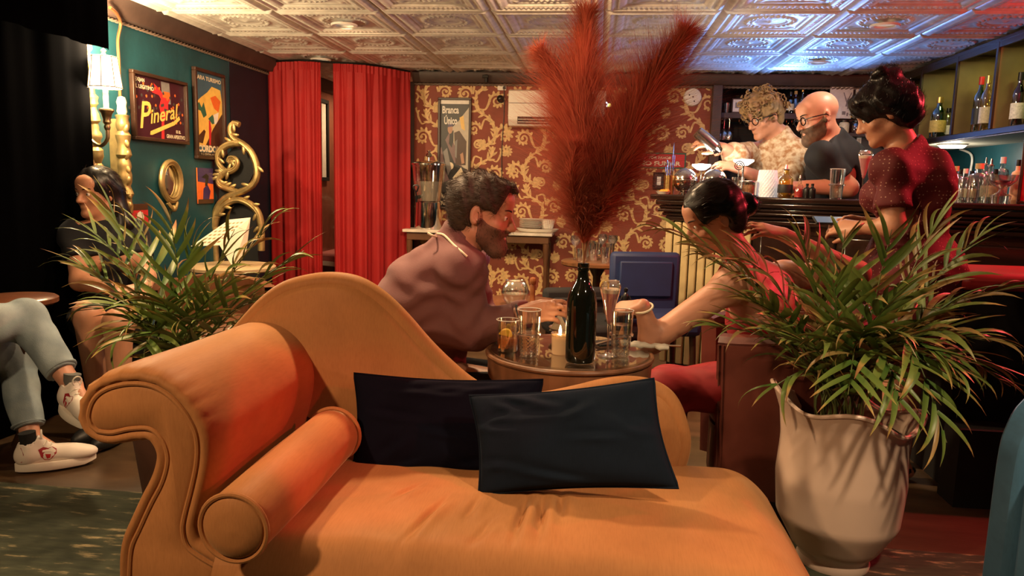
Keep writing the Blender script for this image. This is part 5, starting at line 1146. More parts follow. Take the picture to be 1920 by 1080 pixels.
mb = MB(); mb.lathe([(0, 0), (7.5*k_, 0), (7.5*k_, 3*k_), (5.5*k_, 8*k_), (4.6*k_, 25*k_), (5.5*k_, 38*k_), (4.5*k_, 41*k_), (0, 41*k_)], seg=18); obj('mill_body', mb, 'mill_wood', t)
mb = MB(); mb.lathe([(4.5*k_, 41*k_), (6.2*k_, 43*k_), (6.4*k_, 50*k_), (5.2*k_, 54*k_), (0, 56*k_)], seg=18); obj('mill_head', mb, 'mill_wood', t)
# dark chair and blue chair between table and bar
def dining(name, label, c, rz, up, fr, hb):
    t = thing(name, label, 'chair', (c[0], c[1], 0), rz)
    mb = MB(); mb.box((0, 0, 0.44), (0.42, 0.42, 0.09)); obj('seat', mb, up, t, bevel=0.03)
    mb = MB(); mb.box((0, 0.20, (hb+0.46)/2), (0.40, 0.06, hb-0.46)); obj('backrest', mb, up, t, bevel=0.025)
    mb = MB(); mb.box((0, 0.165, (hb+0.50)/2), (0.30, 0.02, hb-0.60)); obj('back_panel', mb, up, t, bevel=0.008)
    for sx in (-1, 1):
        for sy in (-1, 1): mb = MB(); mb.cyl((0.17*sx, 0.17*sy, 0.40), (0.19*sx, 0.19*sy, 0.0), 0.018, 0.012); obj('leg', mb, fr, t)
    return t
mat('black_fabric', (0.006, 0.006, 0.007), 0.8); mat('blue_fabric', (0.010, 0.022, 0.085), 0.6, noise=0.2, sheen=0.3)
p = P(1060, 560, 3.7); dining('dining_chair', 'black chair with plain back between the bistro table and the wallpaper', (p[0]+0.13, 3.75), 0.35, 'black_fabric', 'dark_wood', 0.62)
p = P(1218, 500, 4.1); dining('dining_chair', 'navy blue upholstered chair in front of the end of the bar', (p[0]+0.02, 4.0), 0.2, 'blue_fabric', 'dark_wood', 0.80)
p = PZ(1172, 580, 0.55); t = thing('side_stool', 'small dark stool carrying a black figurine by the bar', 'stool', (p[0], p[1], 0))
mb = MB(); mb.lathe([(0, 0.52), (0.10, 0.52), (0.11, 0.53), (0.11, 0.55), (0, 0.55)], seg=24); obj('stool_top', mb, 'dark_wood', t)
for k in range(3): an = k*2.09; mb = MB(); mb.cyl((0.07*math.cos(an), 0.07*math.sin(an), 0.525), (0.11*math.cos(an), 0.11*math.sin(an), 0), 0.012); obj('leg', mb, 'dark_wood', t)
t = thing('figurine', 'small black standing figurine on the dark stool', 'figurine', (p[0], p[1], 0.55)); k_ = p[1]/1386
mb = MB(); mb.lathe([(0, 0), (9*k_, 0), (9*k_, 3*k_), (4*k_, 5*k_), (5*k_, 14*k_), (6.5*k_, 24*k_), (4*k_, 30*k_), (2.2*k_, 32*k_), (4*k_, 36*k_), (3.4*k_, 40*k_), (0, 42*k_)], seg=16); obj('figure', mb, 'black_plastic', t)
mb = MB(); mb.tube([(-6*k_, 0, 26*k_), (-9*k_, -3*k_, 18*k_), (-6*k_, -5*k_, 12*k_)], 1.6*k_, 6); mb.tube([(6*k_, 0, 26*k_), (9*k_, -3*k_, 19*k_), (7*k_, -5*k_, 13*k_)], 1.6*k_, 6); obj('arms', mb, 'black_plastic', t)

# ------------------------------------------------------------------ bar counter
BZT = 1.122
A_ = P(1224, 366, 4.50); B_ = P(1920, 382, 3.65); A2, B2 = A_[:2], B_[:2]; bd = unit(B2-A2); bn = np.array([-bd[1], bd[0]])
if bn[1] < 0: bn = -bn
BL = (X1-0.22-A2[0])/bd[0]
def bar_pt(px, back):         # the point on the counter at pixel column px, back metres behind the front edge
    d = ray(px, 368)[:2]; o = A2+bn*back; M = np.array([[d[0], -bd[0]], [d[1], -bd[1]]]); s = np.linalg.solve(M, o); q_ = d*s[0]; return np.array([q_[0], q_[1], BZT])
ang = math.atan2(bd[1], bd[0])
bar = thing('bar_counter', 'long dark wooden bar counter with moulded edge along the right', 'bar counter', (A2[0], A2[1], 0), ang)
mat('bar_wood', (0.022, 0.010, 0.007), 0.16, noise=0.4, nscale=5, stretch=(1, 8, 8), coat=0.4); mat('cream_slat', (0.52, 0.40, 0.20), 0.45, noise=0.2, nscale=8)
mb = MB(); mb.b2((-0.02, 0, BZT-0.03), (BL-0.12, 0.38, BZT)); obj('counter_top', mb, 'bar_wood', bar, bevel=0.008)
for k, (o_, h_) in enumerate(((0.012, 0.03), (0.03, 0.022), (0.022, 0.02), (0.045, 0.022), (0.06, 0.03))):
    z_ = BZT-0.031-sum(x[1] for x in ((0.012, 0.03), (0.03, 0.022), (0.022, 0.02), (0.045, 0.022), (0.06, 0.03))[:k]); mb = MB(); mb.b2((o_, o_, z_-h_), (BL-0.13, 0.37, z_-0.001)); obj('edge_moulding', mb, 'bar_wood', bar, bevel=0.008)
mb = MB(); mb.b2((0.10, 0.10, 0.0), (BL-0.16, 0.36, BZT-0.156)); obj('carcass', mb, 'bar_wood', bar)
for k in range(10):
    mb = MB(); mb.b2((0.06+k*0.052, 0.075, 0.10), (0.06+k*0.052+0.044, 0.105, BZT-0.16)); obj('cream_slat', mb, 'cream_slat', bar, bevel=0.008)
for k in range(4):
    x = 0.62+k*0.44; mb = MB(); mb.b2((x, 0.08, 0.14), (x+0.40, 0.105, BZT-0.20)); obj('front_panel', mb, 'bar_wood', bar, bevel=0.01)
# --- small barware
def bar_scale(p): return p[1]/1386
for n_, c_ in dict(gl_green=(0.05, 0.35, 0.10), gl_amber=(0.85, 0.38, 0.06), gl_dark=(0.05, 0.025, 0.012), gl_white=(0.93, 0.95, 0.92), gl_pink=(0.9, 0.4, 0.4), gl_yellow=(0.9, 0.72, 0.2)).items(): glass(n_, c_, 0.03, 0.18)
mat('label_cream', (0.78, 0.68, 0.45), 0.55, noise=0.25, nscale=80); mat('label_red', (0.5, 0.03, 0.03), 0.5); mat('label_white', (0.8, 0.78, 0.72), 0.5, noise=0.3, nscale=90); mat('label_yellow', (0.75, 0.55, 0.15), 0.5, noise=0.25, nscale=80); mat('label_black', (0.02, 0.02, 0.02), 0.5)
mat('cap_black', (0.01, 0.01, 0.01), 0.35); mat('cap_red', (0.5, 0.02, 0.02), 0.35); mat('cap_cork', (0.60, 0.42, 0.2), 0.8); mat('cap_gold', (0.7, 0.5, 0.18), 0.3, 0.9); mat('cap_white', (0.8, 0.78, 0.74), 0.4); mat('peach_liquid', (0.85, 0.50, 0.30), 0.4)
def bottle(label, loc, h, r, g, lab=None, cap='cap_black', fill=None, group=None, shape=0, name='bottle', cat='bottle', pour=False):
    t = thing(name, label, cat, loc, group=group)
    P0 = [[(0, 0.002), (r*0.9, 0), (r, 0.01*h/0.3), (r, h*0.58), (r*0.92, h*0.66), (r*0.45, h*0.76), (r*0.36, h*0.82), (r*0.36, h*0.95), (0, h*0.95)],
          [(0, 0.002), (r*0.95, 0), (r, 0.01), (r, h*0.66), (r*0.85, h*0.72), (r*0.40, h*0.76), (r*0.36, h*0.94), (0, h*0.94)],
          [(0, 0.002), (r*0.8, 0), (r*1.0, h*0.12), (r*1.02, h*0.42), (r*0.6, h*0.60), (r*0.34, h*0.72), (r*0.32, h*0.95), (0, h*0.95)]][shape]
    mb = MB(); mb.lathe(P0, seg=20); obj('glass_body', mb, g, t)
    if fill: mb = MB(); mb.lathe([(0, 0.006), (r*0.93, 0.006), (r*0.93, h*0.45), (0, h*0.45)], seg=18); obj('contents', mb, fill, t)
    if lab: mb = MB(); mb.lathe([(r*1.012, h*0.16), (r*1.018, h*0.165), (r*1.018, h*0.44), (r*1.012, h*0.445)], seg=20); obj('paper_label', mb, lab, t)
    if pour: mb = MB(); mb.lathe([(r*0.4, h*0.93), (r*0.42, h*0.965), (r*0.2, h*0.98), (r*0.12, h*1.12), (0, h*1.12)], seg=12); obj('pour_spout', mb, 'steel', t)
    else: mb = MB(); mb.lathe([(r*0.42, h*0.86), (r*0.43, h*0.87), (r*0.42, h), (0, h)], seg=16); obj('cap', mb, cap, t)
    return t
p = bar_pt(1253, 0.10); k_ = bar_scale(p)
t = thing('tool_cup', 'hammered steel cup holding bar tools at the end of the counter', 'cup', p)
mb = MB(); mb.lathe([(0, 0), (9*k_, 0), (9.5*k_, 34*k_), (9*k_, 34*k_), (8.5*k_, 3*k_), (0, 3*k_)], seg=20); obj('cup_body', mb, 'brass', t)
for (dx, L, m_) in ((-4, 62, 'steel'), (0, 58, 'black_plastic'), (4, 92, 'steel'), (6, 70, 'black_plastic'), (-6, 50, 'steel')):
    mb = MB(); mb.tube([(dx*k_*0.5, 0, 4*k_), (dx*k_*1.3, 0.005, L*k_)], [1.3*k_, 2.0*k_], 6, flat=0.5); obj('bar_tool', mb, m_, t)
p = bar_pt(1243, 0.05); k_ = bar_scale(p); t = thing('garnish_dish', 'small dish of orange garnish beside the steel tool cup', 'dish', p)
mb = MB(); mb.lathe([(0, 0), (9*k_, 0), (14*k_, 5*k_), (13*k_, 5*k_), (0, 2*k_)], seg=20); obj('dish_body', mb, 'china', t)
for kk in range(6): mb = MB(); mb.ell(((rg.uniform(-8, 8))*k_, rg.uniform(-8, 8)*k_, 6*k_), (6*k_, 4*k_, 3*k_), rotz(kk), 8, 6); obj('orange_slice', mb, 'orange_peel', t)
mat('lamp_white', (1, 0.98, 0.92), 0.4, emit=(1.0, 0.93, 0.80), estr=7)
for (px, bk, lab) in ((1282, 0.16, 'mirrored chrome globe ice bucket nearest the tool cup on the bar'), (1338, 0.20, 'mirrored chrome globe ice bucket in front of the curly bartender')):
    p = bar_pt(px, bk); k_ = bar_scale(p); t = thing('chrome_globe', lab, 'ice bucket', p, group='chrome globes on the bar')
    mb = MB(); mb.ell((0, 0, 26*k_), 22*k_, None, 28, 18); obj('globe', mb, 'chrome', t)
    mb = MB(); mb.lathe([(0, 0), (11*k_, 0), (11*k_, 3*k_), (5*k_, 6*k_), (0, 6*k_)], seg=20); obj('foot', mb, 'chrome', t)
    mb = MB(); mb.lathe([(22.1*k_, 25*k_), (22.5*k_, 26*k_), (22.1*k_, 27*k_)], seg=28); obj('seam_band', mb, 'steel', t)
for (px, bk, w_, y_, lab) in ((1312, 0.30, 17, 52, 'small lit bar lamp between the chrome globes'), (1390, 0.32, 18, 62, 'bright lit bar lamp in front of the curly bartender')):
    p = bar_pt(px, bk); k_ = bar_scale(p); t = thing('bar_lamp', lab, 'lamp', p, group='lit lamps on the bar')
    mb = MB(); mb.lathe([(0, 0), (10*k_, 0), (10*k_, 2*k_), (2*k_, 4*k_), (1.6*k_, (y_-6)*k_), (0, (y_-6)*k_)], seg=18); obj('stand', mb, 'chrome', t)
    mb = MB(); mb.lathe([(0, (y_-8)*k_), (w_*0.45*k_, (y_-7)*k_), (w_*k_, y_*k_), (w_*0.98*k_, (y_+3)*k_), (0, (y_+4)*k_)], seg=24); obj('lamp_head', mb, 'lamp_white', t)
    lamp('bar_lamp_light', 'POINT', (p[0], p[1]-0.02, BZT+(y_+12)*k_), 2.2, (1.0, 0.90, 0.72), 0.04)
def jar(px, bk, w_, h_, label, g='cut_glass', cont=None, lid=None, name='glass_jar', cat='jar'):
    p = bar_pt(px, bk); k_ = bar_scale(p); t = thing(name, label, cat, p)
    mb = MB(); shell(mb, [(0, 0), (w_*0.46*k_, 0), (w_*0.5*k_, 2*k_), (w_*0.5*k_, h_*k_)], 0.003, 20); obj('jar_body', mb, g, t)
    if cont: mb = MB(); mb.lathe([(0, 1.5*k_), (w_*0.45*k_, 1.5*k_), (w_*0.46*k_, h_*0.75*k_), (0, h_*0.75*k_)], seg=18); obj('contents', mb, cont, t)
    if lid: mb = MB(); mb.lathe([(w_*0.5*k_, (h_-3)*k_), (w_*0.53*k_, (h_-2)*k_), (w_*0.5*k_, h_*k_), (0, (h_+1)*k_)], seg=20); obj('lid', mb, lid, t)
    return t, k_
t, k_ = jar(1382, 0.12, 22, 34, 'square clear jar with a curled picker on the bar')
mb = MB(); a = np.linspace(0, 4.5*PI, 40); mb.tube(np.stack([(9-1.6*a/PI)*np.cos(a)*k_, np.zeros(40), 54*k_+(9-1.6*a/PI)*np.sin(a)*k_], 1), 1.1*k_, 5); mb.cyl((0, 0, 8*k_), (0, 0, 48*k_), 1.0*k_); obj('curled_picker', mb, 'steel', t)
jar(1404, 0.06, 27, 28, 'low jar of pinkish garnish with steel lid on the bar', cont='peach_liquid', lid='steel')
mat('honey_glass', (0.85, 0.88, 0.90), 0.25, emit=(0.9, 0.92, 1.0), estr=0.22, alpha=0.8, bump=0.5, bscale=200)
p = bar_pt(1437, 0.12); k_ = bar_scale(p); t = thing('honeycomb_tumbler', 'glowing honeycomb-textured glass candle holder on the bar', 'candle holder', p)
mb = MB(); mb.grid(lambda u, v: ((18.5-3.5*v**2+0.7*math.cos(u*20*2*PI+(PI if int(v*12) % 2 else 0)))*k_*math.cos(u*2*PI), (18.5-3.5*v**2+0.7*math.cos(u*20*2*PI+(PI if int(v*12) % 2 else 0)))*k_*math.sin(u*2*PI), 48*v*k_), 120, 25, cu=True); obj('textured_shell', mb, 'honey_glass', t)
mb = MB(); mb.lathe([(0, 1*k_), (11*k_, 1*k_), (12*k_, 18*k_), (0, 18*k_)], seg=18); obj('candle', mb, 'peach_liquid', t)
p = bar_pt(1471, 0.07); bottle('amber bitters bottle with diamond label on the bar', p, 52*bar_scale(p), 13*bar_scale(p), 'gl_yellow', 'label_black', pour=True)
p = bar_pt(1498, 0.06); bottle('slim bottle of red bitters with dasher on the bar', p, 36*bar_scale(p), 9*bar_scale(p), 'gl_white', None, fill='print_red', pour=True, shape=2)
p = bar_pt(1512, 0.05); b0 = bottle('dark dropper bottle, left of the pair on the bar', p, 26*bar_scale(p), 6*bar_scale(p), 'cap_black', None, group='dropper bottles on the bar', name='dropper_bottle')
dup(b0, bar_pt(1522, 0.05), label='dark dropper bottle, right of the pair on the bar')
p = bar_pt(1567, 0.06); highball(p, 'cut-glass highball alone on the bar in front of the bald bartender', 0.05, 53*bar_scale(p)/0.142)
p = bar_pt(1616, 0.05); t = thing('champagne_flute', 'tall flute of pink foamy cocktail on the bar by the waitress', 'glass', p); flute(t, 86*bar_scale(p)/0.2315)
# bottles on the counter at the right
spec = [(1789, 0.16, 66, 8, 'gl_white', None, 'cap_cork', 0, 'clear corked bottle, leftmost behind the waitress on the bar'), (1797, 0.24, 60, 8, 'gl_white', 'label_white', 'cap_black', 0, 'clear bottle with black cap beside the waitress on the bar'),
        (1806, 0.10, 62, 9, 'gl_white', None, 'cap_white', 1, 'clear bottle with pale cap and faint label near the waitress'), (1818, 0.22, 58, 9, 'gl_green', 'label_cream', 'cap_black', 0, 'greenish bottle with cream label on the right of the bar'),
        (1831, 0.10, 72, 15, 'gl_white', None, 'cap_cork', 1, 'broad clear decanter with fat cork on the bar'), (1842, 0.26, 74, 9, 'gl_white', None, 'spout', 0, 'clear bottle with steel pour spout behind the decanter'),
        (1852, 0.18, 72, 12, 'gl_white', 'label_cream', 'spout', 0, 'clear labelled bottle with steel pour spout on the bar'), (1862, 0.30, 62, 9, 'gl_amber', None, 'cap_black', 1, 'amber bottle with black cap behind the coupe glass'),
        (1874, 0.34, 84, 10, 'gl_white', 'label_white', 'cap_white', 1, 'tall clear bottle with wide white cap behind the coupe glass'), (1903, 0.16, 80, 9, 'peach_liquid', None, 'cap_black', 1, 'slim peach-coloured bottle with black cap at the right end of the bar')]
for (px, bk, h_, w_, g_, lb, cp_, sh, lab) in spec:
    p = bar_pt(px, bk); k_ = bar_scale(p); bottle(lab, p, h_*k_*0.95, w_*k_*1.05, g_, lb, cp_, None, 'bottles at the right end of the bar', sh, pour=(cp_ == 'spout'))
p = bar_pt(1876, 0.06); k_ = bar_scale(p); t = thing('coupe_glass', 'coupe glass of red cocktail among the bottles on the bar', 'glass', p)
mb = MB(); mb.lathe([(0, 0), (15*k_, 0.001), (16*k_, 14*k_), (5*k_, 20*k_), (3*k_, 25*k_), (14*k_, 31*k_), (22*k_, 40*k_), (24*k_, 50*k_), (23.4*k_, 50*k_), (21*k_, 40*k_), (0, 27*k_)], seg=28); obj('glass_body', mb, 'cut_glass', t)
mb = MB(); mb.lathe([(0, 27*k_), (13*k_, 31*k_), (20*k_, 40*k_), (0, 40*k_)], seg=24); obj('cocktail', mb, 'gl_pink', t)
p = bar_pt(1918, 0.10); q = Poster('menu_holder', 'dark wooden menu holder cut off by the right edge of the photo', (p[0]-0.01, p[1]-0.0, BZT+0.016), unit((1, -0.5, 0)), EZ, unit((-0.5, -1, 0)), 0.16, 0.27, 0.014, 0.02, bg='print_red', cat='menu')

# ------------------------------------------------------------------ wall shelves with bottles on the right
SXF = 2.28; SZ0 = 1.515
sh = thing('wall_shelving', 'dark wooden wall shelf unit lit green above the right end of the bar', 'shelf', (X1-0.2, 4.8, SZ0))
mat('shelf_wood', (0.03, 0.017, 0.010), 0.4, noise=0.3, nscale=6); mat('shelf_back', (0.22, 0.15, 0.06), 0.5, noise=0.3, nscale=5); mat('shelf_under', (0.62, 0.55, 0.42), 0.5, noise=0.35, nscale=7, stretch=(1, 6, 1))
mb = MB(); mb.b2((SXF, 3.0, SZ0), (X1, 6.3, SZ0+0.035)); obj('bottom_shelf', mb, 'shelf_wood', sh, world=True, bevel=0.003)
mb = MB(); mb.b2((SXF+0.012, 3.0, SZ0-0.006), (X1, 6.3, SZ0-0.0005)); obj('underside_panel', mb, 'shelf_under', sh, world=True)
mb = MB(); mb.b2((SXF, 3.0, 2.045), (X1, 6.3, 2.068)); obj('top_shelf', mb, 'shelf_wood', sh, world=True, bevel=0.003)
mb = MB(); mb.b2((X1-0.02, 3.0, SZ0+0.036), (X1-0.002, 6.3, 2.044)); obj('back_panel', mb, 'shelf_back', sh, world=True)
for y in (5.76, 5.22, 4.73, 4.2, 3.7, 6.28):
    mb = MB(); mb.b2((SXF, y-0.012, SZ0+0.0355), (X1-0.021, y+0.012, 2.0445)); obj('divider', mb, 'shelf_back', sh, world=True, bevel=0.002)
    mb = MB(); mb.b2((SXF-0.004, y-0.013, SZ0+0.0355), (SXF+0.01, y+0.013, 2.0445)); obj('divider_edge', mb, 'shelf_wood', sh, world=True, bevel=0.002)
mat('led_green', (0.6, 1, 0.3), 0.5, emit=(0.72, 1.0, 0.25), estr=0.6)
mb = MB(); mb.b2((SXF-0.002, 3.0, 2.012), (SXF+0.014, 6.3, 2.0449)); obj('front_lip', mb, 'shelf_wood', sh, world=True)
for k, y in enumerate((5.49, 4.97, 4.46, 3.95)):
    mb = MB(); mb.b2((SXF+0.03, y-0.18, 2.034), (SXF+0.05, y+0.18, 2.0445)); obj('led_strip', mb, 'led_green', sh, world=True)
    lamp('shelf_led', 'AREA', (SXF+0.13, y, 2.025), 0.9, (0.85, 0.92, 0.30), 0.12, (SXF+0.22, y, 1.6))
sb = [(1739, 248, 30, 8, 'gl_amber', 'label_cream', 'cap_black', 'small amber bottle beside the green one on the wall shelf'), (1757, 246, 70, 13, 'gl_green', 'label_yellow', 'cap_gold', 'green whisky bottle with yellow label on the wall shelf'), (1776, 240, 52, 9, 'gl_white', 'label_white', 'cap_black', 'clear bottle beside the divider on the wall shelf'),
      (1806, 246, 78, 10, 'gl_dark', 'label_white', 'cap_red', 'dark bottle with red cap and white label on the wall shelf'), (1818, 240, 84, 9, 'gl_dark', 'label_red', 'cap_black', 'dark bottle with red label and black cap on the wall shelf'), (1831, 244, 92, 10, 'gl_green', 'label_black', 'cap_red', 'green bottle with red cap on the wall shelf'), (1845, 238, 92, 10, 'gl_yellow', 'label_cream', 'cap_gold', 'golden bottle with bright gold cap on the wall shelf'),
      (1886, 232, 88, 11, 'gl_green', 'label_yellow', 'cap_white', 'tall green bottle with orange label at the right of the wall shelf'), (1905, 230, 88, 11, 'gl_dark', 'label_white', 'cap_black', 'dark bottle with white label at the right of the wall shelf'), (1918, 228, 84, 11, 'gl_white', 'label_red', 'cap_black', 'clear bottle with red label at the edge of the photo on the wall shelf')]
for (px, py, h_, w_, g_, lb, cp_, lab) in sb:
    p = PX(px, py, SXF+0.10 if px % 2 else SXF+0.17); k_ = np.linalg.norm(p-CAM)/1480; bottle(lab, (p[0], p[1], SZ0+0.0355), h_*k_, w_*k_*0.95, g_, lb, cp_, None, 'bottles on the right wall shelf', 0)
p = PX(1785, 279, 2.42); t = thing('under_shelf_light', 'round white lamp under the wall shelf behind the waitress', 'lamp', (p[0], p[1], SZ0-0.007))
mb = MB(); mb.lathe([(0.0, -0.028), (0.07, -0.026), (0.085, -0.012), (0.085, 0), (0, 0)], seg=24); obj('diffuser', mb, 'lamp_white', t); mb = MB(); mb.lathe([(0.085, -0.012), (0.094, -0.008), (0.094, 0), (0.085, 0)], seg=24); obj('rim', mb, 'white_trim', t)
lamp('under_shelf_glow', 'POINT', (p[0]-0.02, p[1], SZ0-0.10), 5, (1.0, 0.93, 0.78), 0.05)
mb = MB(); mb.tube(spline([PX(1800, 280, X1-0.02), PX(1822, 292, X1-0.02), PX(1818, 330, X1-0.02), PX(1812, 370, X1-0.02)], 20), 0.008, 6); obj('lamp_cable', mb, 'ac_white', label='pale cable running down the teal wall under the wall shelf', cat='cable')

# ------------------------------------------------------------------ back shelves behind the bartenders
bs = thing('back_shelving', 'dark shelf unit crowded with bottles behind the bartenders', 'shelf', (1.7, Y1+0.2, 0)); SHZ = P(1400, 222, Y1)[2]
mat('shelf_mauve', (0.06, 0.038, 0.032), 0.5, noise=0.2)
for (z_, th_) in ((SHZ, 0.045), (SHZ-0.60, 0.04), (0.75, 0.04)):
    mb = MB(); mb.b2((WBX1+0.076, Y1, z_), (X1-0.45, Y1+0.355, z_+th_)); obj('shelf_board', mb, 'shelf_mauve', bs, world=True, bevel=0.003)
for px in (1537, 1700):
    x = P(px, 180, Y1)[0]; mb = MB(); mb.b2((x, Y1-0.012, 0.0), (x+0.05, Y1-0.0005, BZ-0.03)); obj('upright', mb, 'shelf_mauve', bs, world=True, bevel=0.003)
mb = MB(); mb.b2((WBX1+0.076, Y1+0.0, 0.0), (X1-0.46, Y1+0.34, 0.74)); obj('cupboard', mb, 'shelf_wood', bs, world=True)
ZS = SHZ+0.0455
rg = random.Random(3); kinds = [('gl_dark', 'label_cream', 'cap_black', 'dark bottle with cream label'), ('gl_amber', None, 'cap_cork', 'amber corked bottle'), ('gl_white', 'label_white', 'cap_gold', 'clear bottle with pale label'), ('gl_dark', 'label_red', 'cap_red', 'dark bottle with red label')]
where = ['behind the curly bartender on the back shelf', 'right of the curly head on the back shelf', 'between the two bartenders on the back shelf', 'near the bald head on the back shelf', 'against the upright on the back shelf', 'beside its neighbour on the back shelf']
for k, px in enumerate((1478, 1489, 1500, 1513, 1523, 1452)):
    x = P(px, 200, Y1+0.12)[0]; g_, lb, cp_, nm = kinds[k % 4]; bottle(nm+' '+where[k], (x, Y1+0.06+0.03*(k % 2), ZS), rg.uniform(0.16, 0.24), rg.uniform(0.026, 0.034), g_, lb, cp_, None, 'bottles on the back shelf', k % 3)
def small_frame(px0, py0, px1, py1, lab, fr, bg, inner):
    a = P(px0, py1, Y1+0.05); b = P(px1, py0, Y1+0.05); q = Poster('framed_picture', lab, (a[0], Y1+0.05, ZS+0.011), EX, EZ, EN, b[0]-a[0], b[2]-a[2], 0.010, 0.014, bg=bg, cat='picture', frame=fr); q.shape([(0.25, 0.3), (0.75, 0.3), (0.75, 0.75), (0.25, 0.75)], inner)
small_frame(1341, 170, 1350, 203, 'narrow dark red box with white tag at the left of the back shelf', 'print_maroon', 'print_maroon', 'print_white')
small_frame(1374, 172, 1393, 195, 'small brown-framed notice on the back shelf left of the curly hair', 'frame_wood', 'print_white', 'print_grey')
p = P(1363, 200, Y1+0.08); t = thing('glass_cup', 'small greenish glass cup on the back shelf beside the framed notice', 'cup', (p[0], Y1+0.08, ZS)); mb = MB(); shell(mb, [(0, 0), (0.022, 0), (0.028, 0.085)], 0.003, 16); obj('cup_body', mb, 'cut_glass', t)
p = P(1356, 200, Y1+0.08); bottle('small black bottle between the red box and glass cup', (p[0], Y1+0.14, ZS), 0.11, 0.016, 'cap_black', None)
for k, px in enumerate((1343, 1352, 1386, 1423, 1475, 1485, 1500)):
    x = P(px, 225, Y1+0.1)[0]; t = thing('cup_hook', ORD[k]+' brass hook from the left under the back shelf', 'hook', (x, Y1+0.1, SHZ), group='brass hooks under the back shelf'); mb = MB(); mb.tube(spline([(0, 0, 0), (0, 0, -0.02), (0.008, -0.01, -0.036), (0.014, -0.012, -0.025)], 12), 0.0035, 6); obj('hook_wire', mb, 'brass', t)
sg = None
for k, px in enumerate((1340, 1356, 1366)):
    x = P(px, 240, Y1+0.1)[0]; t = thing('hanging_stem_glass', ('leftmost', 'middle', 'rightmost')[k]+' of three stemmed glasses hanging under the back shelf', 'glass', (x, Y1+0.06, SHZ-0.17), group='glasses hanging under the back shelf')
    mb = MB(); mb.lathe([(0, 0.168), (0.034, 0.168), (0.034, 0.165), (0.004, 0.158), (0.0035, 0.09), (0.02, 0.075), (0.036, 0.045), (0.033, 0.0), (0.031, 0.0), (0.033, 0.045), (0, 0.08)], seg=18); obj('glass_body', mb, 'cut_glass', t)
def sheet(px0, py0, px1, py1, D, lab, shapes, name='pinned_paper', cat='paper'):
    a = P(px0, py1, D); b = P(px1, py0, D); q = Poster(name, lab, (a[0], D, a[2]), EX, EZ, EN, b[0]-a[0], b[2]-a[2], 0.0, bg='print_white', cat=cat)
    for s_, m_ in shapes: q.shape(s_, m_)
    return q
loopp = [(0.78+0.09*math.cos(x), 0.62-0.06*math.sin(x)) for x in np.linspace(0, 2*PI, 10)[:-1]]
mb = MB(); a = P(1546, 330, Y1-0.02); mb.b2((a[0], Y1+0.0, 1.0), (a[0]+0.47, Y1+0.02, BZ-0.02)); obj('notice_board', mb, 'shelf_wood', bs, world=True)
sheet(1552, 163, 1600, 222, Y1-0.009, 'white sketch sheet pinned behind the bald bartender', [([(0.58, 0.82), (0.62, 0.82), (0.76, 0.55), (0.92, 0.82), (0.96, 0.82), (0.80, 0.50), (0.88, 0.30), (0.68, 0.30), (0.74, 0.50)], 'print_grey'), ([(0.72, 0.08), (0.84, 0.08), (0.84, 0.18), (0.72, 0.18)], 'print_leaf')])
sheet(1602, 167, 1622, 200, Y1-0.009, 'smaller white notice pinned beside the sketch sheet', [([(0.1, 0.3), (0.6, 0.3), (0.6, 0.8), (0.1, 0.8)], 'print_grey')])
sheet(1575, 200, 1588, 222, Y1-0.018, 'little white card pinned on the sketch sheet behind the bald head', [([(0.2, 0.3), (0.8, 0.3), (0.8, 0.6), (0.2, 0.6)], 'print_grey')])
sheet(1604, 255, 1615, 285, Y1-0.009, 'narrow white paper pinned low between the bald bartender and waitress', [([(0.2, 0.4), (0.8, 0.4), (0.8, 0.8), (0.2, 0.8)], 'print_pale')])
q = sheet(1592, 196, 1604, 220, Y1-0.03, 'blue and white bottle-shaped card near the sketch sheet', [([(0, 0.5), (1, 0.5), (1, 1), (0, 1)], 'print_purple'), ([(0.2, 0.0), (0.8, 0.0), (0.7, 0.45), (0.3, 0.45)], 'print_yellow')])
p = P(1590, 250, Y1-0.05); mb = MB(); mb.b2((p[0]-0.16, Y1-0.12, p[2]-0.03), (p[0]+0.24, Y1-0.001, p[2]+0.0)); obj('shelf_board', mb, 'shelf_mauve', bs, world=True, bevel=0.003)
for k, (px, g_) in enumerate(((1582, 'label_cream'), (1605, 'gl_amber'))):
    x = P(px, 245, Y1-0.06)[0]; t = thing('storage_jar', ('squat brown jar' if k else 'pale squat jar')+' on the small shelf below the pinned papers', 'jar', (x, Y1-0.06, p[2]+0.0005)); mb = MB(); mb.lathe([(0, 0), (0.035, 0), (0.038, 0.01), (0.038, 0.075), (0.03, 0.085), (0, 0.085)], seg=18); obj('jar_body', mb, g_, t); mb = MB(); mb.lathe([(0, 0.085), (0.033, 0.085), (0.033, 0.10), (0, 0.10)], seg=18); obj('lid', mb, 'cap_black', t)

# colour washes on the ceiling come from small LED cans on the cornice
def led_can(loc, target, col, e, label, spot, glow):
    t = thing('led_can', label, 'light', loc); d = unit(np.array(target)-np.array(loc)); R_ = basis(d); Rm = np.stack([R_[:, 0], -R_[:, 2], d], 1)
    mb = MB(); mb.lathe([(0, -0.06), (0.03, -0.06), (0.034, -0.05), (0.036, 0.0), (0.032, 0.0), (0.030, -0.02), (0, -0.02)], (0, 0, 0), 18, Rm); obj('can', mb, 'black_plastic', t)
    mb = MB(); mb.lathe([(0, -0.012), (0.029, -0.012), (0.029, -0.016), (0, -0.016)], (0, 0, 0), 16, Rm); obj('lens', mb, glow, t)
    lamp('led_can_light', 'SPOT', np.array(loc)+d*0.01, e, col, 0.02, target, spot, 0.8)
mat('glow_blue', (0.1, 0.2, 1), 0.5, emit=(0.15, 0.3, 1.0), estr=3); mat('glow_red', (1, 0.05, 0.05), 0.5, emit=(1.0, 0.05, 0.05), estr=3)
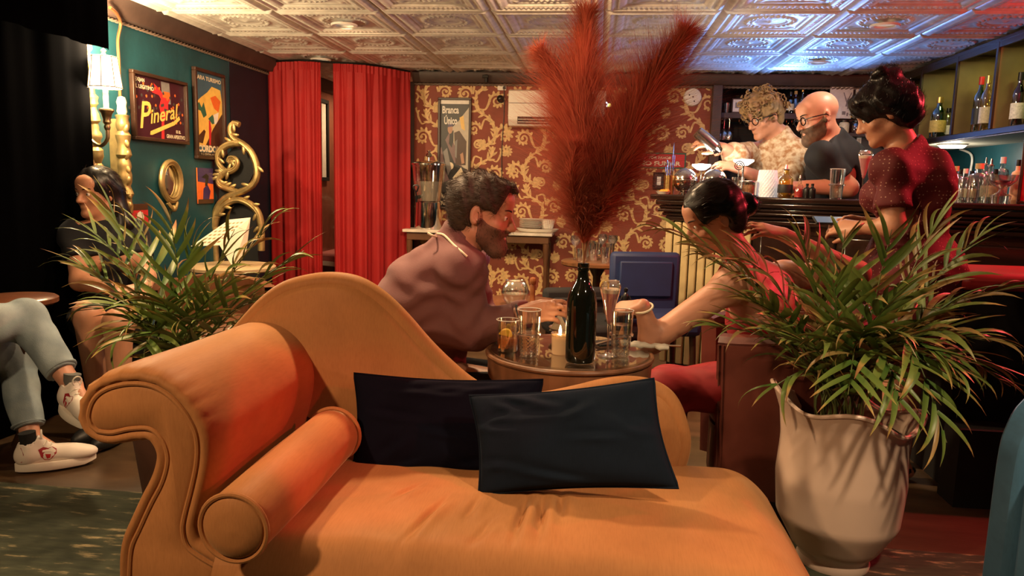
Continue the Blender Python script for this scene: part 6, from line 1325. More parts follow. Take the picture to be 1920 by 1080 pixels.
led_can((1.55, Y1-0.06, 1.40), (1.25, 5.1, H), (0.16, 0.36, 1.0), 95, 'small blue LED can on the back shelves washing the ceiling', 112, 'glow_blue')
led_can((2.24, 3.3, 1.90), (1.9, 4.1, H), (1.0, 0.03, 0.05), 30, 'small red LED can near the ceiling at the right', 150, 'glow_red')
led_can((0.31, 1.37, 2.04), (-0.34, 2.44, 1.10), (1.0, 0.36, 0.28), 60, 'added unseen pink spot at the ceiling aimed at the bearded man', 26, 'glow_red')  # unseen pink spot and housing, added to brighten the man's face

# ------------------------------------------------------------------ right foreground: banquette, blue armchair, leather tub chair
mat('red_leather', (0.30, 0.02, 0.022), 0.45, noise=0.2, nscale=7); mat('black_base', (0.006, 0.005, 0.005), 0.7); mat('oxblood', (0.13, 0.035, 0.025), 0.35, noise=0.25, nscale=8)
c = P(1795, 508, 3.0); zt = c[2]
t = thing('red_banquette', 'red upholstered banquette top in front of the bar at right', 'bench', (2.2, 3.1, 0.0))
mb = MB(); mb.b2((c[0], 2.95, zt-0.07), (X1-0.02, 3.35, zt)); obj('cushion', mb, 'red_leather', t, world=True, bevel=0.03)
mb = MB(); mb.b2((c[0]+0.03, 3.0, 0.0), (X1-0.02, 3.33, zt-0.0705)); obj('base', mb, 'black_base', t, world=True)
mb = MB(); mb.b2((c[0]-0.02, 2.80, 0.0), (X1-0.02, 2.93, 0.30)); obj('kick_board', mb, 'black_base', t, world=True)
mat('red_carpet', (0.20, 0.012, 0.015), 0.9, noise=0.2)
bx0 = P(1870, 900, 1.62)
t = thing('blue_armchair', 'steel-blue velvet armchair edge cut off at the right of the photo', 'chair', (bx0[0]+0.33, 1.62, 0.0))
zt = P(1885, 742, 1.62)[2]
prof = [(0, 0.0), (0.0, 0.3), (0.002, zt-0.17), (0.012, zt-0.09), (0.036, zt-0.035), (0.085, zt-0.004), (0.3, zt+0.01), (0.57, zt-0.004), (0.62, zt-0.035), (0.65, zt-0.1), (0.66, 0.3), (0.66, 0.0)]
mb = MB(); mb.prism(spline(prof, 55), 0.10, 'y', 0); v = np.concatenate(mb.v); mb.v = [v]; obj('backrest', xform(mb, None, (bx0[0], 1.55, 0.02)), 'steel_velvet', t, world=True, bevel=0.028)
mb = MB(); mb.b2((bx0[0]+0.06, 1.02, 0.16), (bx0[0]+0.60, 1.548, 0.44)); obj('seat', mb, 'steel_velvet', t, world=True, bevel=0.04)
for sx in (0.0, 0.56): mb = MB(); mb.b2((bx0[0]+sx, 1.0, 0.02), (bx0[0]+sx+0.10, 1.549, zt-0.12)); obj('arm', mb, 'steel_velvet', t, world=True, bevel=0.035)
mb = MB(); pth = spline([(bx0[0]+0.045, 1.548, 0.02), (bx0[0]+0.04, 1.548, zt-0.12), (bx0[0]+0.075, 1.548, zt-0.06), (bx0[0]+0.6, 1.548, zt-0.05)], 30); mb.tube(pth, 0.005, 6); obj('piping', mb, 'steel_velvet', t, world=True)

cc = np.array([P(1462, 700, 2.74)[0], 2.74])
t = thing('leather_tub_chair', 'oxblood leather tub chair holding the woman in red', 'chair', (cc[0], cc[1], 0.0))
zt = P(1400, 625, 2.3)[2]
def tubc(u, v, r_): a = -PI*0.80+u*PI*1.60; fl = 1-0.08*(1-v); return (r_*math.cos(a)*fl*1.05, r_*math.sin(a)*fl*1.05, 0.12+v*(zt-0.12)-0.10*(1-math.cos(a))*0.5*v**2)
RB = 0.31
mb = MB(); mb.grid(lambda u, v: tubc(u, v, RB), 48, 12); mb.grid(lambda u, v: tubc(u, v, RB-0.06), 48, 12); mb.grid(lambda u, v: tubc(u, 1, RB-0.06*v), 48, 4); mb.grid(lambda u, v: tubc(0, u, RB-0.06*v), 12, 3); mb.grid(lambda u, v: tubc(1, u, RB-0.06*v), 12, 3); obj('barrel_back', mb, 'oxblood', t)
mb = MB(); mb.tube(np.array([tubc(k/40, 1, RB-0.03)+np.array([0, 0, 0.008]) for k in range(41)]), 0.030, 8); obj('rolled_edge', mb, 'oxblood', t)
for off in (0.012, 0.030):
    mb = MB(); mb.tube(np.array([tubc(off/ (RB*5), k/20, RB+0.001) for k in range(21)]), 0.004, 6); obj('piping', mb, 'oxblood', t)
mb = MB(); mb.lathe([(0, 0.30), (0.23, 0.30), (0.245, 0.33), (0.24, 0.42), (0.18, 0.445), (0, 0.45)], seg=36); obj('seat', mb, 'red_leather', t)
mb = MB(); mb.lathe([(0, 0.08), (0.20, 0.08), (0.24, 0.12), (0.24, 0.2999), (0, 0.2999)], seg=36); obj('base', mb, 'oxblood', t)
for k in range(4): an = PI/4+k*PI/2; mb = MB(); mb.cyl((0.17*math.cos(an), 0.17*math.sin(an), 0.081), (0.19*math.cos(an), 0.19*math.sin(an), 0.0), 0.02, 0.015); obj('leg', mb, 'dark_wood', t)
# ------------------------------------------------------------------ implicit-surface bodies
class Field:
    def __init__(s, lo, hi, h):
        s.lo = np.array(lo, float); s.h = h; s.n = np.ceil((np.array(hi)-s.lo)/h).astype(int)+1; s.F = np.full(s.n, 1.0, np.float32)
    def box(s, lo, hi):
        a = np.clip(np.floor((lo-s.lo)/s.h).astype(int), 0, s.n); b = np.clip(np.ceil((hi-s.lo)/s.h).astype(int)+1, 0, s.n)
        if (b <= a).any(): return None, None
        sl = tuple(slice(i, j) for i, j in zip(a, b)); ax = [(s.lo[i]+s.h*np.arange(a[i], b[i])).astype(np.float32) for i in range(3)]
        return sl, (ax[0][:, None, None], ax[1][None, :, None], ax[2][None, None, :])
    def merge(s, sl, d, k, sub=False):
        f = s.F[sl]
        if sub:
            d = -d; h = np.clip(0.5-0.5*(d-f)/k, 0, 1) if False else np.clip(0.5-0.5*(f-d)/k, 0, 1); s.F[sl] = f*(1-h)+d*h+k*h*(1-h)
        else:
            h = np.clip(0.5+0.5*(d-f)/k, 0, 1); s.F[sl] = d*(1-h)+f*h-k*h*(1-h)
    def cone(s, a, b, ra, rb, k=0.02, sub=False):
        a, b = np.asarray(a, float), np.asarray(b, float); m = max(ra, rb)+k+3*s.h
        sl, g = s.box(np.minimum(a, b)-m, np.maximum(a, b)+m)
        if sl is None: return
        ab = b-a; L2 = max(1e-9, ab @ ab); px, py, pz = g[0]-a[0], g[1]-a[1], g[2]-a[2]
        t = np.clip((px*ab[0]+py*ab[1]+pz*ab[2])/L2, 0, 1)
        d = np.sqrt((px-t*ab[0])**2+(py-t*ab[1])**2+(pz-t*ab[2])**2)-(ra+(rb-ra)*t)
        s.merge(sl, d.astype(np.float32), k, sub)
    def ell(s, c, r, R=None, k=0.02, sub=False):
        c, r = np.asarray(c, float), np.asarray(r, float); m = r.max()+k+3*s.h; R = np.eye(3) if R is None else np.asarray(R)
        sl, g = s.box(c-m, c+m)
        if sl is None: return
        p = [g[0]-c[0], g[1]-c[1], g[2]-c[2]]; q = [(p[0]*R[0, i]+p[1]*R[1, i]+p[2]*R[2, i]) for i in range(3)]
        k0 = np.sqrt(sum((q[i]/r[i])**2 for i in range(3))); k1 = np.sqrt(sum((q[i]/r[i]**2)**2 for i in range(3)))
        d = k0*(k0-1)/np.maximum(k1, 1e-6); s.merge(sl, d.astype(np.float32), k, sub)
    def clip(s, p, n):           # keep the side against n
        g = [(s.lo[i]+s.h*np.arange(s.n[i])).astype(np.float32) for i in range(3)]; n = unit(n)
        d = (g[0][:, None, None]-p[0])*n[0]+(g[1][None, :, None]-p[1])*n[1]+(g[2][None, None, :]-p[2])*n[2]; np.maximum(s.F, d.astype(np.float32), out=s.F)
    def clip_local(s, p, n, r):      # the same inside a ball only
        p = np.asarray(p, float); sl, g = s.box(p-r, p+r)
        if sl is None: return
        n = unit(n); x, y, z = g[0]-p[0], g[1]-p[1], g[2]-p[2]; d = x*n[0]+y*n[1]+z*n[2]; inside = (x*x+y*y+z*z) < r*r
        f = s.F[sl]; s.F[sl] = np.where(inside, np.maximum(f, d), f)
    def ripple(s, amp, freqs, seed=0):
        rg = np.random.default_rng(seed); g = [(s.lo[i]+s.h*np.arange(s.n[i])).astype(np.float32) for i in range(3)]
        for fr in freqs:
            w_ = rg.normal(0, 1, 3); w_ = w_/np.linalg.norm(w_)*fr; w2 = rg.normal(0, 1, 3); w2 = w2/np.linalg.norm(w2)*fr*0.6
            ph = np.sin(g[0]*w2[0])[:, None, None]+np.sin(g[1]*w2[1]+1)[None, :, None]+np.sin(g[2]*w2[2]+2)[None, None, :]
            s.F += (amp*np.sin(g[0][:, None, None]*w_[0]+g[1][None, :, None]*w_[1]+g[2][None, None, :]*w_[2]+1.4*ph)).astype(np.float32)
    def mesh(s, name):
        F = s.F; S = F < 0; n = s.n
        corners = [(i, j, k) for i in (0, 1) for j in (0, 1) for k in (0, 1)]
        cnt = np.zeros(tuple(n-1), np.int8)
        for (i, j, k) in corners: cnt += S[i:n[0]-1+i, j:n[1]-1+j, k:n[2]-1+k]
        act = (cnt > 0) & (cnt < 8); ii = np.argwhere(act)
        if len(ii) == 0: return bpy.data.meshes.new(name)
        vals = np.stack([F[ii[:, 0]+i, ii[:, 1]+j, ii[:, 2]+k] for (i, j, k) in corners], 1); cs = np.array(corners, float)
        acc = np.zeros((len(ii), 3)); num = np.zeros(len(ii))
        for a in range(8):
            for b in range(a+1, 8):
                if np.abs(cs[a]-cs[b]).sum() != 1: continue
                va, vb = vals[:, a], vals[:, b]; m = (va < 0) != (vb < 0); t = np.where(m, va/np.where(m, va-vb, 1), 0)
                acc += np.where(m[:, None], cs[a]+(cs[b]-cs[a])*t[:, None], 0); num += m
        V = s.lo+s.h*(ii+acc/num[:, None]); idx = np.full(tuple(n-1), -1, np.int32); idx[tuple(ii.T)] = np.arange(len(ii)); Q = []
        for ax in range(3):
            sl0 = [slice(1, n[d]-1) for d in range(3)]; sl1 = list(sl0); sl0[ax] = slice(0, n[ax]-1); sl1[ax] = slice(1, n[ax])
            A, B = S[tuple(sl0)], S[tuple(sl1)]; e = np.argwhere(A != B)
            if len(e) == 0: continue
            flip = A[tuple(e.T)]; off = np.ones(3, int); off[ax] = 0; e = e+off
            u, v = (ax+1) % 3, (ax+2) % 3; du = np.zeros(3, int); dv = np.zeros(3, int); du[u] = 1; dv[v] = 1
            q = np.stack([idx[tuple((e-du-dv).T)], idx[tuple((e-dv).T)], idx[tuple(e.T)], idx[tuple((e-du).T)]], 1)
            q[~flip] = q[~flip][:, ::-1]; Q.append(q)
        Q = np.concatenate(Q); Q = Q[(Q >= 0).all(1)]
        me = bpy.data.meshes.new(name); me.vertices.add(len(V)); me.vertices.foreach_set('co', V.astype(np.float32).ravel())
        me.loops.add(len(Q)*4); me.loops.foreach_set('vertex_index', Q.astype(np.int32).ravel()); me.polygons.add(len(Q))
        me.polygons.foreach_set('loop_start', np.arange(len(Q), dtype=np.int32)*4); me.update(calc_edges=True); me.validate(); me.shade_smooth(); return me

def add_head(F, c, R, s=1.0, female=False, neck=None, jaw=1.0):
    L = lambda *p: c+R @ (np.array(p)*s); S = lambda *r: np.array(r)*s
    F.ell(L(0, -0.012, 0.035), S(0.074, 0.097, 0.084), R, 0.02); F.ell(L(0, 0.022, -0.030), S(0.060, 0.068, 0.082), R, 0.03*s)
    for x in (-1, 1):
        F.cone(L(0.045*x*jaw, -0.002, -0.062), L(0.010*x, 0.066, -0.094), 0.021*s, 0.018*s, 0.02); F.ell(L(0.042*x, 0.056, -0.030), S(0.021, 0.020, 0.018), R, 0.015)
    F.ell(L(0, 0.074, -0.096), S(0.020, 0.016, 0.016), R, 0.014); F.ell(L(0, 0.080, 0.018), S(0.046, 0.014, 0.011), R, 0.012)
    F.ell(L(0, 0.066, 0.050), S(0.050, 0.030, 0.036), R, 0.02)
    for x in (-1, 1): F.ell(L(0.031*x, 0.096, -0.001), S(0.017, 0.013, 0.011), R, 0.008, True); F.ell(L(0.031*x, 0.073, -0.001), S(0.013, 0.012, 0.012), R, 0.004)
    F.cone(L(0, 0.084, 0.010), L(0, 0.108, -0.032), 0.008*s, 0.0115*s, 0.008)
    for x in (-1, 1): F.ell(L(0.0115*x, 0.096, -0.036), S(0.009, 0.011, 0.008), R, 0.006); F.ell(L(0.076*x, -0.008, -0.006), S(0.009, 0.019, 0.032), R @ rotz(-0.35*x), 0.006); F.ell(L(0.083*x, -0.002, -0.006), S(0.005, 0.010, 0.018), R, 0.003, True)
    F.ell(L(0, 0.085, -0.058), S(0.021, 0.009, 0.0055), R, 0.005); F.ell(L(0, 0.083, -0.069), S(0.019, 0.010, 0.0065), R, 0.005); F.ell(L(0, 0.095, -0.0632), S(0.020, 0.008, 0.0020), R, 0.003, True)
    if neck is not None: F.cone(L(0, -0.022, -0.050), neck, 0.052*s*(0.9 if female else 1.05), 0.056*s*(0.92 if female else 1.1), 0.03)
def add_hand(F, w, d, nrm, side, curl, s=1.0, spread=0.10, thumb=0.6):
    d = unit(d); nrm = unit(np.asarray(nrm, float)-d*np.dot(nrm, d)); sd = np.cross(d, nrm)*side          # sd points to the thumb
    ks = []
    for i, (o, L) in enumerate(((0.027, 0.088), (0.009, 0.092), (-0.009, 0.087), (-0.026, 0.078))):
        k_ = w+d*L*s+sd*o*s; ks.append(k_); F.cone(w+sd*o*0.55*s, k_, 0.016*s, 0.0125*s, 0.012)
    lens = ((0.040, 0.025, 0.020), (0.045, 0.028, 0.021), (0.041, 0.026, 0.020), (0.032, 0.020, 0.018))
    for i, k_ in enumerate(ks):
        c_ = curl[i] if hasattr(curl, '__len__') else curl; p = k_; a = c_*0.5; sp = (1.5-i)*spread
        for j, L in enumerate(lens[i]):
            dd = unit(d*math.cos(a)-nrm*math.sin(a)+sd*sp*max(0, math.cos(a))); q = p+dd*L*s; r0, r1 = ((0.0098, 0.0088), (0.0088, 0.008), (0.008, 0.0068))[j]; F.cone(p, q, r0*s, r1*s, 0.004); p = q; a += c_
    p = w+d*0.022*s+sd*0.022*s
    for L, a, r0, r1 in ((0.042, thumb, 0.0145, 0.0115), (0.032, thumb*0.6, 0.011, 0.010), (0.025, thumb*0.3, 0.0098, 0.0078)):
        dd = unit(d*math.cos(a)+sd*math.sin(a)-nrm*0.35); q = p+dd*L*s; F.cone(p, q, r0*s, r1*s, 0.006); p = q
def torso_prims(J, s=1.0, w_=1.0, d_=1.0, bust=0.0):
    pv, ch, nb = J['pelvis'], J['chest'], J['neck']; rt = unit(J['sh_r']-J['sh_l']); up = unit(ch-pv); rt = unit(rt-up*np.dot(rt, up)); fw = np.cross(up, rt); R = np.stack([rt, fw, up], 1); out = []
    out.append(('e', pv, np.array([0.165*w_, 0.120*d_, 0.125])*s, R, 0.05)); out.append(('e', pv*0.5+ch*0.5, np.array([0.140*w_, 0.108*d_, 0.15])*s, R, 0.06)); out.append(('e', ch, np.array([0.158*w_, 0.118*d_, 0.155])*s, R, 0.05))
    for k in ('sh_l', 'sh_r'): out.append(('c', J[k], nb*0.75+ch*0.25, 0.052*s, 0.060*s, 0.04)); out.append(('c', J[k], ch, 0.055*s, 0.08*s, 0.05)); out.append(('c', J[k]*0.5+nb*0.5, nb+up*0.03, 0.038*s, 0.045*s, 0.03))
    if bust:
        for x in (-1, 1): out.append(('e', ch+rt*0.07*x*s+fw*0.10*s-up*0.02*s, np.array([0.062, 0.058, 0.060])*s*bust, R, 0.03))
    return out
def limb(a, b, c, r, k=0.025): return [('c', a, b, r[0], r[1], k), ('c', b, c, r[1]*1.02, r[2], k)]
def put(F, prims, infl=0.0):
    for p in prims:
        if p[0] == 'e': F.ell(p[1], np.asarray(p[2])+infl, p[3], p[4])
        else: F.cone(p[1], p[2], p[3]+infl, p[4]+infl, p[5])
def bounds(pts, m): a = np.array(pts); return a.min(0)-m, a.max(0)+m
def skin_mat(name, col, rough=0.45):
    m = mat(name, col, rough, noise=0.12, nscale=18, bump=0.06, bscale=240)
    b = m.node_tree.nodes['Principled BSDF']; b.inputs['Subsurface Weight'].default_value = 0.12; b.inputs['Subsurface Radius'].default_value = (0.012, 0.005, 0.003); return name
def eyes(parent, c, R, s=1.0, lid=None):
    mat('eye_white', (0.75, 0.70, 0.64), 0.15); mat('iris', (0.03, 0.016, 0.01), 0.1); mat('brow_hair', (0.02, 0.012, 0.008), 0.8)
    for x in (-1, 1):
        p = c+R @ (np.array([0.031*x, 0.0765, -0.001])*s); mb = MB(); mb.ell(p, 0.0105*s, R, 14, 10); e = obj('eye', mb, 'eye_white', parent, world=True)
        mb = MB(); mb.ell(p+R @ np.array([0, 0.0062, 0])*s, 0.0054*s, R, 10, 8); obj('iris', mb, 'iris', e)
        mb = MB(); q = [c+R @ (np.array([x*(0.014+0.036*t), 0.094-0.016*t*t, 0.0205+0.005*math.sin(PI*t*0.75)])*s) for t in np.linspace(0, 1, 7)]; mb.tube(np.array(q), np.array([0.003, 0.0042, 0.0045, 0.0042, 0.0036, 0.003, 0.0015])*s, 6, flat=0.6); obj('eyebrow', mb, 'brow_hair', parent, world=True)
def strands(parent, name, roots, dirs, L, w_, m, curl_=0.0, grav=0.0, K=5, seed=0, nrm=None):
    """hair as flat tapering strands"""
    rg = np.random.default_rng(seed); n = len(roots); V = np.zeros((n, K, 2, 3)); L = np.broadcast_to(L, (n,)); ph = rg.uniform(0, 6.28, n); cr = np.cross(dirs, rg.normal(0, 1, (n, 3))); cr /= np.maximum(1e-6, np.linalg.norm(cr, axis=1))[:, None]; c2 = np.cross(dirs, cr)
    for k in range(K):
        x = k/(K-1); p = roots+dirs*(L*x)[:, None]+np.array([0, 0, -1.0])*(grav*L*x*x)[:, None]+(cr*np.sin(ph+x*6.0)[:, None]+c2*np.cos(ph+x*6.0)[:, None]-(cr*np.sin(ph)[:, None]+c2*np.cos(ph)[:, None]))*(curl_*L*x)[:, None]
        ww = (w_*(1-0.8*x)); V[:, k, 0] = p+cr*ww; V[:, k, 1] = p-cr*ww
    o = np.arange(n)*K*2; fs = np.concatenate([np.stack([o+2*k, o+2*k+1, o+2*k+3, o+2*k+2], 1) for k in range(K-1)])
    me = bpy.data.meshes.new(name); me.from_pydata(V.reshape(-1, 3).tolist(), [], fs.tolist()); me.shade_smooth()
    return obj(name, me, m, parent, world=True, smooth=False, kind='stuff')
def scalp_points(me, n, seed, keep=None):
    co = np.zeros(len(me.vertices)*3); me.vertices.foreach_get('co', co); co = co.reshape(-1, 3); nn = np.zeros(len(me.vertices)*3); me.vertices.foreach_get('normal', nn); nn = nn.reshape(-1, 3)
    rg = np.random.default_rng(seed); i = rg.integers(0, len(co), n)
    if keep is not None: i = i[keep(co[i])]
    return co[i], nn[i]
def glasses(parent, c, R, s=1.0):
    mat('spectacle_black', (0.006, 0.006, 0.007), 0.25); th = np.linspace(0, 2*PI, 21)[:-1]; mb = MB()
    for x in (-1, 1):
        mb.tube(np.array([c+R @ (np.array([0.032*x+0.023*math.cos(a), 0.098-0.004*abs(math.cos(a)), -0.003+0.019*math.sin(a)])*s) for a in th]), 0.0028*s, 6, closed=True)
        mb.tube(np.array([c+R @ (np.array(q)*s) for q in ((0.055*x, 0.094, 0.004), (0.078*x, 0.07, 0.006), (0.081*x, 0.0, 0.004), (0.078*x, -0.02, -0.012))]), 0.0028*s, 6)
    mb.tube(np.array([c+R @ (np.array(q)*s) for q in ((-0.010, 0.099, 0.004), (0, 0.104, 0.006), (0.010, 0.099, 0.004))]), 0.0025*s, 6); obj('spectacles', mb, 'spectacle_black', parent, world=True)
def make(parent, name, F, m, **k):
    me = F.mesh(name); return obj(name, me, m, parent, world=True, smooth=False, **k)
mat('shoe_black', (0.01, 0.01, 0.01), 0.5)
# ------------------------------------------------------------------ the man at the bistro table
skin_mat('skin_fair', (0.58, 0.28, 0.18)); skin_mat('skin_tan', (0.50, 0.24, 0.14)); skin_mat('skin_warm', (0.52, 0.25, 0.15))
mat('hair_brown', (0.055, 0.033, 0.020), 0.6, noise=0.3, nscale=40); mat('hair_black', (0.006, 0.004, 0.004), 0.35, noise=0.3, nscale=40); mat('hair_blond', (0.30, 0.19, 0.085), 0.55, noise=0.45, nscale=30); mat('beard_grey', (0.13, 0.075, 0.045), 0.8, noise=0.4, nscale=60); mat('stubble', (0.16, 0.075, 0.05), 0.8)
mat('shirt_mauve', (0.155, 0.060, 0.058), 0.75, noise=0.12, nscale=8, bump=0.15, bscale=300, sheen=0.2); mat('cord_cream', (0.75, 0.66, 0.48), 0.7); mat('trousers_black', (0.007, 0.007, 0.008), 0.8, bump=0.2, bscale=200)
hc = P(905, 398, 2.44); hR = basis((1, -0.04, -0.18), (0.10, -0.03, 1))
J = dict(pelvis=P(800, 705, 2.50), chest=P(812, 545, 2.48), neck=P(862, 462, 2.46), sh_r=P(868, 505, 2.36), sh_l=P(872, 490, 2.64), el_r=P(885, 622, 2.36), wr_r=P(968, 594, 2.36), el_l=P(905, 612, 2.62), wr_l=P(985, 588, 2.50), hip_r=P(800, 715, 2.40), hip_l=P(805, 712, 2.60), kn_r=P(960, 730, 2.40), kn_l=P(960, 720, 2.60))
for k in ('r', 'l'):
    J['an_'+k] = J['kn_'+k]+np.array([-0.06, 0, 0]); J['an_'+k][2] = 0.09
t = thing('person', 'bearded man in mauve western shirt leaning over the bistro table', 'person', (J['pelvis'][0], J['pelvis'][1], 0.0))
lo, hi = bounds(list(J.values())+[hc+np.array([0, 0, 0.14]), hc+np.array([0.13, 0, 0]), J['wr_r']+np.array([0.2, 0, 0]), np.array([J['an_r'][0]+0.18, J['an_r'][1], 0.03])], 0.17); lo[2] = max(lo[2], 0.0)
F = Field(lo, hi, 0.0062)
put(F, torso_prims(J)); put(F, limb(J['sh_r'], J['el_r'], J['wr_r'], (0.05, 0.041, 0.027))); put(F, limb(J['sh_l'], J['el_l'], J['wr_l'], (0.05, 0.041, 0.027)))
for k in 'rl':
    put(F, limb(J['hip_'+k], J['kn_'+k], J['an_'+k], (0.085, 0.058, 0.036))); F.cone(J['an_'+k]+np.array([0, 0, -0.05]), J['an_'+k]+np.array([0.15, 0, -0.06]), 0.03, 0.025, 0.03)
add_head(F, hc, hR, 1.03, False, J['neck'])
hd = unit(P(1035, 580, 2.37)-J['wr_r']); add_hand(F, J['wr_r'], hd, (0.0, -0.75, 0.65), -1, (0.30, 0.38, 0.45, 0.5), 1.02, 0.06, 0.5)
add_hand(F, J['wr_l'], unit(P(1040, 574, 2.42)-J['wr_l']), (0.1, 0.5, 0.86), 1, (0.12, 0.15, 0.2, 0.25), 1.02, 0.08, 0.4)
make(t, 'body', F, 'skin_fair'); eyes(t, hc, hR, 1.03)
# shirt
F = Field(lo, hi, 0.0068); put(F, torso_prims(J), 0.016); put(F, limb(J['sh_r'], J['el_r'], J['wr_r'], (0.058, 0.050, 0.036)), 0.012); put(F, limb(J['sh_l'], J['el_l'], J['wr_l'], (0.058, 0.050, 0.036)), 0.012)
F.ell(P(765, 560, 2.47), (0.10, 0.16, 0.13), None, 0.06); F.ell(P(840, 600, 2.44), (0.09, 0.14, 0.10), None, 0.05)
F.ripple(0.0032, (38, 55, 80), 4)
F.clip_local(J['wr_r'], unit(J['wr_r']-J['el_r']), 0.13); F.clip_local(J['wr_l'], unit(J['wr_l']-J['el_l']), 0.12)
nk = J['neck']+unit(hc-J['neck'])*0.055; F.clip_local(nk, unit(hc-J['neck']), 0.14); F.clip(J['pelvis']+np.array([0, 0, -0.02]), (0, 0, -1))
shirt = make(t, 'shirt', F, 'shirt_mauve')
# collar
mb = MB(); ax_ = unit(hc-J['neck']); Rn = basis(ax_, (1, 0, 0)); a = np.linspace(0, 2*PI, 33)[:-1]; ring = lambda r_, o_: np.array([nk-ax_*0.008+ax_*o_+(Rn[:, 0]*math.cos(x)+Rn[:, 2]*math.sin(x))*r_ for x in a])
loft(mb, [ring(0.070, -0.02), ring(0.068, 0.014), ring(0.064, 0.018), ring(0.062, -0.02)], False); obj('collar', mb, 'shirt_mauve', shirt, world=False)
shirt.children[0].location = (0, 0, 0)
for (pts, dp) in ((((820, 438), (833, 441), (850, 458), (866, 472), (876, 481)), 2.285), (((802, 437), (812, 442), (818, 444)), 2.37)):
    # cord lies on the shirt: cast toward it
    from mathutils.bvhtree import BVHTree
    if 'bv_' not in globals():
        bv_ = BVHTree.FromPolygons([tuple(v.co) for v in shirt.data.vertices], [tuple(p.vertices) for p in shirt.data.polygons])
    path = []
    for (x, y) in pts:
        d = unit(ray(x, y)); h_ = bv_.ray_cast(Vector(CAM), Vector(d), 4.0)
        path.append(np.array(h_[0])-d*0.002 if h_[0] is not None else P(x, y, dp))
    mb = MB(); mb.tube(spline(path, 24), 0.0038, 6); obj('yoke_cord', mb, 'cord_cream', shirt)
# trousers
F = Field(lo, hi, 0.008); put(F, torso_prims(J)[:2], 0.012)
for k in 'rl': put(F, limb(J['hip_'+k], J['kn_'+k], J['an_'+k], (0.092, 0.068, 0.055)), 0.008)
F.clip(J['pelvis']+np.array([0, 0, 0.06]), (0, 0, 1)); make(t, 'trousers', F, 'trousers_black')
for k in 'rl':
    p = J['an_'+k]; mb = MB(); mb.ell((p[0]+0.07, p[1], 0.045), (0.135, 0.048, 0.045), None, 20, 12); obj('shoe', mb, 'shoe_black', t, world=True)
# hair
def hair_cap(c, R, s, infl, cuts, h=0.006, extra=None, seed=0, rip=0.003):
    F = Field(c-0.2*s, c+0.2*s, h); L = lambda *p: c+R @ (np.array(p)*s)
    F.ell(L(0, -0.014, 0.037), np.array([0.076, 0.099, 0.086])*s+infl, R, 0.02); F.ell(L(0, -0.040, -0.010), np.array([0.066, 0.062, 0.075])*s+infl, R, 0.03)
    if extra: extra(F, L)
    F.ripple(rip, (90, 140), seed)
    for (p, r_) in cuts: F.ell(L(*p), np.array(r_)*s, R, 0.012, True)
    return F
def man_extra(F, L):
    F.ell(L(0, 0.045, 0.095), (0.055, 0.045, 0.022), hR, 0.02); F.cone(L(0, 0.06, 0.098), L(0.0, 0.098, 0.088), 0.018, 0.010, 0.02)
F = hair_cap(hc, hR, 1.03, 0.008, [((0, 0.105, -0.02), (0.078, 0.068, 0.088)), ((0.0, 0.02, -0.115), (0.12, 0.10, 0.075)), ((0.078, 0.03, -0.045), (0.05, 0.045, 0.06)), ((-0.078, 0.03, -0.045), (0.05, 0.045, 0.06)), ((0.088, -0.004, -0.01), (0.03, 0.026, 0.036)), ((-0.088, -0.004, -0.01), (0.03, 0.026, 0.036))], 0.0055, man_extra, 3)
hm = make(t, 'hair', F, 'hair_brown')
def comb(t, hm, n, flow, L_, w_, m, lift=0.16, curl_=0.10, seed=1, jit=0.25):
    ro, no = scalp_points(hm.data, n, seed); rg = np.random.default_rng(seed); fl = np.asarray(flow)[None, :]+rg.normal(0, jit, no.shape); dr = fl-no*np.sum(fl*no, axis=1)[:, None]; dr /= np.maximum(1e-6, np.linalg.norm(dr, axis=1))[:, None]; dr = dr+no*lift; dr /= np.linalg.norm(dr, axis=1)[:, None]
    strands(t, 'hair_strands', ro-no*0.002, dr, rg.uniform(0.6, 1.2, len(ro))*L_, w_, m, curl_, 0.05, 5, seed)
comb(t, hm, 6500, hR @ np.array([0.1, -0.8, 0.12]), 0.030, 0.0007, 'hair_brown', 0.20)
# beard
def beard(t, hc, hR, s, neck, infl, m, h=0.005, n=0, sm=None):
    F = Field(hc-0.21*s, hc+0.21*s, h); L = lambda *p: hc+hR @ (np.array(p)*s); add_head(F, hc, hR, s, False, None); F.ell(L(0, 0.066, -0.108), np.array([0.034, 0.030, 0.026])*s, hR, 0.02); F.F -= infl; F.ripple(0.0008, (160, 230), 2)
    F.ell(L(0, 0.075, 0.015), np.array([0.12, 0.085, 0.056])*s, hR, 0.006, True); F.ell(L(0, 0.095, -0.0655), np.array([0.019, 0.03, 0.0075])*s, hR, 0.003, True); F.ell(L(0, 0.115, -0.034), np.array([0.02, 0.03, 0.012])*s, hR, 0.003, True)
    F.clip(L(0, 0.004, 0), -hR[:, 1]); F.clip(L(0, 0, -0.012), hR[:, 2]); b = make(t, 'beard', F, m)
    if n:
        ro, no = scalp_points(b.data, n, 5); dr = no*0.35+hR @ np.array([0, 0.25, -0.75]); dr /= np.linalg.norm(dr, axis=1)[:, None]; strands(t, 'beard_strands', ro-no*0.002, dr, np.random.default_rng(6).uniform(0.005, 0.011, len(ro)), 0.0006, sm, 0.1, 0.0, 3, 7)
beard(t, hc, hR, 1.03, J['neck'], 0.0035, 'stubble', 0.0048, 2600, 'hair_brown')
# watch
ax_ = unit(J['wr_r']-J['el_r']); wc = J['wr_r']-ax_*(-0.012); Rn = basis(ax_, (0, 0, 1)); a = np.linspace(0, 2*PI, 25)[:-1]
mb = MB(); mb.tube(np.array([wc+(Rn[:, 0]*math.cos(x)+Rn[:, 2]*math.sin(x))*0.033 for x in a]), 0.007, 6, closed=True, flat=0.4); wt = obj('wristwatch', mb, 'shoe_black', None, label='black wristwatch on the bearded man\'s wrist', cat='watch')

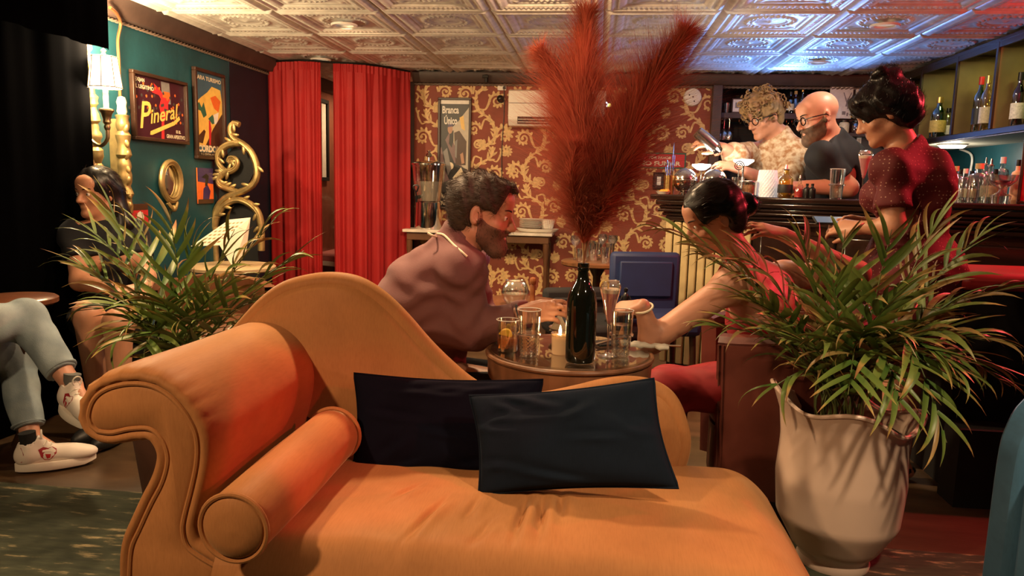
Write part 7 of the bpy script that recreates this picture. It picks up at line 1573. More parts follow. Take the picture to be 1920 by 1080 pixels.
# ------------------------------------------------------------------ the woman in red opposite him
mat('dress_red', (0.27, 0.008, 0.012), 0.7, noise=0.15, nscale=6, sheen=0.3)
hc = P(1338, 408, 2.56); hR = basis((-0.90, -0.18, -0.42), (-0.3, -0.05, 1))
J = dict(pelvis=P(1462, 722, 2.72), chest=P(1432, 590, 2.62), neck=P(1392, 500, 2.56), sh_l=P(1372, 535, 2.42), sh_r=P(1470, 520, 2.72), el_l=P(1222, 638, 2.40), wr_l=P(1205, 575, 2.36), el_r=P(1608, 512, 2.74), wr_r=P(1470, 440, 2.68), hip_l=P(1458, 728, 2.64), hip_r=P(1464, 726, 2.82), kn_l=P(1245, 728, 2.62), kn_r=P(1250, 722, 2.80))
for k in ('r', 'l'):
    J['an_'+k] = J['kn_'+k]+np.array([0.04, 0, 0]); J['an_'+k][2] = 0.08
t = thing('person', 'dark-haired woman in red dress with one elbow on the bistro table', 'person', (J['pelvis'][0], J['pelvis'][1], 0.0))
lo, hi = bounds(list(J.values())+[hc+np.array([0, 0, 0.13]), hc+np.array([-0.12, 0, 0]), J['wr_l']+np.array([0, 0, 0.1]), np.array([J['an_r'][0]-0.18, J['an_r'][1], 0.03])], 0.15); lo[2] = max(lo[2], 0.0)
F = Field(lo, hi, 0.0062); sk = 0.93
put(F, torso_prims(J, sk, 0.95)); put(F, limb(J['sh_l'], J['el_l'], J['wr_l'], (0.050, 0.040, 0.024))); put(F, limb(J['sh_r'], J['el_r'], J['wr_r'], (0.050, 0.040, 0.024)))
for k in 'rl': put(F, limb(J['hip_'+k], J['kn_'+k], J['an_'+k], (0.085, 0.055, 0.033))); F.cone(J['an_'+k]+np.array([0, 0, -0.045]), J['an_'+k]+np.array([-0.14, 0, -0.055]), 0.026, 0.02, 0.03)
add_head(F, hc, hR, 0.96, True, J['neck']); add_hand(F, J['wr_l'], (-0.75, 0.35, -0.15), (0.1, -0.5, 0.85), 1, 0.75, 0.92); add_hand(F, J['wr_r'], unit(P(1412, 425, 2.64)-J['wr_r']), (0.1, -0.5, 0.8), 1, 0.4, 0.92)
make(t, 'body', F, 'skin_fair'); eyes(t, hc, hR, 0.96)
F = Field(lo, hi, 0.0075); put(F, torso_prims(J, sk, 0.95)[:3], 0.010)
for k in 'rl': put(F, [('c', J['hip_'+k], J['kn_'+k], 0.09, 0.062, 0.05), ('c', J['kn_'+k], J['kn_'+k]+np.array([0.0, 0, -0.26]), 0.06, 0.085, 0.04)], 0.008)
F.cone((J['kn_l']+J['hip_l'])/2, (J['kn_r']+J['hip_r'])/2, 0.07, 0.07, 0.06); F.ripple(0.003, (40, 60), 6); up = unit(J['chest']-J['pelvis']); F.clip(J['chest']+up*0.02+np.array([0, 0, 0]), unit(up+np.array([0.6, 0, 0]))); dr_ = make(t, 'dress', F, 'dress_red')
for k in ('sh_l', 'sh_r'):
    mb = MB(); mb.tube(spline([J['chest']+up*0.03+(J[k]-J['chest'])*0.45+np.array([-0.12, 0, 0]), J[k]*0.7+J['neck']*0.3+np.array([-0.02, 0, 0.062]), J['chest']+up*0.0+(J[k]-J['chest'])*0.4+np.array([0.10, 0, 0])], 14), 0.004, 6, flat=0.4); obj('strap', mb, 'dress_red', dr_)
def w_extra(F, L): F.ell(L(0, -0.125, -0.005), np.array([0.042, 0.038, 0.040]), hR, 0.012)
F = hair_cap(hc, hR, 0.97, 0.010, [((0, 0.115, -0.015), (0.085, 0.070, 0.080)), ((0.0, 0.03, -0.115), (0.12, 0.10, 0.070)), ((0.082, 0.02, -0.040), (0.035, 0.05, 0.05)), ((-0.082, 0.02, -0.040), (0.035, 0.05, 0.05))], 0.006, w_extra, 5, 0.0015)
hm = make(t, 'hair', F, 'hair_black'); comb(t, hm, 2600, hR @ np.array([0, -1.0, -0.15]), 0.035, 0.0007, 'hair_black', 0.02, 0.04, 3, 0.08)
ax_ = unit(J['wr_l']-J['el_l']); Rn = basis(ax_, (0, 1, 0)); a = np.linspace(0, 2*PI, 25)[:-1]; mb = MB(); mb.tube(np.array([J['wr_l']-ax_*0.005+(Rn[:, 0]*math.cos(x)+Rn[:, 2]*math.sin(x))*0.031 for x in a]), 0.004, 6, closed=True); obj('bracelet', mb, 'cord_cream', None, label='cream beaded bracelet on the wrist of the woman in red', cat='bracelet')

# ------------------------------------------------------------------ waitress standing at the bar
def dots_mat():
    m = bpy.data.materials.new('red_polka'); m.use_nodes = True; MATS['red_polka'] = m; nt = m.node_tree; N = nt.nodes; L = nt.links; b = N['Principled BSDF']; b.inputs['Roughness'].default_value = 0.75
    tc = N.new('ShaderNodeTexCoord'); vo = N.new('ShaderNodeTexVoronoi'); vo.inputs['Scale'].default_value = 72; vo.inputs['Randomness'].default_value = 0.35; L.new(tc.outputs['Object'], vo.inputs['Vector'])
    rp = N.new('ShaderNodeValToRGB'); rp.color_ramp.elements[0].position = 0.16; rp.color_ramp.elements[0].color = (0.36, 0.20, 0.15, 1); rp.color_ramp.elements[1].position = 0.22; rp.color_ramp.elements[1].color = (0.10, 0.003, 0.005, 1)
    L.new(vo.outputs['Distance'], rp.inputs['Fac']); L.new(rp.outputs['Color'], b.inputs['Base Color'])
dots_mat()
WD = 3.12
hc = P(1658, 212, WD); hR = basis((-0.88, 0.20, -0.42), (-0.35, 0.08, 1))
J = dict(pelvis=P(1712, 505, WD+0.02), chest=P(1704, 352, WD), neck=P(1692, 282, WD), sh_l=P(1672, 318, WD-0.13), sh_r=P(1742, 312, WD+0.15), el_l=P(1676, 425, WD-0.17), wr_l=P(1612, 427, WD-0.10), el_r=P(1700, 430, WD+0.19), wr_r=P(1622, 418, WD+0.06))
J['hip_l'] = J['pelvis']+np.array([-0.01, -0.085, -0.04]); J['hip_r'] = J['pelvis']+np.array([0.01, 0.085, -0.04])
for k in 'lr': J['kn_'+k] = J['hip_'+k]*1.0; J['kn_'+k][2] = 0.46; J['an_'+k] = J['kn_'+k]*1.0; J['an_'+k][2] = 0.08
t = thing('person', 'waitress in red polka-dot dress with dark bun standing at the bar', 'person', (J['pelvis'][0], J['pelvis'][1], 0.0))
lo, hi = bounds(list(J.values())+[hc+np.array([0, 0, 0.14]), hc+np.array([-0.12, 0, 0]), J['wr_l']+np.array([-0.14, 0, 0]), J['an_l']+np.array([-0.2, 0, -0.06])], 0.16); lo[2] = 0.0
F = Field(lo, hi, 0.0072); sk = 0.95
put(F, torso_prims(J, sk, 0.95, 1.0, 0.9)); put(F, limb(J['sh_l'], J['el_l'], J['wr_l'], (0.048, 0.040, 0.024))); put(F, limb(J['sh_r'], J['el_r'], J['wr_r'], (0.048, 0.040, 0.024)))
for k in 'rl': put(F, limb(J['hip_'+k], J['kn_'+k], J['an_'+k], (0.085, 0.055, 0.033))); F.cone(J['an_'+k]+np.array([0.03, 0, -0.045]), J['an_'+k]+np.array([-0.15, 0, -0.055]), 0.028, 0.02, 0.03)
add_head(F, hc, hR, 1.0, True, J['neck']); add_hand(F, J['wr_l'], unit(P(1556, 424, WD)-J['wr_l']), (-0.2, -0.8, 0.5), -1, (0.45, 0.5, 0.6, 0.7), 0.95); add_hand(F, J['wr_r'], unit(P(1560, 410, WD+0.04)-J['wr_r']), (0.1, 0.6, 0.75), 1, (0.5, 0.55, 0.6, 0.6), 0.95)
make(t, 'body', F, 'skin_warm'); eyes(t, hc, hR, 1.0)
F = Field(lo, hi, 0.0075); put(F, torso_prims(J, sk, 0.98, 1.03, 0.9), 0.015)
for k in 'lr':
    put(F, [('c', J['sh_'+k], J['sh_'+k]*0.24+J['el_'+k]*0.76, 0.050, 0.060, 0.03)], 0.008); F.cone(J['hip_'+k], J['kn_'+k], 0.12, 0.16, 0.08)
F.ell(J['pelvis'], (0.19, 0.19, 0.14), None, 0.08); F.ell(J['chest']+np.array([0.08, -0.02, 0.0]), (0.07, 0.13, 0.15), None, 0.05); F.ripple(0.0032, (36, 55, 75), 9)
for k in 'lr': m_ = J['sh_'+k]*0.32+J['el_'+k]*0.68; F.clip_local(m_, unit(J['el_'+k]-J['sh_'+k]), 0.125)
nk = J['neck']+unit(hc-J['neck'])*0.018; F.clip_local(nk, unit(hc-J['neck']+np.array([-0.03, 0, 0])), 0.13); F.clip((0, 0, 0.50), (0, 0, -1)); make(t, 'dress', F, 'red_polka')
def wt_extra(F, L):
    F.ell(L(0, -0.050, 0.118), np.array([0.062, 0.058, 0.045]), hR, 0.012); F.ell(L(0.03, -0.075, 0.145), np.array([0.035, 0.03, 0.026]), hR, 0.01); F.ell(L(-0.03, -0.03, 0.150), np.array([0.034, 0.032, 0.024]), hR, 0.01); F.ell(L(0, -0.085, 0.0), np.array([0.075, 0.055, 0.09]), hR, 0.02)
    F.ell(L(0, 0.078, 0.062), np.array([0.066, 0.030, 0.044]), hR, 0.015)
F = hair_cap(hc, hR, 1.0, 0.016, [((0, 0.125, -0.045), (0.085, 0.060, 0.075)), ((0.0, 0.03, -0.135), (0.12, 0.10, 0.075)), ((0.088, 0.03, -0.050), (0.03, 0.05, 0.045)), ((-0.088, 0.03, -0.050), (0.03, 0.05, 0.045))], 0.0062, wt_extra, 7, 0.003)
hm = make(t, 'hair', F, 'hair_black'); comb(t, hm, 3600, hR @ np.array([0, -0.6, 0.5]), 0.03, 0.0007, 'hair_black', 0.10, 0.15, 3, 0.3)
for k in 'lr': p = J['an_'+k]; mb = MB(); mb.ell((p[0]-0.06, p[1], 0.04), (0.125, 0.042, 0.040), None, 18, 10); obj('shoe', mb, 'shoe_black', t, world=True)
pp = P(1560, 414, WD+0.03); ph_ = thing('smartphone', 'small phone held in the hands of the waitress', 'phone', pp); mat('phone_screen', (0.02, 0.02, 0.025), 0.1, emit=(0.5, 0.6, 0.7), estr=0.25)
mb = MB(); mb.box((0, 0, 0), (0.14, 0.070, 0.009), rotx(0.35)); obj('case', mb, 'shoe_black', ph_, bevel=0.003); mb = MB(); mb.box(rotx(0.35) @ np.array([0, 0, 0.0052]), (0.13, 0.062, 0.001), rotx(0.35)); obj('screen', mb, 'phone_screen', ph_)

# ------------------------------------------------------------------ the two bartenders
def bartender(label, hc, hR, s, J, shirt_m, sleeve, skin, seed, slv_clip=True, rip=0.003):
    for k in 'lr': J['hip_'+k] = J['pelvis']+np.array([0.0, 0.09 if k == 'r' else -0.09, -0.04]); J['kn_'+k] = J['hip_'+k]*1.0; J['kn_'+k][2] = 0.48; J['an_'+k] = J['kn_'+k]*1.0; J['an_'+k][2] = 0.08
    t = thing('person', label, 'person', (J['pelvis'][0], J['pelvis'][1], 0.0)); J2 = {k: v for k, v in J.items() if k[:2] not in ('hd', 'nm')}
    lo, hi = bounds(list(J2.values())+[hc+np.array([0, 0, 0.14*s]), hc+np.array([-0.13*s, 0, 0]), J['wr_l']+np.array([-0.15, 0, 0]), J['wr_r']+np.array([-0.15, 0, 0])], 0.19); lo[2] = 0.0
    F = Field(lo, hi, 0.0082); put(F, torso_prims(J, s, 1.05, 1.05))
    for k in 'lr':
        put(F, limb(J['sh_'+k], J['el_'+k], J['wr_'+k], (0.054*s, 0.045*s, 0.030*s))); put(F, limb(J['hip_'+k], J['kn_'+k], J['an_'+k], (0.09, 0.06, 0.04))); F.cone(J['an_'+k]+np.array([0, 0, -0.05]), J['an_'+k]+np.array([-0.14, 0, -0.055]), 0.03, 0.025, 0.03)
        add_hand(F, J['wr_'+k], J['hd_'+k], J['nm_'+k], 1 if k == 'l' else -1, 0.55, s)
    add_head(F, hc, hR, s, False, J['neck']); make(t, 'body', F, skin); eyes(t, hc, hR, s)
    F = Field(lo, hi, 0.0082); put(F, torso_prims(J, s, 1.08, 1.10), 0.018)
    cuts = []
    for k in 'lr':
        m_ = J['sh_'+k]*(1-sleeve)+J['el_'+k]*sleeve if sleeve <= 1 else J['el_'+k]*(2-sleeve)+J['wr_'+k]*(sleeve-1)
        if sleeve <= 1: put(F, [('c', J['sh_'+k], m_*0.75+J['el_'+k]*0.25, 0.056*s, 0.058*s, 0.03)], 0.010); cuts.append((m_, J['el_'+k]-J['sh_'+k]))
        else: put(F, [('c', J['sh_'+k], J['el_'+k], 0.064*s, 0.056*s, 0.03), ('c', J['el_'+k], m_, 0.056*s, 0.045*s, 0.02)], 0.012)
    F.ripple(rip, (38, 58), seed)
    for c_ in cuts: F.clip_local(c_[0], unit(c_[1]), 0.13)
    nk = J['neck']+unit(hc-J['neck'])*0.045*s; F.clip_local(nk, unit(hc-J['neck']), 0.15*s); F.clip(J['pelvis']+np.array([0, 0, -0.1]), (0, 0, -1)); make(t, 'shirt', F, shirt_m)
    F = Field(lo, hi, 0.011); put(F, torso_prims(J, s)[:1], 0.012)
    for k in 'lr': put(F, limb(J['hip_'+k], J['kn_'+k], J['an_'+k], (0.10, 0.075, 0.06)), 0.008)
    F.clip(J['pelvis']+np.array([0, 0, 0.02]), (0, 0, 1)); make(t, 'trousers', F, 'trousers_black')
    for k in 'lr': p = J['an_'+k]; mb = MB(); mb.ell((p[0]-0.06, p[1], 0.045), (0.135, 0.048, 0.045), None, 18, 10); obj('shoe', mb, 'shoe_black', t, world=True)
    return t
mat('polo_black', (0.008, 0.008, 0.011), 0.8, noise=0.2, sheen=0.15); mat('shirt_floral', (0.66, 0.55, 0.40), 0.75, nscale=34, col2=(0.36, 0.18, 0.08), detail=2.0)
BD = 4.62; hc = P(1533, 219, BD); hR = basis((-0.93, -0.22, -0.28), (-0.18, 0, 1)); s = 1.20
J = dict(pelvis=P(1590, 450, BD+0.12), chest=P(1570, 318, BD+0.08), neck=P(1560, 268, BD+0.04), sh_l=P(1540, 295, BD-0.12), sh_r=P(1592, 292, BD+0.26), el_l=P(1590, 352, BD-0.14), wr_l=P(1505, 350, BD-0.16), el_r=P(1600, 360, BD+0.28), wr_r=P(1520, 362, BD+0.18), hd_l=np.array([-1, -0.1, 0.05]), nm_l=np.array([0, -0.4, 0.9]), hd_r=np.array([-1, 0, 0.0]), nm_r=np.array([0, 0.3, 0.9]))
t = bartender('bald bearded bartender in glasses and black polo shirt behind the bar', hc, hR, s, J, 'polo_black', 0.72, 'skin_fair', 3); glasses(t, hc, hR, s)
beard(t, hc, hR, s, J['neck'], 0.006, 'beard_grey', 0.006)
CD = 4.98; hc = P(1432, 218, CD); hR = basis((-0.80, -0.48, -0.36), (-0.25, -0.12, 1)); s = 1.16
J = dict(pelvis=P(1480, 440, CD+0.10), chest=P(1462, 315, CD+0.06), neck=P(1462, 262, CD+0.03), sh_r=P(1418, 288, CD+0.10), sh_l=P(1494, 292, CD-0.04), el_r=P(1378, 292, CD-0.16), wr_r=P(1356, 278, CD-0.24), el_l=P(1470, 352, CD-0.20), wr_l=P(1395, 322, CD-0.28), hd_r=np.array([-0.8, -0.2, 0.25]), nm_r=np.array([0.2, -0.6, 0.7]), hd_l=np.array([-0.9, -0.1, 0.3]), nm_l=np.array([0.1, -0.5, 0.8]))
t = bartender('curly-haired bartender in glasses and patterned beige shirt mixing a drink', hc, hR, s, J, 'shirt_floral', 1.25, 'skin_fair', 8); glasses(t, hc, hR, s)
F = hair_cap(hc, hR, s, 0.012, [((0, 0.12, -0.035), (0.085, 0.066, 0.082)), ((0.0, 0.03, -0.110), (0.12, 0.11, 0.075)), ((0.082, 0.01, -0.040), (0.035, 0.05, 0.05)), ((-0.082, 0.01, -0.040), (0.035, 0.05, 0.05))], 0.007, lambda F, L: (F.ell(L(0, 0.02, 0.10), np.array([0.085, 0.085, 0.04]), hR, 0.02), F.ell(L(0, 0.085, 0.075), np.array([0.075, 0.045, 0.04]), hR, 0.02)), 7, 0.006)
hm = make(t, 'hair', F, 'hair_blond'); ro, no = scalp_points(hm.data, 130, 4); mb = MB(); rg = np.random.default_rng(8)
for r_, n_ in zip(ro, no):
    if (r_-hc) @ hR[:, 2] < 0.0: continue
    b_ = basis(unit(n_+rg.normal(0, 0.5, 3))); a = np.linspace(0, 2*PI*1.6, 15); rad = rg.uniform(0.009, 0.016); mb.tube(np.array([r_+n_*0.004+b_[:, 1]*0.022*x/6+(b_[:, 0]*math.cos(x)+b_[:, 2]*math.sin(x))*rad for x in a]), 0.0042, 5)
obj('curls', mb, 'hair_blond', t, world=True, recalc=False, kind='stuff')
sp0 = J['wr_r']+np.array([-0.10, -0.03, 0.035]); t = thing('cocktail_shaker', 'steel cocktail shaker tilted in the hand of the curly bartender', 'shaker', sp0)
Rm = np.stack([*basis(unit((0.55, 0.1, -0.83))).T], 1); b_ = basis(unit((0.75, 0.1, -0.65))); Rm = np.stack([b_[:, 0], -b_[:, 2], b_[:, 1]], 1)
mb = MB(); mb.lathe([(0, -0.09), (0.035, -0.09), (0.042, -0.03), (0.045, 0.05), (0, 0.05)], (0, 0, 0), 20, Rm); obj('tin', mb, 'steel', t); mb = MB(); mb.lathe([(0.045, 0.0501), (0.040, 0.09), (0.02, 0.11), (0, 0.112)], (0, 0, 0), 20, Rm); obj('cap', mb, 'chrome', t)

# ------------------------------------------------------------------ seated woman on the left
LD = 3.34; hc = P(182, 362, LD); hR = basis((-0.20, -0.97, -0.05), (0, 0, 1)); s = 1.0
J = dict(pelvis=P(215, 590, LD+0.12), chest=P(205, 470, LD+0.04), neck=P(200, 418, LD+0.02), sh_r=P(140, 440, LD-0.06), sh_l=P(250, 440, LD+0.12), el_r=P(150, 528, LD-0.18), wr_r=P(225, 545, LD-0.30), el_l=P(275, 520, LD+0.0), wr_l=P(275, 535, LD-0.24))
J['hip_r'] = J['pelvis']+np.array([-0.09, -0.06, -0.03]); J['hip_l'] = J['pelvis']+np.array([0.09, -0.03, -0.03]); J['kn_r'] = P(165, 590, LD-0.42); J['kn_l'] = P(222, 605, LD-0.46); J['an_r'] = J['kn_r']+np.array([0.02, 0.02, 0]); J['an_r'][2] = 0.09; J['an_l'] = J['kn_l']+np.array([-0.03, 0.02, 0]); J['an_l'][2] = 0.09
t = thing('person', 'long-haired woman in black T-shirt sitting behind the left palm', 'person', (J['pelvis'][0], J['pelvis'][1], 0.0))
lo, hi = bounds(list(J.values())+[hc+np.array([0, 0, 0.12]), hc+np.array([-0.1, -0.12, 0]), J['wr_r']+np.array([0.15, -0.1, 0]), J['an_l']+np.array([0, -0.16, -0.07])], 0.14); lo[2] = 0.0
F = Field(lo, hi, 0.0072); put(F, torso_prims(J, 0.93, 0.95, 1, 0.9)); put(F, limb(J['sh_r'], J['el_r'], J['wr_r'], (0.048, 0.040, 0.025))); put(F, limb(J['sh_l'], J['el_l'], J['wr_l'], (0.048, 0.040, 0.025)))
for k in 'rl': put(F, limb(J['hip_'+k], J['kn_'+k], J['an_'+k], (0.085, 0.058, 0.036))); F.cone(J['an_'+k]+np.array([0, 0.02, -0.05]), J['an_'+k]+np.array([0, -0.14, -0.06]), 0.028, 0.022, 0.03)
add_head(F, hc, hR, s, True, J['neck']); add_hand(F, J['wr_r'], (0.9, -0.2, -0.05), (0, -0.2, 1), 1, 0.3, 0.93); add_hand(F, J['wr_l'], (-0.4, -0.8, -0.1), (0, -0.2, 1), 1, 0.3, 0.93); make(t, 'body', F, 'skin_tan'); eyes(t, hc, hR, s)
mat('tee_black', (0.006, 0.007, 0.011), 0.85, noise=0.2); F = Field(lo, hi, 0.0078); put(F, torso_prims(J, 0.93, 0.97, 1.02, 0.9), 0.014)
for k in 'lr': put(F, [('c', J['sh_'+k], J['sh_'+k]*0.36+J['el_'+k]*0.64, 0.054, 0.054, 0.03)], 0.008)
F.ripple(0.0028, (40, 60), 5)
for k in 'lr': F.clip_local(J['sh_'+k]*0.45+J['el_'+k]*0.55, unit(J['el_'+k]-J['sh_'+k]), 0.11)
nk = J['neck']+unit(hc-J['neck'])*0.02; F.clip_local(nk, unit(hc-J['neck']), 0.13); F.clip(J['pelvis']+np.array([0, 0, -0.03]), (0, 0, -1)); make(t, 'shirt', F, 'tee_black')
F = Field(lo, hi, 0.009); put(F, torso_prims(J, 0.95)[:1], 0.014)
for k in 'lr': put(F, [('c', J['hip_'+k], J['hip_'+k]*0.35+J['kn_'+k]*0.65, 0.095, 0.085, 0.04)], 0.006)
F.clip(J['pelvis']+np.array([0, 0, 0.07]), (0, 0, 1)); make(t, 'shorts', F, 'trousers_black')
def lw_extra(F, L):
    F.cone(L(-0.035, -0.06, 0.0), L(-0.075, -0.060, -0.16), 0.055, 0.050, 0.03); F.cone(L(-0.075, -0.060, -0.16), L(-0.09, -0.03, -0.30), 0.050, 0.030, 0.03)
def cap2(): 
    F = Field(hc-np.array([0.22, 0.22, 0.36]), hc+0.2, 0.0065); L = lambda *p: hc+hR @ np.array(p)
    F.ell(L(0, -0.016, 0.038), np.array([0.086, 0.106, 0.094]), hR, 0.02); F.ell(L(0, -0.045, -0.015), np.array([0.078, 0.066, 0.085]), hR, 0.03); lw_extra(F, L); F.ripple(0.002, (70, 120), 3)
    F.ell(L(0, 0.108, -0.04), np.array([0.076, 0.070, 0.098]), hR, 0.012, True); F.ell(L(0, 0.06, -0.13), np.array([0.09, 0.07, 0.075]), hR, 0.012, True); return F
hm = make(t, 'hair', cap2(), 'hair_black'); comb(t, hm, 2400, np.array([0, 0, -0.8])+hR @ np.array([0, -0.5, 0]), 0.05, 0.0008, 'hair_black', 0.03, 0.04, 3, 0.08)
for k in 'lr': p = J['an_'+k]; mb = MB(); mb.ell((p[0], p[1]-0.06, 0.04), (0.042, 0.125, 0.040), None, 18, 10); obj('shoe', mb, 'shoe_black', t, world=True)
bc = J['pelvis']; t = thing('upholstered_bench', 'dark upholstered bench along the left wall under the woman in black', 'bench', (X0+0.35, bc[1], 0)); zb_ = bc[2]-0.125
mb = MB(); mb.b2((X0+0.19, bc[1]-0.16, zb_-0.09), (bc[0]+0.22, bc[1]+0.35, zb_)); obj('seat_pad', mb, 'black_fabric', t, world=True, bevel=0.02)
mb = MB(); mb.b2((X0+0.21, bc[1]-0.13, 0.0), (bc[0]+0.20, bc[1]+0.33, zb_-0.0905)); obj('plinth', mb, 'black_base', t, world=True)

# ------------------------------------------------------------------ guest in jeans cut off by the left edge
def jeans_mat():
    mat('denim', (0.30, 0.36, 0.38), 0.8, nscale=7, col2=(0.17, 0.22, 0.25), bump=0.3, bscale=350)
jeans_mat(); mat('sneaker_white', (0.78, 0.70, 0.62), 0.5, noise=0.08); mat('sole_white', (0.82, 0.76, 0.66), 0.45); mat('sneaker_red', (0.35, 0.02, 0.03), 0.5); mat('sock_grey', (0.12, 0.12, 0.11), 0.9); mat('sock_black', (0.01, 0.01, 0.01), 0.9)
JD = 2.58
J = dict(pelvis=np.array([-2.40, 2.26, 0.58]), hip_a=np.array([-2.36, 2.19, 0.57]), hip_b=np.array([-2.36, 2.36, 0.56]), kn_a=P(48, 598, JD+0.02), an_a=P(135, 722, JD-0.05), kn_b=P(28, 665, JD+0.14), an_b=P(58, 822, JD+0.02))
J['chest'] = J['pelvis']+np.array([0.0, -0.06, 0.36]); J['neck'] = J['chest']+np.array([0.0, 0.0, 0.2]); J['sh_l'] = J['chest']+np.array([-0.02, 0.13, 0.13]); J['sh_r'] = J['chest']+np.array([0.02, -0.16, 0.13])
hc = J['neck']+np.array([0.02, -0.02, 0.15]); hR = basis((1, 0.1, 0), (0, 0, 1)); J['el_l'] = J['sh_l']+np.array([0.0, 0.02, -0.27]); J['wr_l'] = J['el_l']+np.array([0.04, -0.10, -0.18]); J['el_r'] = J['sh_r']+np.array([0.0, -0.02, -0.27]); J['wr_r'] = J['el_r']+np.array([0.04, 0.08, -0.18])
for k in ('el_l', 'wr_l', 'el_r', 'wr_r'): J[k][0] = min(J[k][0], J['pelvis'][0]+0.02)
t = thing('person', 'guest in pale jeans and sneakers sitting cross-legged at the left edge', 'person', (J['pelvis'][0], J['pelvis'][1], 0.0))
lo, hi = bounds(list(J.values())+[hc+np.array([0, 0, 0.12])], 0.19); lo[2] = 0.0
F = Field(lo, hi, 0.0085); put(F, torso_prims(J, 0.95)); put(F, limb(J['sh_l'], J['el_l'], J['wr_l'], (0.05, 0.04, 0.025))); put(F, limb(J['sh_r'], J['el_r'], J['wr_r'], (0.05, 0.04, 0.025))); put(F, limb(J['hip_a'], J['kn_a'], J['an_a'], (0.085, 0.055, 0.034))); put(F, limb(J['hip_b'], J['kn_b'], J['an_b'], (0.085, 0.055, 0.034)))
add_hand(F, J['wr_l'], (0.2, -0.2, -0.9), (0.9, 0, 0.2), 1, 0.4); add_hand(F, J['wr_r'], (0.4, -0.2, -0.8), (0.9, 0, 0.2), -1, 0.4); F.cone(J['an_b'], J['an_b']+np.array([0.13, -0.01, -0.05]), 0.032, 0.024, 0.02); fa = unit((0.75, -0.45, -0.45)); F.cone(J['an_a'], J['an_a']+fa*0.1, 0.032, 0.026, 0.02)
add_head(F, hc, hR, 0.98, False, J['neck']); make(t, 'body', F, 'skin_fair'); eyes(t, hc, hR, 0.98)
F = Field(lo, hi, 0.007); put(F, torso_prims(J, 0.95)[:1], 0.012); ea = J['kn_a']*0.20+J['an_a']*0.80; eb = J['kn_b']*0.13+J['an_b']*0.87
put(F, limb(J['hip_a'], J['kn_a'], ea, (0.092, 0.070, 0.050)), 0.004); put(F, limb(J['hip_b'], J['kn_b'], eb, (0.092, 0.070, 0.050)), 0.004); F.ripple(0.0024, (45, 70), 12); F.clip_local(ea, unit(ea-J['kn_a']), 0.09); F.clip_local(eb, unit(eb-J['kn_b']), 0.09); je = make(t, 'jeans', F, 'denim')
for (e_, k_) in ((ea, J['kn_a']), (eb, J['kn_b'])):
    ax_ = unit(e_-k_); Rn = basis(ax_); a = np.linspace(0, 2*PI, 25)[:-1]; mb = MB(); mb.tube(np.array([e_-ax_*0.012+(Rn[:, 0]*math.cos(x)+Rn[:, 2]*math.sin(x))*0.054 for x in a]), 0.006, 6, closed=True); obj('hem', mb, 'denim', je)
F = Field(lo, hi, 0.011); put(F, torso_prims(J, 0.95), 0.014); put(F, limb(J['sh_l'], J['el_l'], J['wr_l'], (0.055, 0.046, 0.034)), 0.008); put(F, limb(J['sh_r'], J['el_r'], J['wr_r'], (0.055, 0.046, 0.034)), 0.008); F.clip_local(J['neck']+np.array([0, 0, 0.05]), (0, 0, 1), 0.13); F.clip(J['pelvis']+np.array([0, 0, 0.0]), (0, 0, -1)); make(t, 'shirt', F, 'tee_black')
F = hair_cap(hc, hR, 0.98, 0.008, [((0, 0.108, -0.02), (0.078, 0.068, 0.088)), ((0.0, 0.02, -0.115), (0.12, 0.10, 0.075))], 0.009); make(t, 'hair', F, 'hair_brown')
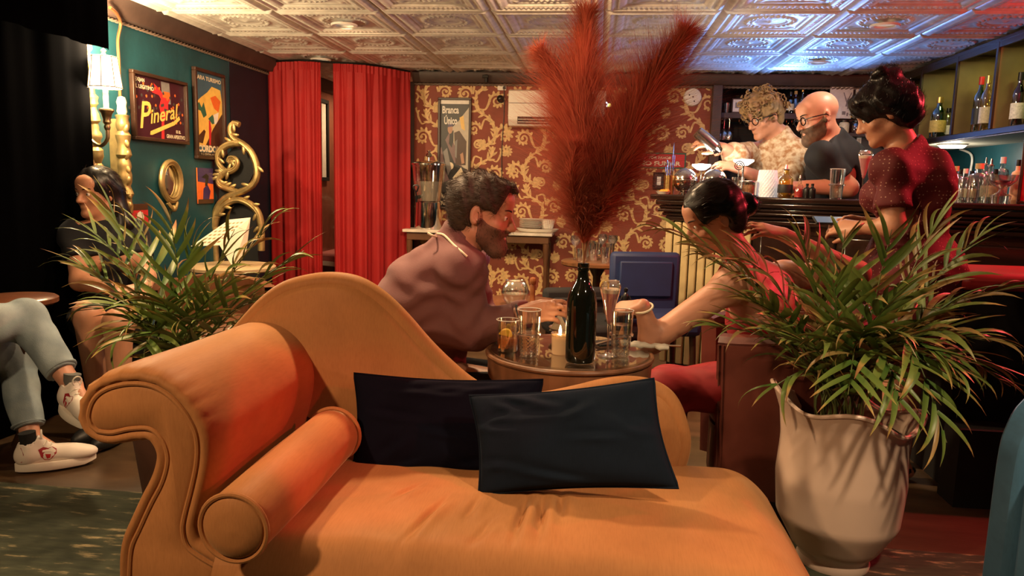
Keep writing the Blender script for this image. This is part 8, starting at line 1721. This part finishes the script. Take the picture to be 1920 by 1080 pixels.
def sneaker(label, heel, toe, up, sock):
    """heel and toe on the sole line"""
    f = unit(toe-heel); L_ = np.linalg.norm(toe-heel); R = basis(f, up); R = np.stack([R[:, 0], R[:, 1], R[:, 2]], 1); t = thing('sneaker', label, 'shoe', (heel+toe)/2); q = lambda x, y, z_: (heel+R @ np.array([x, y, z_]))-(heel+toe)/2
    n = 40; a = np.linspace(0, 2*PI, n+1)[:-1]; out = []
    for x in a: yy = 0.5+0.5*math.cos(x); wd = (0.034+0.012*math.sin(PI*min(1, yy**0.8)))*(1 if 0.04 < yy < 0.97 else 0.75); out.append((math.sin(x)*wd, yy*L_))
    mb = MB(); rings = [np.array([q(x*k_, y*1.0, z_+(0.012 if y > L_*0.85 else 0)*((y-L_*0.85)/(L_*0.15) if y > L_*0.85 else 0)) for x, y in out]) for (z_, k_) in ((0.0, 0.92), (0.006, 1.0), (0.026, 1.02), (0.032, 0.98))]; loft(mb, rings); obj('sole', mb, 'sole_white', t)
    F = Field((heel+toe)/2-0.22, (heel+toe)/2+0.22, 0.0055); W = lambda x, y, z_: heel+R @ np.array([x, y, z_])
    F.ell(W(0, L_*0.78, 0.045), (0.040, 0.068, 0.030), R, 0.02); F.ell(W(0, L_*0.48, 0.055), (0.038, 0.10, 0.036), R, 0.025); F.ell(W(0, L_*0.16, 0.060), (0.036, 0.046, 0.048), R, 0.025); F.cone(W(0, L_*0.20, 0.07), W(0, L_*0.18, 0.105), 0.036, 0.034, 0.02); F.cone(W(0, L_*0.38, 0.08), W(0, L_*0.28, 0.115), 0.022, 0.018, 0.02)
    F.cone(W(0, L_*0.18, 0.10), W(0, L_*0.17, 0.16), 0.029, 0.033, 0.006, True); F.clip(W(0, 0, 0.028), -R[:, 2]); me = F.mesh('upper'); u = obj('upper', me, 'sneaker_white', t, smooth=False, world=True)
    mb = MB()
    for k in range(5): y = L_*(0.38+0.065*k); z_ = 0.108-0.010*k-0.002*k*k; mb.tube(np.array([q(-0.022, y+0.008, z_-0.012), q(-0.008, y, z_+0.001), q(0.010, y+0.004, z_+0.001), q(0.022, y-0.004, z_-0.012)]), 0.0032, 5)
    a = np.linspace(0, 2*PI, 17)[:-1]; mb.tube(np.array([q(0.016*math.cos(x), L_*0.34, 0.135+0.018*math.sin(x)) for x in a]), 0.0028, 5, closed=True); obj('laces', mb, 'sole_white', t)
    bv = BVHTree.FromPolygons([tuple(v.co) for v in me.vertices], [tuple(p.vertices) for p in me.polygons])
    def decal(nm, pts, m_, sd):
        vs = []
        for (y, z_) in pts:
            o_ = W(sd*0.12, y*L_, z_); h_ = bv.ray_cast(Vector(o_), Vector(-sd*R[:, 0]), 0.2); vs.append((np.array(h_[0]) if h_[0] is not None else W(sd*0.036, y*L_, z_))+sd*R[:, 0]*0.0015-(heel+toe)/2)
        c_ = np.mean(vs, 0); mb = MB(); mb.add(vs+[c_+sd*R[:, 0]*0.001], [(i, (i+1) % len(vs), len(vs)) for i in range(len(vs))]); obj(nm, mb, m_, t, smooth=False)
    for sd in (-1, 1):
        decal('lips_emblem', [(0.30, 0.085), (0.36, 0.092), (0.42, 0.086), (0.47, 0.088), (0.52, 0.080), (0.52, 0.066), (0.47, 0.050), (0.43, 0.040), (0.37, 0.042), (0.33, 0.056)], 'sneaker_red', sd); decal('emblem_teeth', [(0.34, 0.080), (0.40, 0.082), (0.47, 0.078), (0.46, 0.072), (0.40, 0.074), (0.35, 0.073)], 'sole_white', sd); decal('emblem_tongue', [(0.38, 0.066), (0.45, 0.064), (0.44, 0.050), (0.40, 0.047)], 'print_red', sd); decal('heel_patch', [(0.02, 0.045), (0.10, 0.042), (0.13, 0.075), (0.10, 0.10), (0.04, 0.10)], 'sneaker_red', sd)
    mb = MB(); mb.cyl(q(0, L_*0.19, 0.085), q(0, L_*0.17, 0.150), 0.0265, 0.030); obj('sock', mb, sock, t)
    return t
z0 = 0.011
h1 = PZ(28, 884, z0); t1 = PZ(163, 866, z0); t1 = h1+unit(t1-h1)*0.275
sneaker('white sneaker with red lips emblem planted flat on the floor', h1, t1, np.array([0, 0, 1.0]), 'sock_black')
h2 = P(124, 742, JD-0.09); t2 = P(158, 800, JD-0.13); f_ = unit(t2-h2); h2 = J['an_a']+np.array([-0.01, 0, -0.06]); h2 = J['an_a']+np.array([-0.055, 0.01, -0.095]); sneaker('raised white sneaker of the crossed leg beside the chaise arm', h2, h2+unit((0.80, -0.50, -0.12))*0.27, unit((0.25, 0.0, 0.95)), 'sock_grey')
bc = J['pelvis']; t = thing('dining_chair', 'dark chair under the guest in jeans at the left edge', 'chair', (bc[0], bc[1], 0)); zb_ = bc[2]-0.13
mb = MB(); mb.b2((bc[0]-0.13, bc[1]-0.19, zb_-0.06), (bc[0]+0.14, bc[1]+0.15, zb_)); obj('seat', mb, 'black_fabric', t, world=True, bevel=0.015)
mb = MB(); mb.b2((bc[0]-0.13, bc[1]-0.22, zb_-0.06), (bc[0]+0.14, bc[1]-0.195, zb_+0.40)); obj('backrest', mb, 'black_fabric', t, world=True, bevel=0.015)
for sx in (-0.10, 0.11):
    for sy in (-0.16, 0.12): mb = MB(); mb.cyl((bc[0]+sx, bc[1]+sy, zb_-0.06), (bc[0]+sx*1.05, bc[1]+sy*1.05, 0.0), 0.015, 0.011); obj('leg', mb, 'dark_wood', t, world=True)
